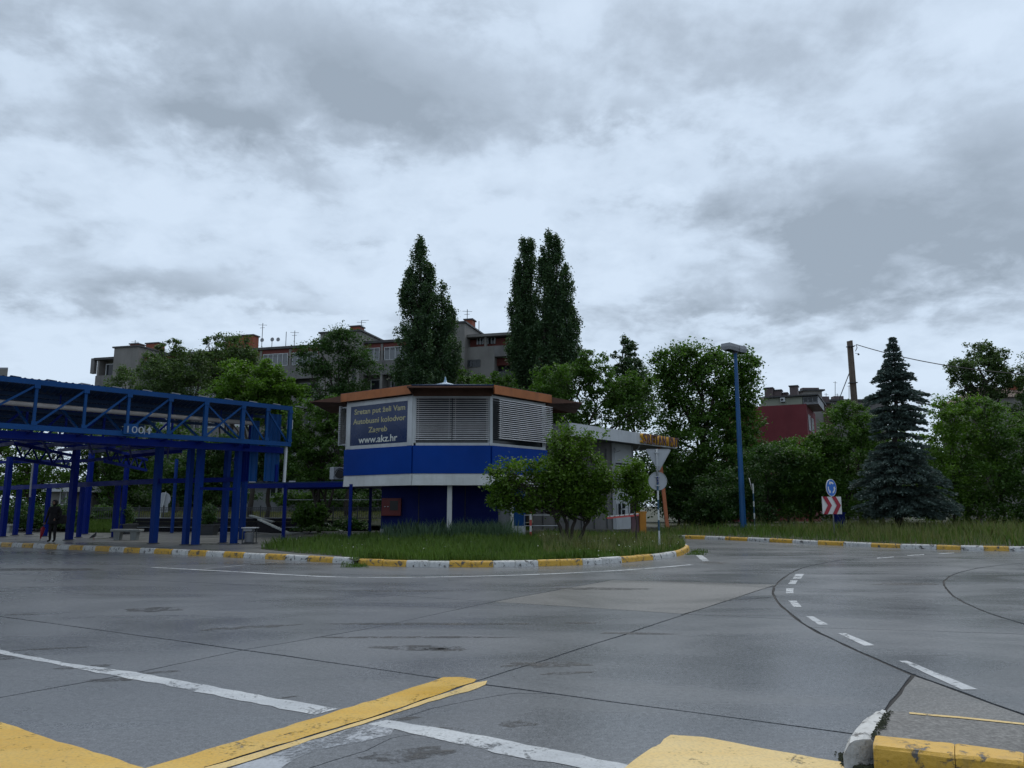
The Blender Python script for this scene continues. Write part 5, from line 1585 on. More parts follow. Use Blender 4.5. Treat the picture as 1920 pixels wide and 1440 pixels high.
def roundabout_sign():
    g = G(1565, 1003, .34)
    d = g.y
    T = empty('roundabout_sign', (g.x, d, .3), 'blue roundabout sign above a red and white chevron board', 'traffic sign')
    MB().tube([(g.x, d, .2), (g.x - .03, d, P(1562, 903, d).z)], .03, 10).build('post', MT['grey_metal'], T, smooth=True)
    # both plates turned a little away
    def frame(px, py, yaw):
        c = P(px, py, d - .06); ex = Vector((math.cos(yaw), math.sin(yaw), 0)); n_ = Vector((math.sin(yaw), -math.cos(yaw), 0))
        return c, ex, n_
    c, ex, n_ = frame(1558, 914.5, .60)
    R_ = 15.9 / F * d
    def disc(r, o, t, nm, m, par):
        return MB().tube([c + n_ * (o), c + n_ * (o + t)], [r, r], 40).build(nm, MT[m], par)
    dp = disc(R_, 0, .02, 'disc', 'white_sign', T)
    disc(R_ * .94, .02, .004, 'disc_face', 'blue_sign', dp)
    for k in range(3):
        a0 = math.radians(90 + 120 * k - 42); a1 = a0 + math.radians(62)
        outer, inner = [], []
        for i in range(9):
            a = a0 + (a1 - a0) * i / 8
            outer.append((R_ * .70 * math.cos(a), R_ * .70 * math.sin(a))); inner.append((R_ * .50 * math.cos(a), R_ * .50 * math.sin(a)))
        ah = a1 + math.radians(26)
        tip = (R_ * .60 * math.cos(ah), R_ * .60 * math.sin(ah))
        o2 = (R_ * .84 * math.cos(a1), R_ * .84 * math.sin(a1)); i2 = (R_ * .36 * math.cos(a1), R_ * .36 * math.sin(a1))
        poly = outer + [o2, tip, i2] + inner[::-1]
        MB().slab([c + ex * x + Vector((0, 0, y)) + n_ * .0265 for x, y in poly], -.001).build('arrow', MT['white_sign'], dp)
    c, ex, n_ = frame(1560, 947.5, .25)
    w = 39.5 / F * d / math.cos(.25); h = 32 / F * d
    def q(x, z, o): return c + ex * (x * w) + Vector((0, 0, z * h)) + n_ * o
    bd = MB().slab([q(-.5, -.5, 0), q(.5, -.5, 0), q(.5, .5, 0), q(-.5, .5, 0)], -.02).build('chevron_board', MT['white_sign'], T)
    for x0 in (-.47, .0):
        poly = [(x0, .5), (x0 + .21, .5), (x0 + .45, 0), (x0 + .21, -.5), (x0, -.5), (x0 + .24, 0)]
        # two convex halves of one chevron
        mb = MB()
        mb.slab([q(*poly[0], .022), q(*poly[5], .022), q(*poly[2], .022), q(*poly[1], .022)], .003)
        mb.slab([q(*poly[5], .022), q(*poly[4], .022), q(*poly[3], .022), q(*poly[2], .022)], .003)
        mb.build('chevron', MT['red_sign'], bd)
    # dark blue cabinet standing in the bushes behind it
    p = P(1577, 985, 38.5)
    T2 = empty('utility_cabinet', (p.x, 38.5, .4), 'dark blue cabinet half hidden in bushes behind the chevron board', 'cabinet')
    MB().box((p.x, 38.7, .85), (.46, .4, .85)).build('body', MT['core_blue'], T2, bevel=.02)
    for k in range(4): MB().box((p.x - .18 + k * .12, 38.49, .85), (.02, .02, .75)).build('rib', MT['core_blue'], T2)
    MB().box((p.x, 38.7, 1.29), (.52, .46, .06)).build('lid', MT['core_blue'], T2)
roundabout_sign()

def slim_sign():
    g = G(1415.5, 993, .38); d = g.y
    T = empty('slim_sign', (g.x, d, .3), 'slim blue and white banded post with sign plate seen edge on', 'traffic sign')
    ed = [993, 984, 973, 962, 950, 940, 925, 907]
    for i in range(len(ed) - 1):
        xa, xb = P(1415.5 - (993 - ed[i]) * .045, ed[i], d), P(1415.5 - (993 - ed[i + 1]) * .045, ed[i + 1], d)
        MB().tube([xa, xb], .04, 8, caps=False).build('post_band', MT['pole_white' if i % 2 == 0 else 'pole_blue'], T, smooth=True)
    c = P(1407, 908, d - .05)
    ex = Vector((.302, .953, 0)); up = Vector((-.20, 0, 1)).normalized(); nn = ex.cross(up).normalized()
    ringp = [c + ex * (.34 * math.cos(2 * math.pi * k / 24)) + up * (.34 * math.sin(2 * math.pi * k / 24)) for k in range(24)]
    MB().slab(ringp, .025).build('plate', MT['white_sign'], T)
    MB().bar(c, P(1411, 908, d), .03, .03).build('clamp', MT['grey_metal'], T)
slim_sign()

def lamp_post():
    g = G(1394, 993, .36); d = g.y
    T = empty('street_lamp', (g.x, d, .3), 'tall blue street lamp with two grey box heads', 'street lamp')
    top = P(1377, 663, d)
    z1 = top.z
    MB().tube([(g.x, d, .2), (g.x, d, 1.4), (g.x, d, z1)], [.19, .165, .095], 8).build('post', MT['teal_blue'], T)
    MB().lathe((g.x, d, .34), [(.28, 0), (.28, .06), (.2, .08)], 12).build('base_plate', MT['dark_grey'], T)
    def head(cx, cy, yaw, L_, W_, tilt):
        ex = Vector((math.cos(yaw), math.sin(yaw), 0)); ey = Vector((-ex.y, ex.x, 0))
        c = Vector((g.x, d, z1 + .10)) + ex * (L_ * .5 + .05)
        def q(a, b, z): return c + ex * (a * L_) + ey * (b * W_) + Vector((0, 0, z + a * tilt))
        b0 = [q(-.5, -.42, 0), q(.46, -.42, 0), q(.46, .42, 0), q(-.5, .42, 0)]
        b1 = [q(-.5, -.5, .18), q(.5, -.5, .18), q(.5, .5, .18), q(-.5, .5, .18)]
        b2 = [q(-.5, -.47, .36), q(.47, -.47, .36), q(.47, .47, .36), q(-.5, .47, .36)]
        mb = MB().add(b0 + b1 + b2, [(3, 2, 1, 0)] + [(k, (k + 1) % 4, 4 + (k + 1) % 4, 4 + k) for k in range(4)] + [(4 + k, 4 + (k + 1) % 4, 8 + (k + 1) % 4, 8 + k) for k in range(4)] + [(8, 9, 10, 11)])
        hd = mb.build('lamp_head', MT['mid_grey'], T)
        MB().slab([q(-.38, -.36, -.006), q(-.38, .36, -.006), q(.40, .36, -.006), q(.40, -.36, -.006)], .01).build('lens', MT['glass'], hd)
    head(0, 0, math.radians(222), .95, .58, .02)
    head(0, 0, math.radians(42), .72, .58, .02)
    MB().bar((g.x - .15, d, z1 + .02), (g.x + .15, d, z1 + .02), .12, .12).build('head_bracket', MT['dark_grey'], T)
lamp_post()

def timber_pole():
    d = 48.0
    p0, p1 = P(1603.5, 985, d), P(1599.5, 640, d)
    T = empty('timber_pole', (p0.x, d, .3), 'double timber utility pole rising from the bushes', 'utility pole')
    x = P(1601.5, 760, d).x
    MB().tube([(x, d, .2), (x, d, 4), (x - .04, d, p1.z)], [.19, .17, .14], 10).build('pole', MT['wood_pole'], T, smooth=True)
    MB().tube([(x + .22, d + .06, .2), (x + .20, d + .05, 4), (x + .10, d + .02, p1.z + .05)], [.13, .12, .10], 8).build('brace_pole', MT['wood_pole'], T, smooth=True)
    MB().box((x, d - .05, p1.z - .35), (.42, .34, .05)).build('collar', MT['dark_grey'], T)
    MB().box((x, d - .05, P(0, 718, d).z), (.46, .36, .05)).build('collar', MT['dark_grey'], T)
    q = Vector((x + .24, d - .1, p1.z - .30))
    MB().tube([q, q + Vector((.12, 0, .05)), q + Vector((.16, 0, -.14)), q + Vector((.04, 0, -.36))], .022, 6).build('cable_loop', MT['black'], T)
    MB().lathe(q + Vector((.22, 0, -.62)), [(.03, 0), (.07, .04), (.03, .12)], 8).build('insulator', MT['black'], T)
    MB().tube([q + Vector((.22, 0, -.52)), q + Vector((.02, 0, -.5))], .015, 5).build('insulator_pin', MT['black'], T)
    T2 = None
    a, b = P(1606, 646, d), P(1960, 704, 36)
    pts = []
    for k in range(25):
        t = k / 24
        v = a.lerp(b, t); v.z -= .35 * 4 * t * (1 - t)
        pts.append(v)
    tag(MB().tube(pts, .026, 5).build('overhead_cable', MT['black']), 'black overhead cable running from the timber pole past the spruce', 'cable')
    tag(MB().tube([P(1597, 688, d), P(1572, 752, d + 6)], .03, 5).build('stay_wire', MT['dark_grey']), 'dark stay wire slanting down from the timber pole', 'cable')
timber_pole()

# ------------------------------------------------------------------ things under and behind the canopy
def retaining_wall():
    T = empty('retaining_wall', P(350, 1000, 45.4), 'low dark boarded retaining wall behind the blue columns', 'wall')
    x0, x1 = P(246, 1000, 45).x, P(566, 1000, 45).x
    n = 7
    ztop = .93
    for k in range(4):
        for j in range(n):
            a = x0 + (x1 - x0) * j / n; b = x0 + (x1 - x0) * (j + 1) / n
            z0 = .12 + k * (ztop - .12) / 4
            MB().box(((a + b) / 2, 45.2 + RNG.uniform(-.01, .01), z0 + (ztop - .12) / 8), (b - a - .012, .16, (ztop - .12) / 4 - .016)).build('board', MT['dark_board'], T)
    MB().box(((x0 + x1) / 2, 45.08, .42), (x1 - x0, .03, .03)).build('rail', MT['grey_metal'], T)
    MB().box(((x0 + x1) / 2, 45.2, ztop + .012), (x1 - x0, .2, .03)).build('coping', MT['mid_grey'], T)
retaining_wall()
def panel_fence():
    x0, x1 = P(168, 985, 46).x, P(715, 985, 46).x
    T = empty('panel_fence', ((x0 + x1) / 2, 46, .8), 'dark metal picket fence along the top of the boarded wall', 'fence')
    z0, z1 = .92, P(0, 951, 46).z
    n = 12
    for k in range(n + 1):
        x = x0 + (x1 - x0) * k / n
        MB().box((x, 46, (z1 + .6) / 2 + .05), (.07, .07, z1 - .5)).build('fence_post', MT['dark_grey'], T)
    for z in (z0, z1 - .04, z1 - .16):
        MB().box(((x0 + x1) / 2, 46, z), (x1 - x0, .04, .045)).build('fence_rail', MT['dark_grey'], T)
    mb = MB()
    m = int((x1 - x0) / .13)
    for k in range(m):
        mb.box((x0 + k * .13, 46.02, (z0 + z1) / 2), (.022, .022, z1 - z0))
    mb.build('picket', MT['dark_grey'], T, kind='stuff')
panel_fence()
def stair_walls():
    T = empty('stair_wall', P(540, 1012, 43.5), 'dark stair side wall with pale sloping coping by the kiosk', 'wall')
    a, b = P(482, 975, 44.6), P(562, 1012, 41.0)
    c = MB().slab([a, b, b + Vector((.12, .25, 0)), a + Vector((.12, .25, 0))], .06).build('coping', MT['concrete'], T)
    a2, b2 = P(466, 968, 45.1), P(510, 980, 44.9)
    MB().slab([a2, b2, b2 + Vector((.1, .25, 0)), a2 + Vector((.1, .25, 0))], .08).build('coping', MT['concrete'], T)
    a3, b3 = P(603, 980, 44.0), P(638, 998, 42.4)
    MB().slab([a3, b3, b3 + Vector((.12, .3, 0)), a3 + Vector((.12, .3, 0))], .06).build('coping', MT['concrete'], T)
    MB().add([(a.x, a.y + .1, a.z - .05), (b.x, b.y + .1, b.z - .05), (b.x, b.y + .1, .1), (a.x, a.y + .1, .1)], [(0, 1, 2, 3)]).build('side_wall', MT['dark_board'], T)
    x0, x1 = P(560, 1000, 44.8).x, P(690, 1000, 44.8).x
    MB().box(((x0 + x1) / 2, 45.0, .5), (x1 - x0, .2, .62)).build('back_wall', MT['dark_board'], T)
    # thin top handrails
    z = P(600, 937, 44.0).z
    MB().bar((P(540, 937, 44).x, 44, z), (P(715, 937, 44).x, 44, z), .035, .035).build('hand_rail', MT['grey_metal'], T)
    z = P(600, 999, 42).z
    MB().bar((P(540, 999, 42).x, 42, z), (P(700, 999, 42).x, 42, z), .03, .03).build('hand_rail', MT['grey_metal'], T)
stair_walls()
def bench(px, py, w_px, label):
    g = G(px, py, .155); d = g.y
    T = empty('concrete_bench', g, label, 'bench', 'concrete benches on the platform')
    w = w_px / F * d
    MB().box((g.x, d + .2, .155 + .42), (w, .45, .10)).build('seat', MT['concrete'], T, bevel=.015)
    for s in (-.30, .27):
        x = g.x + s * w
        MB().add([(x - .15, d + .05, .52), (x + .15, d + .05, .52), (x + .15, d + .36, .52), (x - .15, d + .36, .52), (x - .11, d + .05, .155), (x + .11, d + .05, .155), (x + .11, d + .36, .155), (x - .11, d + .36, .155)], [(0, 1, 2, 3), (7, 6, 5, 4), (0, 4, 5, 1), (1, 5, 6, 2), (2, 6, 7, 3), (3, 7, 4, 0)]).build('leg', MT['concrete'], T)
bench(233, 1013, 54, 'pale concrete bench between the blue columns')
bench(2, 999, 34, 'pale concrete bench partly cut by the frame beyond the first column')
def litter_bin():
    g = G(463, 1020, .155); d = g.y + .3
    T = empty('litter_bin', (g.x, d, .155), 'grey metal litter bin with flat lid by the blue columns', 'litter bin')
    MB().box((g.x, d, .155 + .62), (.56, .46, .035)).build('lid', MT['light_grey'], T)
    MB().box((g.x - .05, d, .155 + .54), (.36, .36, .10)).build('ash_tray', MT['mid_grey'], T)
    for sx in (-.23, .20):
        for sy in (-.18, .18):
            MB().box((g.x + sx, d + sy, .155 + .3), (.035, .035, .6)).build('leg', MT['dark_grey'], T)
    MB().lathe((g.x - .03, d, .155 + .06), [(.155, 0), (.17, .02), (.175, .34), (.185, .35), (.17, .36)], 16).build('bucket', MT['mid_grey'], T, smooth=True)
    MB().box((g.x, d, .155 + .03), (.5, .42, .04)).build('base', MT['dark_grey'], T)
litter_bin()

# ------------------------------------------------------------------ person, umbrella, bag, pigeon
def skin_body(name, nodes, edges, root, m, parent, level=2):
    me = bpy.data.meshes.new(name)
    keys = list(nodes)
    off = wloc(parent)
    me.from_pydata([tuple(Vector(nodes[k][0]) - off) for k in keys], [(keys.index(a), keys.index(b)) for a, b in edges], [])
    o = bpy.data.objects.new(name, me); COL.objects.link(o)
    sk = o.modifiers.new('skin', 'SKIN')
    sk.use_smooth_shade = True
    for i, k in enumerate(keys):
        r = nodes[k][1]
        me.skin_vertices[0].data[i].radius = (r, r) if isinstance(r, (int, float)) else r
        me.skin_vertices[0].data[i].use_root = (k == root)
    sb = o.modifiers.new('sub', 'SUBSURF'); sb.levels = level; sb.render_levels = level
    dg = bpy.context.evaluated_depsgraph_get()
    m2 = bpy.data.meshes.new_from_object(o.evaluated_get(dg))
    bpy.data.objects.remove(o)
    m2.materials.clear(); m2.materials.append(m)
    m2.polygons.foreach_set('use_smooth', [True] * len(m2.polygons))
    o = bpy.data.objects.new(name, m2); COL.objects.link(o); o.parent = parent
    return o
def person():
    MT['jacket'] = paint('black_jacket', (0.010, 0.009, 0.012), 0.8, 0.1, streak=False)
    MT['skin'] = paint('skin', (0.30, 0.17, 0.12), 0.5, 0.05, streak=False)
    MT['hair'] = paint('dark_hair', (0.009, 0.007, 0.006), 0.6, 0.05, streak=False)
    g = G(97, 1017, .155)
    T = empty('person', g, 'person in dark clothes standing at the platform kerb', 'person')
    x, y, z = g.x, g.y, g.z
    def q(dx, dy, dz): return (x + dx, y + dy, z + dz)
    nodes = {
        'pelvis': (q(0, 0, .93), (.155, .12)), 'belly': (q(0, 0, 1.10), (.15, .115)), 'chest': (q(0, .0, 1.30), (.175, .125)), 'neck0': (q(0, 0, 1.44), (.075, .07)), 'neck': (q(0, -.01, 1.50), .055),
        'hd0': (q(0, -.02, 1.56), .08), 'hd1': (q(0, -.03, 1.63), (.085, .095)), 'hd2': (q(0, -.03, 1.68), .07),
        'shl': (q(-.19, 0, 1.40), .068), 'ell': (q(-.27, .02, 1.12), .052), 'wrl': (q(-.29, -.06, .89), .036), 'hal': (q(-.295, -.09, .81), .036),
        'shr': (q(.19, 0, 1.40), .068), 'elr': (q(.27, .03, 1.13), .052), 'wrr': (q(.22, -.14, .98), .036), 'har': (q(.17, -.2, .96), .036),
        'hpl': (q(-.09, 0, .86), .10), 'knl': (q(-.10, -.02, .48), .068), 'anl': (q(-.10, .02, .09), .046), 'tol': (q(-.12, -.13, .045), .04),
        'hpr': (q(.09, 0, .86), .10), 'knr': (q(.09, -.02, .48), .068), 'anr': (q(.09, .02, .09), .046), 'tor': (q(.11, -.13, .045), .04)}
    edges = [('pelvis', 'belly'), ('belly', 'chest'), ('chest', 'neck0'), ('neck0', 'neck'), ('neck', 'hd0'), ('hd0', 'hd1'), ('hd1', 'hd2'),
             ('chest', 'shl'), ('shl', 'ell'), ('ell', 'wrl'), ('wrl', 'hal'), ('chest', 'shr'), ('shr', 'elr'), ('elr', 'wrr'), ('wrr', 'har'),
             ('pelvis', 'hpl'), ('hpl', 'knl'), ('knl', 'anl'), ('anl', 'tol'), ('pelvis', 'hpr'), ('hpr', 'knr'), ('knr', 'anr'), ('anr', 'tor')]
    skin_body('body', nodes, edges, 'pelvis', MT['jacket'], T)
    # face set into the dark hood of hair
    MB().lathe(q(0, -.055, 1.53), [(.03, 0), (.062, .03), (.072, .09), (.066, .14), (.03, .165)], 14).build('face', MT['skin'], T, smooth=True)
    MB().lathe(q(0, -.01, 1.50), [(.07, 0), (.098, .06), (.112, .14), (.10, .20), (.05, .235), (.0, .24)], 16).build('hair', MT['hair'], T, smooth=True)
    MB().tube([q(0, -.125, 1.62), q(0, -.142, 1.60), q(0, -.13, 1.585)], [.008, .014, .006], 6).build('nose', MT['skin'], T)
    for sx in (-.028, .028): MB().lathe(q(sx, -.122, 1.625), [(.009, 0), (.012, .006), (.008, .012)], 8).build('eye', MT['hair'], T)
    # five fingers on each hand, closed on what they hold
    for (hx, hy, hz, s_) in ((-.295, -.09, .80, -1), (.17, -.2, .95, 1)):
        fm = MB()
        for k in range(4):
            b = Vector(q(hx + (k - 1.5) * .004, hy - .02 + (k - 1.5) * .02, hz))
            fm.tube([b, b + Vector((-.02 * s_, -.01, -.035)), b + Vector((-.005 * s_, -.02, -.06)), b + Vector((.018 * s_, -.01, -.055))], [.010, .0095, .009, .007], 6)
        b = Vector(q(hx, hy - .045, hz + .02)); fm.tube([b, b + Vector((.012 * s_, -.02, -.02)), b + Vector((.025 * s_, -.01, -.045))], [.012, .010, .008], 6)
        fm.build('hand', MT['skin'], T, smooth=True)
    # long open jacket hem
    MB().lathe(q(0, 0, .74), [(.225, 0), (.21, .12), (.19, .3), (.175, .45)], 18).build('coat_hem', MT['jacket'], T, smooth=True)
    # folded red umbrella in one hand
    U = empty('umbrella', q(-.34, -.12, 0), 'folded red umbrella hanging from the standing person\'s hand', 'umbrella')
    ux, uy = x - .33, y - .11
    MB().tube([(ux + .03, uy, z + .80), (ux + .02, uy, z + .72), (ux - .01, uy, z + .62)], .012, 6).build('handle', MT['black'], U)
    prof = [(ux - .01, uy, z + .64), (ux - .02, uy, z + .58), (ux - .05, uy, z + .36), (ux - .085, uy, z + .16)]
    MB().tube(prof, [.03, .085, .065, .02], 9).build('canopy', MT['red_sign'], U)
    MB().tube([(ux - .085, uy, z + .16), (ux - .10, uy, z + .06)], .008, 5).build('tip', MT['black'], U)
    B = empty('shoulder_bag', q(.33, .02, .75), 'bulky black bag carried at the standing person\'s side', 'bag')
    MB().box(q(.34, .03, .93), (.26, .22, .36)).build('bag_body', MT['jacket'], B, bevel=.05)
    MB().tube([q(.30, .03, 1.09), q(.24, .02, 1.28), q(.17, 0, 1.46), q(.08, .03, 1.48)], .016, 6).build('strap', MT['jacket'], B)
person()
def pigeon():
    g = G(175, 1012, .155)
    T = empty('pigeon', g, 'grey pigeon standing on the platform near the kerb', 'pigeon')
    x, y, z = g
    nodes = {'body': ((x, y, z + .17), (.065, .07)), 'rump': ((x - .09, y, z + .12), .04), 'tail': ((x - .19, y, z + .07), (.028, .012)), 'breast': ((x + .06, y, z + .20), .06), 'neck': ((x + .085, y, z + .27), .034), 'head': ((x + .10, y, z + .325), .032), 'beak': ((x + .145, y, z + .318), .008)}
    skin_body('body', nodes, [('body', 'rump'), ('rump', 'tail'), ('body', 'breast'), ('breast', 'neck'), ('neck', 'head'), ('head', 'beak')], 'body', MT['dark_grey'], T)
    for s in (-.03, .03):
        MB().tube([(x + .01, y + s, z + .12), (x + .015, y + s, z + .02), (x + .05, y + s, z + .008)], .006, 5).build('leg', MT['red_sign'], T)
pigeon()
def leaning_sign():
    d = 47.5
    a, b = P(301, 967, d), P(311, 922, d)
    T = empty('leaning_sign', a, 'pale leaning post with round sign back behind the fence', 'traffic sign')
    MB().tube([P(300, 972, d), b], .035, 7).build('post', MT['white_frame'], T)
    c = P(307, 936, d + .1); r = .42
    MB().tube([c, c + Vector((0, .03, 0))], r, 24).build('round_plate', MT['sign_grey'], T)
    c = P(304, 953, d + .1); MB().box((c.x, c.y, c.z), (.7, .03, .5)).build('lower_plate', MT['sign_grey'], T)
leaning_sign()
# ------------------------------------------------------------------ trees, bushes, grass
def leaf_quads(cent, size, rng, up=0.5, aspect=0.62, outward=None):
    """one folded diamond leaf per centre; returns (N*4, 3)"""
    n = len(cent)
    nrm = rng.normal(size=(n, 3)); nrm[:, 2] = np.abs(nrm[:, 2]) + up
    if outward is not None: nrm += outward * 0.8
    nrm /= np.linalg.norm(nrm, axis=1, keepdims=True)
    t = rng.normal(size=(n, 3)); t -= nrm * (t * nrm).sum(1, keepdims=True)
    t /= np.linalg.norm(t, axis=1, keepdims=True)
    b = np.cross(nrm, t)
    s = size * rng.uniform(0.6, 1.35, size=(n, 1))
    v = np.empty((n, 4, 3))
    v[:, 0] = cent - t * s * 0.5
    v[:, 1] = cent + b * s * 0.5 * aspect + nrm * s * 0.10
    v[:, 2] = cent + t * s * 0.5 - nrm * s * 0.12
    v[:, 3] = cent - b * s * 0.5 * aspect + nrm * s * 0.10
    return v.reshape(-1, 3)
def clusters_in(c, r, n, rng, inner=0.35, ragged=0.14):
    d = rng.normal(size=(n, 3)); d /= np.linalg.norm(d, axis=1, keepdims=True)
    rad = inner + (1 - inner) * rng.uniform(0, 1, size=(n, 1)) ** 0.55
    rad *= 1 + ragged * rng.normal(size=(n, 1))
    return np.array(c) + d * rad * np.array(r)
def limb(mb, p, q, r0, r1, rng, sag=0.06, n=5, k=6):
    p, q = Vector(p), Vector(q)
    L_ = (q - p).length
    pts, rad = [], []
    off = Vector((0, 0, 0))
    for i in range(n + 1):
        t = i / n
        v = p.lerp(q, t)
        if 0 < i < n: v += Vector(rng.normal(size=3)) * L_ * sag * .5
        v.z += L_ * .06 * math.sin(math.pi * t)
        pts.append(v); rad.append(r0 + (r1 - r0) * t)
    mb.tube(pts, rad, k, caps=False)
    return pts
def tree(name, label, base, d, blobs, m, nleaf=15000, leaf=0.17, trunk=0.16, group=None, cat='tree', seed=0, trunks=None, zbase=0.3, crad=None, per=55, bark='bark', depth=1.0, inner=0.35, ragged=0.14, up=0.5, twigs=3):
    """blobs: (px, py, half width px, half height px [, dy metres]) of the crown's lobes, seen at distance d"""
    rng = np.random.default_rng(seed + 100)
    k = d / F
    bx = P(base, 980, d).x
    T = empty(name, (bx, d, zbase), label, cat, group)
    lob = []
    for b in blobs:
        c = P(b[0], b[1], d)
        rx, rz = b[2] * k, b[3] * k
        dy = b[4] if len(b) > 4 else 0.0
        lob.append(((c.x, d + dy, c.z), (rx, max(.5, min(rx, rz * 1.3) * depth), rz)))
    area = np.array([(r[0] * r[2]) for c, r in lob]); w = area / area.sum()
    allc, cents = [], []
    for (c, r), wi in zip(lob, w):
        nl = int(nleaf * wi)
        nc = max(4, nl // per)
        cl = clusters_in(c, r, nc, rng, inner, ragged)
        cr = crad if crad is not None else max(.22, min(.75, .20 * (r[0] + r[2]) / 2))
        cents.append((c, r, cl))
        idx = rng.integers(0, nc, nl)
        crs = cr * rng.uniform(.6, 1.3, size=(nc, 1))
        pts = cl[idx] + rng.normal(size=(nl, 3)) * crs[idx] * np.array([.6, .6, .42])
        allc.append(pts)
    pts = np.concatenate(allc)
    pts = pts[pts[:, 2] > zbase + .05]
    mesh_np('crown', leaf_quads(pts, leaf, rng, up), 4, MT[m], T)
    # trunk and limbs
    mb = MB()
    stems = trunks if trunks else [(base, None)]
    for si, (sx, lean) in enumerate(stems):
        b0 = Vector((P(sx, 980, d).x, d + si * .15, zbase - .1))
        cz = sum(c[2] * wi for (c, r), wi in zip(lob, w)); cx = sum(c[0] * wi for (c, r), wi in zip(lob, w))
        if lean is None: tgt = Vector((bx * .35 + cx * .65, d, cz))
        else: tgt = P(lean[0], lean[1], d)
        fork = b0.lerp(tgt, .55)
        tp = limb(mb, b0, fork, trunk, trunk * .72, rng, .05, 5, 8)
        for (c, r, cl) in cents:
            if len(stems) > 1 and rng.uniform() > .65: continue
            e = Vector(c)
            lp = limb(mb, tp[-1 - int(rng.integers(0, 3))], e, trunk * .5, trunk * .16, rng, .10, 5, 6)
            for q in cl[rng.integers(0, len(cl), twigs)]:
                limb(mb, lp[int(rng.integers(2, 6))], q, trunk * .18, trunk * .05, rng, .12, 3, 4)
    mb.build('trunk', MT[bark], T, smooth=True)
    return T
GT = 'broadleaf trees between the station and the houses'
tree('feathery_tree', 'sparse greyish green tree below the left end of the apartment block', 228, 58, [(232, 735, 38, 42), (205, 752, 26, 26), (228, 700, 12, 14), (258, 770, 40, 40)], 'leaf_grey', 9000, .16, .14, GT, seed=1)
tree('feathery_tree', 'broad greyish tree with thin upright twigs against the sky', 330, 55, [(325, 720, 62, 58), (300, 690, 34, 30), (350, 690, 45, 32), (326, 650, 10, 20), (345, 662, 8, 10), (300, 655, 8, 10), (380, 665, 14, 10)], 'leaf_grey', 19000, .16, .16, GT, seed=2, twigs=6)
tree('feathery_tree', 'tall greyish tree rising above the apartment roof beside the brick chimney', 432, 60, [(432, 690, 52, 62), (400, 700, 36, 46), (455, 670, 30, 28), (412, 640, 12, 18), (440, 634, 10, 14), (388, 640, 8, 12), (462, 634, 6, 10)], 'leaf_grey', 18000, .16, .16, GT, seed=3, twigs=6)
tree('maple_tree', 'bright green layered tree directly over the canopy end', 470, 47, [(470, 720, 62, 38), (520, 725, 50, 30), (430, 740, 40, 34), (545, 750, 36, 34), (490, 770, 60, 34), (440, 690, 24, 18), (505, 695, 30, 20)], 'leaf_bright', 22000, .17, .17, GT, seed=4)
tree('acacia_tree', 'airy layered tree with open branches before the apartment tower', 652, 50, [(640, 640, 50, 20), (600, 660, 42, 16), (665, 668, 40, 20), (585, 690, 36, 16), (690, 690, 22, 16), (625, 700, 45, 20), (655, 735, 48, 26), (610, 740, 40, 22), (640, 622, 22, 10)], 'leaf_dark', 15000, .15, .15, GT, seed=5, crad=.38)
tree('leafy_tree', 'dark green tree filling the gap between canopy end and kiosk', 605, 44, [(590, 790, 45, 34), (610, 840, 50, 36), (575, 870, 40, 34), (640, 800, 30, 40), (560, 820, 30, 40), (600, 900, 52, 22), (625, 760, 30, 20)], 'leaf_mid', 17000, .16, .18, GT, seed=6, trunks=[(596, (640, 925)), (600, (585, 880))])
tree('leafy_tree', 'yellowish green tree seen through the first blue columns', 60, 50, [(-45, 815, 55, 32), (140, 812, 40, 28), (20, 815, 60, 34), (100, 825, 50, 30), (40, 855, 50, 34), (90, 880, 46, 32), (15, 890, 40, 36), (60, 915, 50, 26), (-40, 870, 50, 40)], 'leaf_bright', 17000, .17, .16, GT, seed=7)
tree('leafy_tree', 'green tree seen through the middle blue columns below the roof', 225, 52, [(180, 820, 50, 28), (265, 828, 50, 28), (325, 822, 40, 28), (190, 860, 46, 26), (240, 870, 44, 30), (280, 890, 40, 30), (215, 905, 50, 24), (160, 890, 36, 26)], 'leaf_mid', 18000, .17, .16, GT, seed=8)
tree('leafy_tree', 'dark tree seen between the paired blue columns', 360, 50, [(340, 880, 50, 36), (390, 870, 46, 40), (430, 890, 44, 36), (370, 920, 60, 26), (420, 840, 40, 30)], 'leaf_dark', 15000, .17, .16, GT, seed=9)
tree('leafy_tree', 'dark leafy tree behind the hanging blue cladding sheets', 500, 49, [(490, 850, 44, 44), (530, 870, 40, 40), (540, 800, 36, 46), (470, 880, 36, 28)], 'leaf_dark', 13000, .17, .16, GT, seed=10)
GB = 'bushes along the fences'
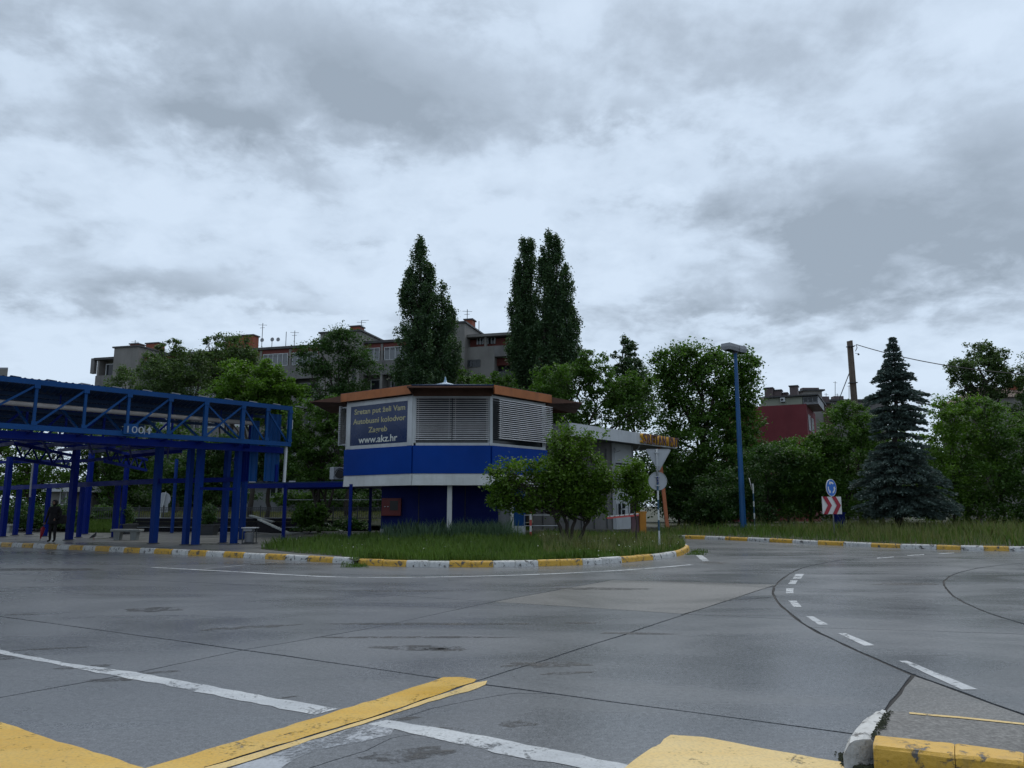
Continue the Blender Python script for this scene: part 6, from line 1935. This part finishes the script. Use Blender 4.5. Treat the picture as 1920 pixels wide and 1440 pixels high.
for i, (px, py, w, h, d, m, lb) in enumerate([(-50, 965, 50, 34, 45.5, 'leaf_dark', 'dark bush cut by the frame edge behind the canopy'), (30, 965, 50, 30, 45.0, 'leaf_dark', 'dark bush behind the leftmost columns and bench'), (115, 970, 50, 28, 45.5, 'leaf_dark', 'dark bush behind the standing person'), (185, 965, 40, 16, 48.5, 'leaf_mid', 'low green bush behind the pigeon and slim posts'),
        (583, 962, 28, 24, 42.8, 'leaf_mid', 'rounded green bush between the stair wall copings'), (590, 1000, 46, 10, 41.5, 'leaf_dark', 'low dark bush beneath the stair handrail'), (655, 985, 30, 12, 43.5, 'leaf_dark', 'clipped dark bush by the kiosk stair'), (420, 930, 60, 16, 57, 'leaf_dark', 'dark bush beyond the lawn behind the fence'), (250, 935, 60, 18, 57, 'leaf_dark', 'dark bush beyond the lawn behind the pale car'), (640, 940, 60, 22, 58, 'leaf_dark', 'dark bush beyond the fence beside the kiosk'), (560, 935, 50, 16, 58.5, 'leaf_mid', 'green bush before the low veranda house')]):
    tree('bush', lb, px, d, [(px, py, w, h), (px - w * .5, py + h * .3, w * .6, h * .8), (px + w * .5, py + h * .2, w * .6, h * .8)], m, 5000, .14, .05, GB, 'bush', 40 + i)
GP = 'tall poplars before the apartment block'
def poplar(label, base, d, spires, seed, nleaf):
    """spires: (px, ytop, ybottom, half width px)"""
    rng = np.random.default_rng(seed)
    bx = P(base, 980, d).x
    T = empty('poplar_tree', (bx, d, .3), label, 'poplar', GP)
    k = d / F
    mb = MB()
    tot = sum((yb - yt) * w for (_, yt, yb, w) in spires)
    allp, outs = [], []
    for (px, yt, yb, w) in spires:
        top, bot = P(px, yt, d), P(px, yb, d)
        n = int(nleaf * (yb - yt) * w / tot)
        H = top.z - bot.z
        # ascending sprays round the stem
        ns = max(30, n // 105)
        t = rng.uniform(0, 1, ns) ** .9
        env = np.clip(np.minimum(1.0, (1 - t) * 2.2) ** .75, .05, 1) * np.clip(.62 + t * 1.6, 0, 1)
        ang = rng.uniform(0, 2 * math.pi, ns)
        rad = w * k * env * (0.35 + .72 * rng.uniform(0, 1, ns) ** .5) * (1 + .16 * rng.normal(size=ns))
        cx = top.x + (bot.x - top.x) * (1 - t) + rad * np.cos(ang); cy = d + rad * np.sin(ang); cz = bot.z + t * H
        sl = rng.uniform(.9, 2.0, ns) * (.5 + .5 * (1 - t))
        idx = rng.integers(0, ns, n)
        q = rng.uniform(-.5, .5, n)
        pts = np.stack([cx[idx] + np.cos(ang[idx]) * q * .28 * sl[idx], cy[idx] + np.sin(ang[idx]) * q * .28 * sl[idx], cz[idx] + q * sl[idx]], 1)
        pts += rng.normal(size=(n, 3)) * np.array([.15, .15, .15]) * (.6 + (0.5 - q)[:, None] * .9)
        allp.append(pts)
        limb(mb, (bx, d, .2), (top.x, d, top.z - .8), .30, .03, rng, .01, 8, 7)
        for j in range(0, ns, 3):
            z0 = max(1.0, cz[j] - 1.6)
            limb(mb, (bx + (top.x - bx) * min(1, z0 / top.z), d, z0), (cx[j], cy[j], cz[j]), .05, .015, rng, .08, 3, 4)
    pts = np.concatenate(allp)
    mesh_np('crown', leaf_quads(pts, .155, rng, .25, .7), 4, MT['leaf_poplar'], T)
    mb.build('trunk', MT['bark'], T, smooth=True)
poplar('single tall dark poplar with a broad foot behind the kiosk roof', 800, 56, [(787, 452, 760, 36), (806, 505, 740, 24), (768, 500, 740, 20), (800, 560, 760, 58), (832, 530, 740, 24), (845, 575, 720, 14), (800, 640, 790, 62)], 21, 66000)
poplar('narrower left poplar of the twin pair behind the kiosk', 985, 58, [(982, 455, 740, 22), (995, 452, 730, 16), (972, 500, 720, 15), (985, 560, 740, 28)], 22, 34000)
poplar('wider right poplar of the twin pair behind the kiosk', 1032, 57, [(1030, 441, 730, 20), (1045, 448, 740, 24), (1062, 500, 720, 22), (1020, 470, 740, 20), (1070, 570, 700, 16), (1040, 560, 750, 44)], 23, 52000)
tree('leafy_tree', 'bright round tree above the pale fascia right of the poplars', 1080, 50, [(1060, 715, 60, 36), (1110, 690, 44, 30), (1140, 735, 50, 40), (1020, 750, 50, 40), (1080, 780, 70, 40), (1180, 770, 50, 50), (1100, 665, 16, 14), (1200, 720, 30, 30)], 'leaf_mid', 26000, .18, .2, GT, seed=11)
tree('leafy_tree', 'bushy green tree in front of the apartment wall by the twin poplars', 905, 55, [(900, 745, 60, 40), (940, 720, 30, 24), (880, 720, 26, 22), (960, 750, 40, 30)], 'leaf_mid', 10000, .18, .15, GT, seed=12)
tree('conifer_tree', 'dark pointed tree top behind the bright round tree', 1182, 66, [(1178, 645, 15, 16), (1180, 670, 28, 22), (1182, 700, 42, 30), (1185, 740, 50, 40), (1172, 634, 8, 8)], 'leaf_poplar', 13000, .2, .2, GT, seed=13, depth=.9)
tree('maple_tree', 'large leafy tree with sky showing through behind the street lamp', 1318, 52, [(1290, 690, 55, 36), (1270, 665, 26, 18), (1350, 700, 56, 44), (1395, 730, 30, 50), (1260, 730, 36, 50), (1320, 760, 70, 40), (1380, 790, 44, 40), (1250, 800, 34, 36), (1300, 655, 18, 14), (1400, 680, 20, 26), (1235, 680, 12, 26), (1340, 665, 18, 16)], 'leaf_mid', 26000, .21, .22, GT, seed=14, crad=.5, twigs=5)
tree('leafy_tree', 'low leafy tree filling the space below the lamp head', 1300, 50.5, [(1290, 850, 56, 50), (1350, 870, 60, 50), (1410, 880, 50, 56), (1260, 900, 40, 60), (1330, 800, 50, 30), (1390, 820, 40, 30)], 'leaf_mid', 26000, .17, .16, GT, seed=15)
GH = 'dense shrubs behind the far verge'
for i, (px, d, bl, m, lb) in enumerate([
        (1270, 47, [(1275, 930, 40, 50), (1300, 955, 40, 34)], 'leaf_dark', 'dark shrub beside the orange post of the exit booth'),
        (1350, 43, [(1350, 930, 50, 54), (1330, 960, 50, 30)], 'leaf_dark', 'dark shrub at the left of the lamp post foot'),
        (1440, 42.5, [(1440, 880, 54, 56), (1430, 940, 56, 44), (1470, 850, 36, 30)], 'leaf_dark', 'dark shrub at the right of the lamp post foot'),
        (1520, 42, [(1510, 860, 50, 40), (1530, 910, 56, 60), (1490, 920, 44, 50), (1540, 835, 34, 22)], 'leaf_mid', 'tall shrub behind the roundabout sign'),
        (1590, 41.8, [(1585, 800, 44, 44), (1600, 860, 56, 60), (1560, 850, 36, 50), (1620, 800, 36, 44), (1595, 765, 26, 20), (1580, 930, 60, 50)], 'leaf_mid', 'tall bright shrub under the timber pole'),
        (1650, 43, [(1650, 830, 50, 60), (1640, 920, 60, 60)], 'leaf_mid', 'dark shrub behind the spruce trunk'),
        (1790, 41.5, [(1780, 790, 50, 40), (1820, 810, 60, 60), (1760, 840, 50, 50), (1800, 880, 80, 70), (1790, 760, 30, 20), (1780, 950, 70, 40)], 'leaf_bright', 'big bright green shrub at the right of the spruce'),
        (1880, 40.5, [(1870, 810, 54, 46), (1910, 850, 56, 60), (1860, 900, 60, 60), (1880, 950, 70, 44), (1845, 770, 34, 26)], 'leaf_mid', 'big green shrub beyond the bright one near the frame edge'),
        (1980, 39.5, [(1980, 850, 70, 90), (1960, 940, 70, 50), (2050, 900, 70, 80)], 'leaf_mid', 'green shrub cut by the frame edge at the far verge')]):
    tree('shrub', lb, px, d + 3.0, bl, m, 17000 if len(bl) > 3 else 10000, .155, .09, GH, 'shrub', 60 + i, twigs=2)
tree('acacia_tree', 'open crowned tree behind the shrubs with the cable crossing it', 1850, 56, [(1835, 690, 50, 36), (1800, 690, 28, 22), (1870, 680, 34, 26), (1840, 660, 34, 20), (1880, 720, 36, 26), (1815, 720, 34, 22), (1905, 705, 24, 18), (1850, 745, 46, 22)], 'leaf_grey', 15000, .17, .2, GT, seed=16, trunks=[(1815, (1850, 690)), (1835, (1900, 720))])
tree('acacia_tree', 'sparse tree at the frame edge beside the brown roofed house', 1935, 55, [(1930, 720, 36, 30), (1960, 700, 40, 40), (1940, 770, 50, 34)], 'leaf_grey', 9000, .17, .16, GT, seed=17)
tree('leafy_tree', 'low tree before the crimson wall', 1480, 50, [(1490, 838, 30, 16), (1460, 845, 26, 16), (1530, 832, 20, 18)], 'leaf_mid', 4500, .17, .1, GT, seed=18)
# woodland closing the view far behind: one mass of foliage
def far_woodland():
    rng = np.random.default_rng(191)
    pts = []
    for (px, d, w, h, py) in [(-60, 70, 90, 60, 900), (60, 72, 80, 50, 905), (180, 71, 80, 50, 900), (310, 64, 70, 60, 890), (400, 64, 60, 60, 890), (480, 64, 60, 60, 890), (560, 63, 60, 60, 890), (660, 62, 60, 60, 890), (1230, 62, 60, 70, 880), (1310, 60, 60, 60, 900), (1380, 60, 60, 60, 900), (1450, 58, 60, 50, 900), (1560, 58, 60, 50, 890), (1700, 56, 70, 60, 880), (1800, 60, 70, 60, 870)]:
        for (qx, qy, f) in ((px, py, 1), (px - w * .5, py + 30, .75), (px + w * .5, py + 30, .75)):
            c = P(qx, qy, d); k = d / F
            cl = clusters_in(c, (w * f * k, 2.0, h * f * k), 60, rng)
            pts.append(cl[rng.integers(0, 60, 2600)] + rng.normal(size=(2600, 3)) * .4)
    pts = np.concatenate(pts)
    mesh_np('far_woodland', leaf_quads(pts[pts[:, 2] > .2], .24, rng), 4, MT['leaf_dark'], label='dark mass of trees closing the view far behind', kind='stuff')
far_woodland()

# the two small trees on the island
tree('small_tree', 'small round glossy tree with several leaning stems on the island', 1060, 28.5, [(935, 935, 28, 20), (990, 950, 40, 18), (1100, 955, 40, 22), (1140, 905, 22, 34), (1060, 950, 40, 18), (965, 890, 40, 34), (940, 905, 30, 24), (1020, 885, 44, 36), (1075, 885, 44, 44), (1110, 890, 38, 50), (1060, 840, 40, 26), (1065, 815, 24, 16), (1095, 830, 22, 18), (1120, 920, 28, 36), (1010, 930, 46, 20), (955, 935, 26, 16), (1085, 935, 44, 24), (1040, 905, 40, 40), (1040, 820, 8, 8), (1105, 812, 6, 8), (925, 880, 14, 14)], 'leaf_small', 21000, .115, .07, 'small glossy trees on the island', seed=30, trunks=[(1062, (1020, 900)), (1066, (1045, 880)), (1070, (1090, 900)), (1085, (1125, 930))], zbase=.33, crad=.24, per=36, twigs=4, ragged=.24, inner=.25)
tree('small_tree', 'narrow small tree before the booth louvres on the island', 1184, 28.0, [(1185, 885, 20, 20), (1195, 905, 22, 24), (1178, 915, 18, 28), (1200, 935, 16, 20), (1190, 872, 14, 10), (1170, 895, 14, 16)], 'leaf_small', 3600, .11, .03, 'small glossy trees on the island', seed=31, zbase=.33, crad=.2, per=35, trunks=[(1192, (1190, 900))])

# blue spruce: whorls of drooping boughs
def spruce():
    rng = np.random.default_rng(77)
    d = 38.5; base = 1687
    b = P(base, 990, d); top = P(1673, 632, d)
    T = empty('spruce_tree', (b.x, d, .35), 'tall blue grey spruce in the verge grass at the right of the chevron sign', 'spruce')
    H = top.z - .3
    k = d / F
    mb = MB()
    stem = [Vector((b.x, d, .2)), Vector((b.x - .02, d, H * .4)), Vector((top.x + .05, d, H * .8)), Vector((top.x, d, top.z))]
    mb.tube(stem, [.20, .15, .06, .015], 8)
    # silhouette half widths at photo rows (left, right)
    prof = [(632, 3, 4), (655, 14, 12), (672, 20, 18), (690, 26, 30), (703, 44, 40), (715, 36, 36), (728, 30, 34), (741, 66, 70), (755, 40, 60), (775, 42, 52), (800, 52, 50), (830, 40, 52), (860, 62, 68), (890, 86, 86), (920, 78, 96), (945, 76, 102), (958, 62, 84), (972, 30, 40)]
    def half(y, side):
        for (y0, l0, r0), (y1, l1, r1) in zip(prof[:-1], prof[1:]):
            if y0 <= y <= y1:
                t = (y - y0) / (y1 - y0)
                return (l0 + (l1 - l0) * t) if side < 0 else (r0 + (r1 - r0) * t)
        return 10
    pts, dirs = [], []
    layers = [637, 646, 656, 665, 674, 683, 691, 698, 704, 710, 722, 734, 741, 747, 762, 776, 788, 801, 812, 830, 842, 856, 866, 880, 890, 899, 914, 922, 933, 944, 952, 960]
    for w, y0 in enumerate(layers * 2):
        y = y0 + rng.uniform(-3.5, 3.5)
        z = P(1680, y, d).z
        t = (z - .2) / H
        sx = b.x + (top.x - b.x) * min(1, max(0, t))
        nb = int(6 + 6 * (1 - t))
        a0 = rng.uniform(0, 6.28)
        for j in range(nb):
            a = a0 + 2 * math.pi * j / nb + rng.normal() * .2
            ca, sa = math.cos(a), math.sin(a)
            wr = half(y, ca)
            wl = half(y, -ca)
            L_ = (abs(ca) * wr + (1 - abs(ca)) * (wr + wl) * .5) * k * rng.choice([.45, .7, .88, .98, 1.04])
            L_ = max(.15, L_)
            rise = .06 * L_; droop = -.20 * L_
            n = max(8, int(L_ * 100))
            u = rng.uniform(.12, 1.0, n) ** .8
            lat = rng.normal(size=n) * (.10 + .16 * L_ * .5) * (1.1 - .6 * u)
            px_ = sx + ca * L_ * u - sa * lat; py_ = d + sa * L_ * u + ca * lat
            pz_ = z + rise * np.sin(u * 2.2) + droop * u * u - np.abs(lat) * .30 + rng.normal(size=n) * .035
            pz_ += .07 * np.maximum(0, u - .8) * 5 * L_ * .25
            pts.append(np.stack([px_, py_, pz_], 1))
            dv = np.stack([ca - sa * lat * 2.0, sa + ca * lat * 2.0, np.full(n, -.12)], 1)
            dirs.append(dv)
            mb.tube([(sx, d, z), (sx + ca * L_ * .5, d + sa * L_ * .5, z + rise), (sx + ca * L_ * .92, d + sa * L_ * .92, z + droop * .8)], [.025, .016, .006], 4, caps=False)
    pts = np.concatenate(pts); dirs = np.concatenate(dirs)
    pts = pts[: ]; n = len(pts)
    dirs += rng.normal(size=(n, 3)) * .35
    dirs /= np.linalg.norm(dirs, axis=1, keepdims=True)
    # three crossed blades per spray of needles
    vs = []
    for q in range(2):
        b_ = np.cross(dirs, rng.normal(size=(n, 3))); b_ /= np.linalg.norm(b_, axis=1, keepdims=True)
        s = rng.uniform(.10, .20, size=(n, 1)); wd = rng.uniform(.022, .045, size=(n, 1))
        v = np.empty((n, 4, 3))
        v[:, 0] = pts - dirs * s * .5; v[:, 1] = pts + b_ * wd; v[:, 2] = pts + dirs * s * .6; v[:, 3] = pts - b_ * wd
        vs.append(v.reshape(-1, 3))
    mesh_np('needles', np.concatenate(vs), 4, MT['leaf_spruce'], T)
    mb.build('trunk', MT['bark'], T, smooth=True)
spruce()

# grass: blades grown on the raised ground
def blades(tris, zf, n, h0, h1, w, rng, keep=None, lean=.35, seedheads=0.0):
    A = np.array([[list(p) for p in t] for t in tris])
    ar = np.abs((A[:, 1, 0] - A[:, 0, 0]) * (A[:, 2, 1] - A[:, 0, 1]) - (A[:, 2, 0] - A[:, 0, 0]) * (A[:, 1, 1] - A[:, 0, 1]))
    idx = rng.choice(len(A), n, p=ar / ar.sum())
    r1, r2 = rng.uniform(size=(n, 1)), rng.uniform(size=(n, 1))
    fl = (r1 + r2) > 1
    r1 = np.where(fl, 1 - r1, r1); r2 = np.where(fl, 1 - r2, r2)
    p = A[idx, 0] + (A[idx, 1] - A[idx, 0]) * r1 + (A[idx, 2] - A[idx, 0]) * r2
    if keep is not None:
        p = p[keep(p[:, 0], p[:, 1])]
    n = len(p)
    z = np.array([zf(a, b) for a, b in p])
    # uneven tufts
    tuft = .5 + .5 * np.sin(p[:, 0] * 2.1 + np.sin(p[:, 1] * 1.7) * 2) * np.sin(p[:, 1] * 2.7 + np.sin(p[:, 0] * 1.3) * 2)
    h = (h0 + (h1 - h0) * rng.uniform(size=n) ** 1.6) * (.55 + .65 * tuft)
    a = rng.uniform(0, 2 * math.pi, n)
    ln = h * lean * rng.uniform(.2, 1.4, n)
    la = rng.uniform(0, 2 * math.pi, n)
    bx, by = np.cos(a) * w * .5, np.sin(a) * w * .5
    mx, my = p[:, 0] + np.cos(la) * ln * .35, p[:, 1] + np.sin(la) * ln * .35
    tx, ty = p[:, 0] + np.cos(la) * ln, p[:, 1] + np.sin(la) * ln
    v = np.empty((n, 5, 3))
    v[:, 0] = np.stack([p[:, 0] - bx, p[:, 1] - by, z - .02], 1); v[:, 1] = np.stack([p[:, 0] + bx, p[:, 1] + by, z - .02], 1)
    v[:, 2] = np.stack([mx + bx * .8, my + by * .8, z + h * .6], 1); v[:, 4] = np.stack([mx - bx * .8, my - by * .8, z + h * .6], 1)
    v[:, 3] = np.stack([tx, ty, z + h * .95], 1)
    return v.reshape(-1, 3), np.stack([tx, ty, z + h * .95], 1)
rg = np.random.default_rng(3)
def keep_isl(x, y):
    k = np.ones(len(x), bool)
    k &= ~((x > -6.2) & (x < 1.6) & (y > 34.6) & (y < 42.5))          # kiosk
    k &= ~((x > 1.0) & (x < 8.3) & (y > 39) & (y < 48))
    k &= y < 44
    return k
v, tips = blades(ISL_TRIS, zg, 95000, .07, .40, .018, rg, lambda x, y: keep_isl(x, y) & (np.sin(x * 1.9 + 2 * np.sin(y * .8)) * np.sin(y * 2.3 + x * .6) + rg.normal(size=len(x)) * .5 > -.75))
mesh_np('island_grass', v, 5, MT['grass'], label='long unmown grass on the kerbed island', kind='stuff', cat=None)
# low strip right behind the kerbs
def band(line, i0, i1):
    a, b = off_in(line, i0), off_in(line, i1)
    t = []
    for k in range(len(line) - 1):
        t += [[a[k].to_2d(), a[k + 1].to_2d(), b[k + 1].to_2d()], [a[k].to_2d(), b[k + 1].to_2d(), b[k].to_2d()]]
    return t
v2, _ = blades(band(ik[:19], .16, 1.3), zg, 16000, .06, .30, .016, rg)
mesh_np('island_edge_grass', v2, 5, MT['grass'], label='short grass fringe behind the island kerb', kind='stuff')
v3, _ = blades([[Vector((-9.0, 33.6)), Vector((-.5, 33.6)), Vector((-.5, 34.8))], [Vector((-9.0, 33.6)), Vector((-.5, 34.8)), Vector((-5.8, 34.8))], [Vector((-5.2, 31.5)), Vector((.5, 31.5)), Vector((-1, 33.8))]], zg, 6500, .25, .95, .020, rg, lambda x, y: (x > -5.6) & (x < .4))
mesh_np('tall_grass', v3, 5, MT['grass_blue'], label='tall bluish grass against the kiosk foot', kind='stuff')
v4, t4 = blades(VERGE_TRIS, zv, 150000, .12, .60, .024, rg, lambda x, y: (y < 43.5) & (x < 38))
mesh_np('verge_grass', v4, 5, MT['grass'], label='long grass on the far verge', kind='stuff')
v5, t5 = blades(VERGE_TRIS, zv, 150000, .28, .85, .017, rg, lambda x, y: (y < 42.5) & (x < 38) & (y > 29.0) & ((np.sin(x * .9) + np.sin(x * .37 + 1) + rg.normal(size=len(x)) * .8 > -.3)) & (x + rg.normal(size=len(x)) * 3 > 6))
mesh_np('dry_grass', v5, 5, MT['grass_dry'], label='pale seeding grass on the far verge', kind='stuff')
v6, _ = blades(LAWN_TRIS, zl, 60000, .08, .28, .03, rg, lambda x, y: (x < -7) & (x > -40) & (y < 62))
mesh_np('lawn_grass', v6, 5, MT['grass_dry'], label='yellowish lawn behind the picket fence', kind='stuff')
slope = [[Vector((P(165, 980, 45).x, 43.6)), Vector((P(246, 980, 45).x, 43.6)), Vector((P(246, 980, 45).x, 46.2))], [Vector((P(165, 980, 45).x, 43.6)), Vector((P(246, 980, 45).x, 46.2)), Vector((P(165, 980, 45).x, 46.2))]]
v7, _ = blades(slope, lambda x, y: .16 + .5 * smooth01((y - 43.6) / 3), 7000, .15, .5, .03, rg)
mesh_np('bank_grass', v7, 5, MT['grass'], label='rough grass bank behind the platform', kind='stuff')
v8, t8 = blades(ISL_TRIS, zg, 90000, .25, .72, .014, rg, lambda x, y: (x > 1.0) & (x < 6.8) & (y < 31) & (y > 23.3) & (np.sin(x * 3.1 + y) + rg.normal(size=len(x)) > .2))
mesh_np('tall_weeds', v8, 5, MT['grass_dry'], label='thin seeding weeds under and beside the small trees', kind='stuff')
# small pale flowers in the island grass
sel = tips[(tips[:, 0] > 1.0) & (tips[:, 1] < 32)]
sel = sel[rg.choice(len(sel), min(360, len(sel)), replace=False)]
sel = np.concatenate([sel, tips[rg.choice(len(tips), 160, replace=False)]])
mesh_np('flowers', leaf_quads(sel + np.array([0, 0, .02]), .034, rg, 1.5, 1.0), 4, MT['flower'], label='scattered small pale flowers in the island grass', kind='stuff')
# grass tufts in the kerb gap at the island's tip and the kerb break
tip_c = [G(1300, 1040), G(1306, 1036), G(664, 1056, .1)]
vv = []
for c in tip_c:
    t = [[Vector((c.x - .35, c.y - .25)), Vector((c.x + .45, c.y - .2)), Vector((c.x + .1, c.y + .5))]]
    a, _ = blades(t, lambda x, y: .0, 170, .05, .20, .014, rg); vv.append(a)
mesh_np('kerb_weeds', np.concatenate(vv), 5, MT['grass'], label='weeds growing at the kerb tip', kind='stuff')
# planters with shrubs on the platform
for (px, py, lb) in ((236, 990, 'dark planter with shrub behind the concrete bench'), (391, 1003, 'dark planter with shrub between the blue columns')):
    g = G(px, py, .155) if py > 996 else P(px, 1000, 41.5)
    d = min(g.y, 41.8)
    T = empty('planter', (P(px, 990, d).x, d, .155), lb, 'planter', 'planters on the platform')
    x = P(px, 990, d).x
    MB().add([(x + a * w, d + b * w, z) for (w, z) in ((.34, .155), (.42, .62), (.45, .64), (.45, .70), (.38, .70)) for (a, b) in ((-1, -1), (1, -1), (1, 1), (-1, 1))],
             [(k * 4 + j, k * 4 + (j + 1) % 4, k * 4 + 4 + (j + 1) % 4, k * 4 + 4 + j) for k in range(4) for j in range(4)] + [(16, 17, 18, 19)]).build('tub', MT['dark_grey'], T)
    r = np.random.default_rng(int(px))
    cl = clusters_in((x, d, 1.1), (.42, .42, .50), 30, r)
    pts = cl[r.integers(0, 30, 1800)] + r.normal(size=(1800, 3)) * .10
    mesh_np('foliage', leaf_quads(pts, .09, r), 4, MT['leaf_dark'], T)
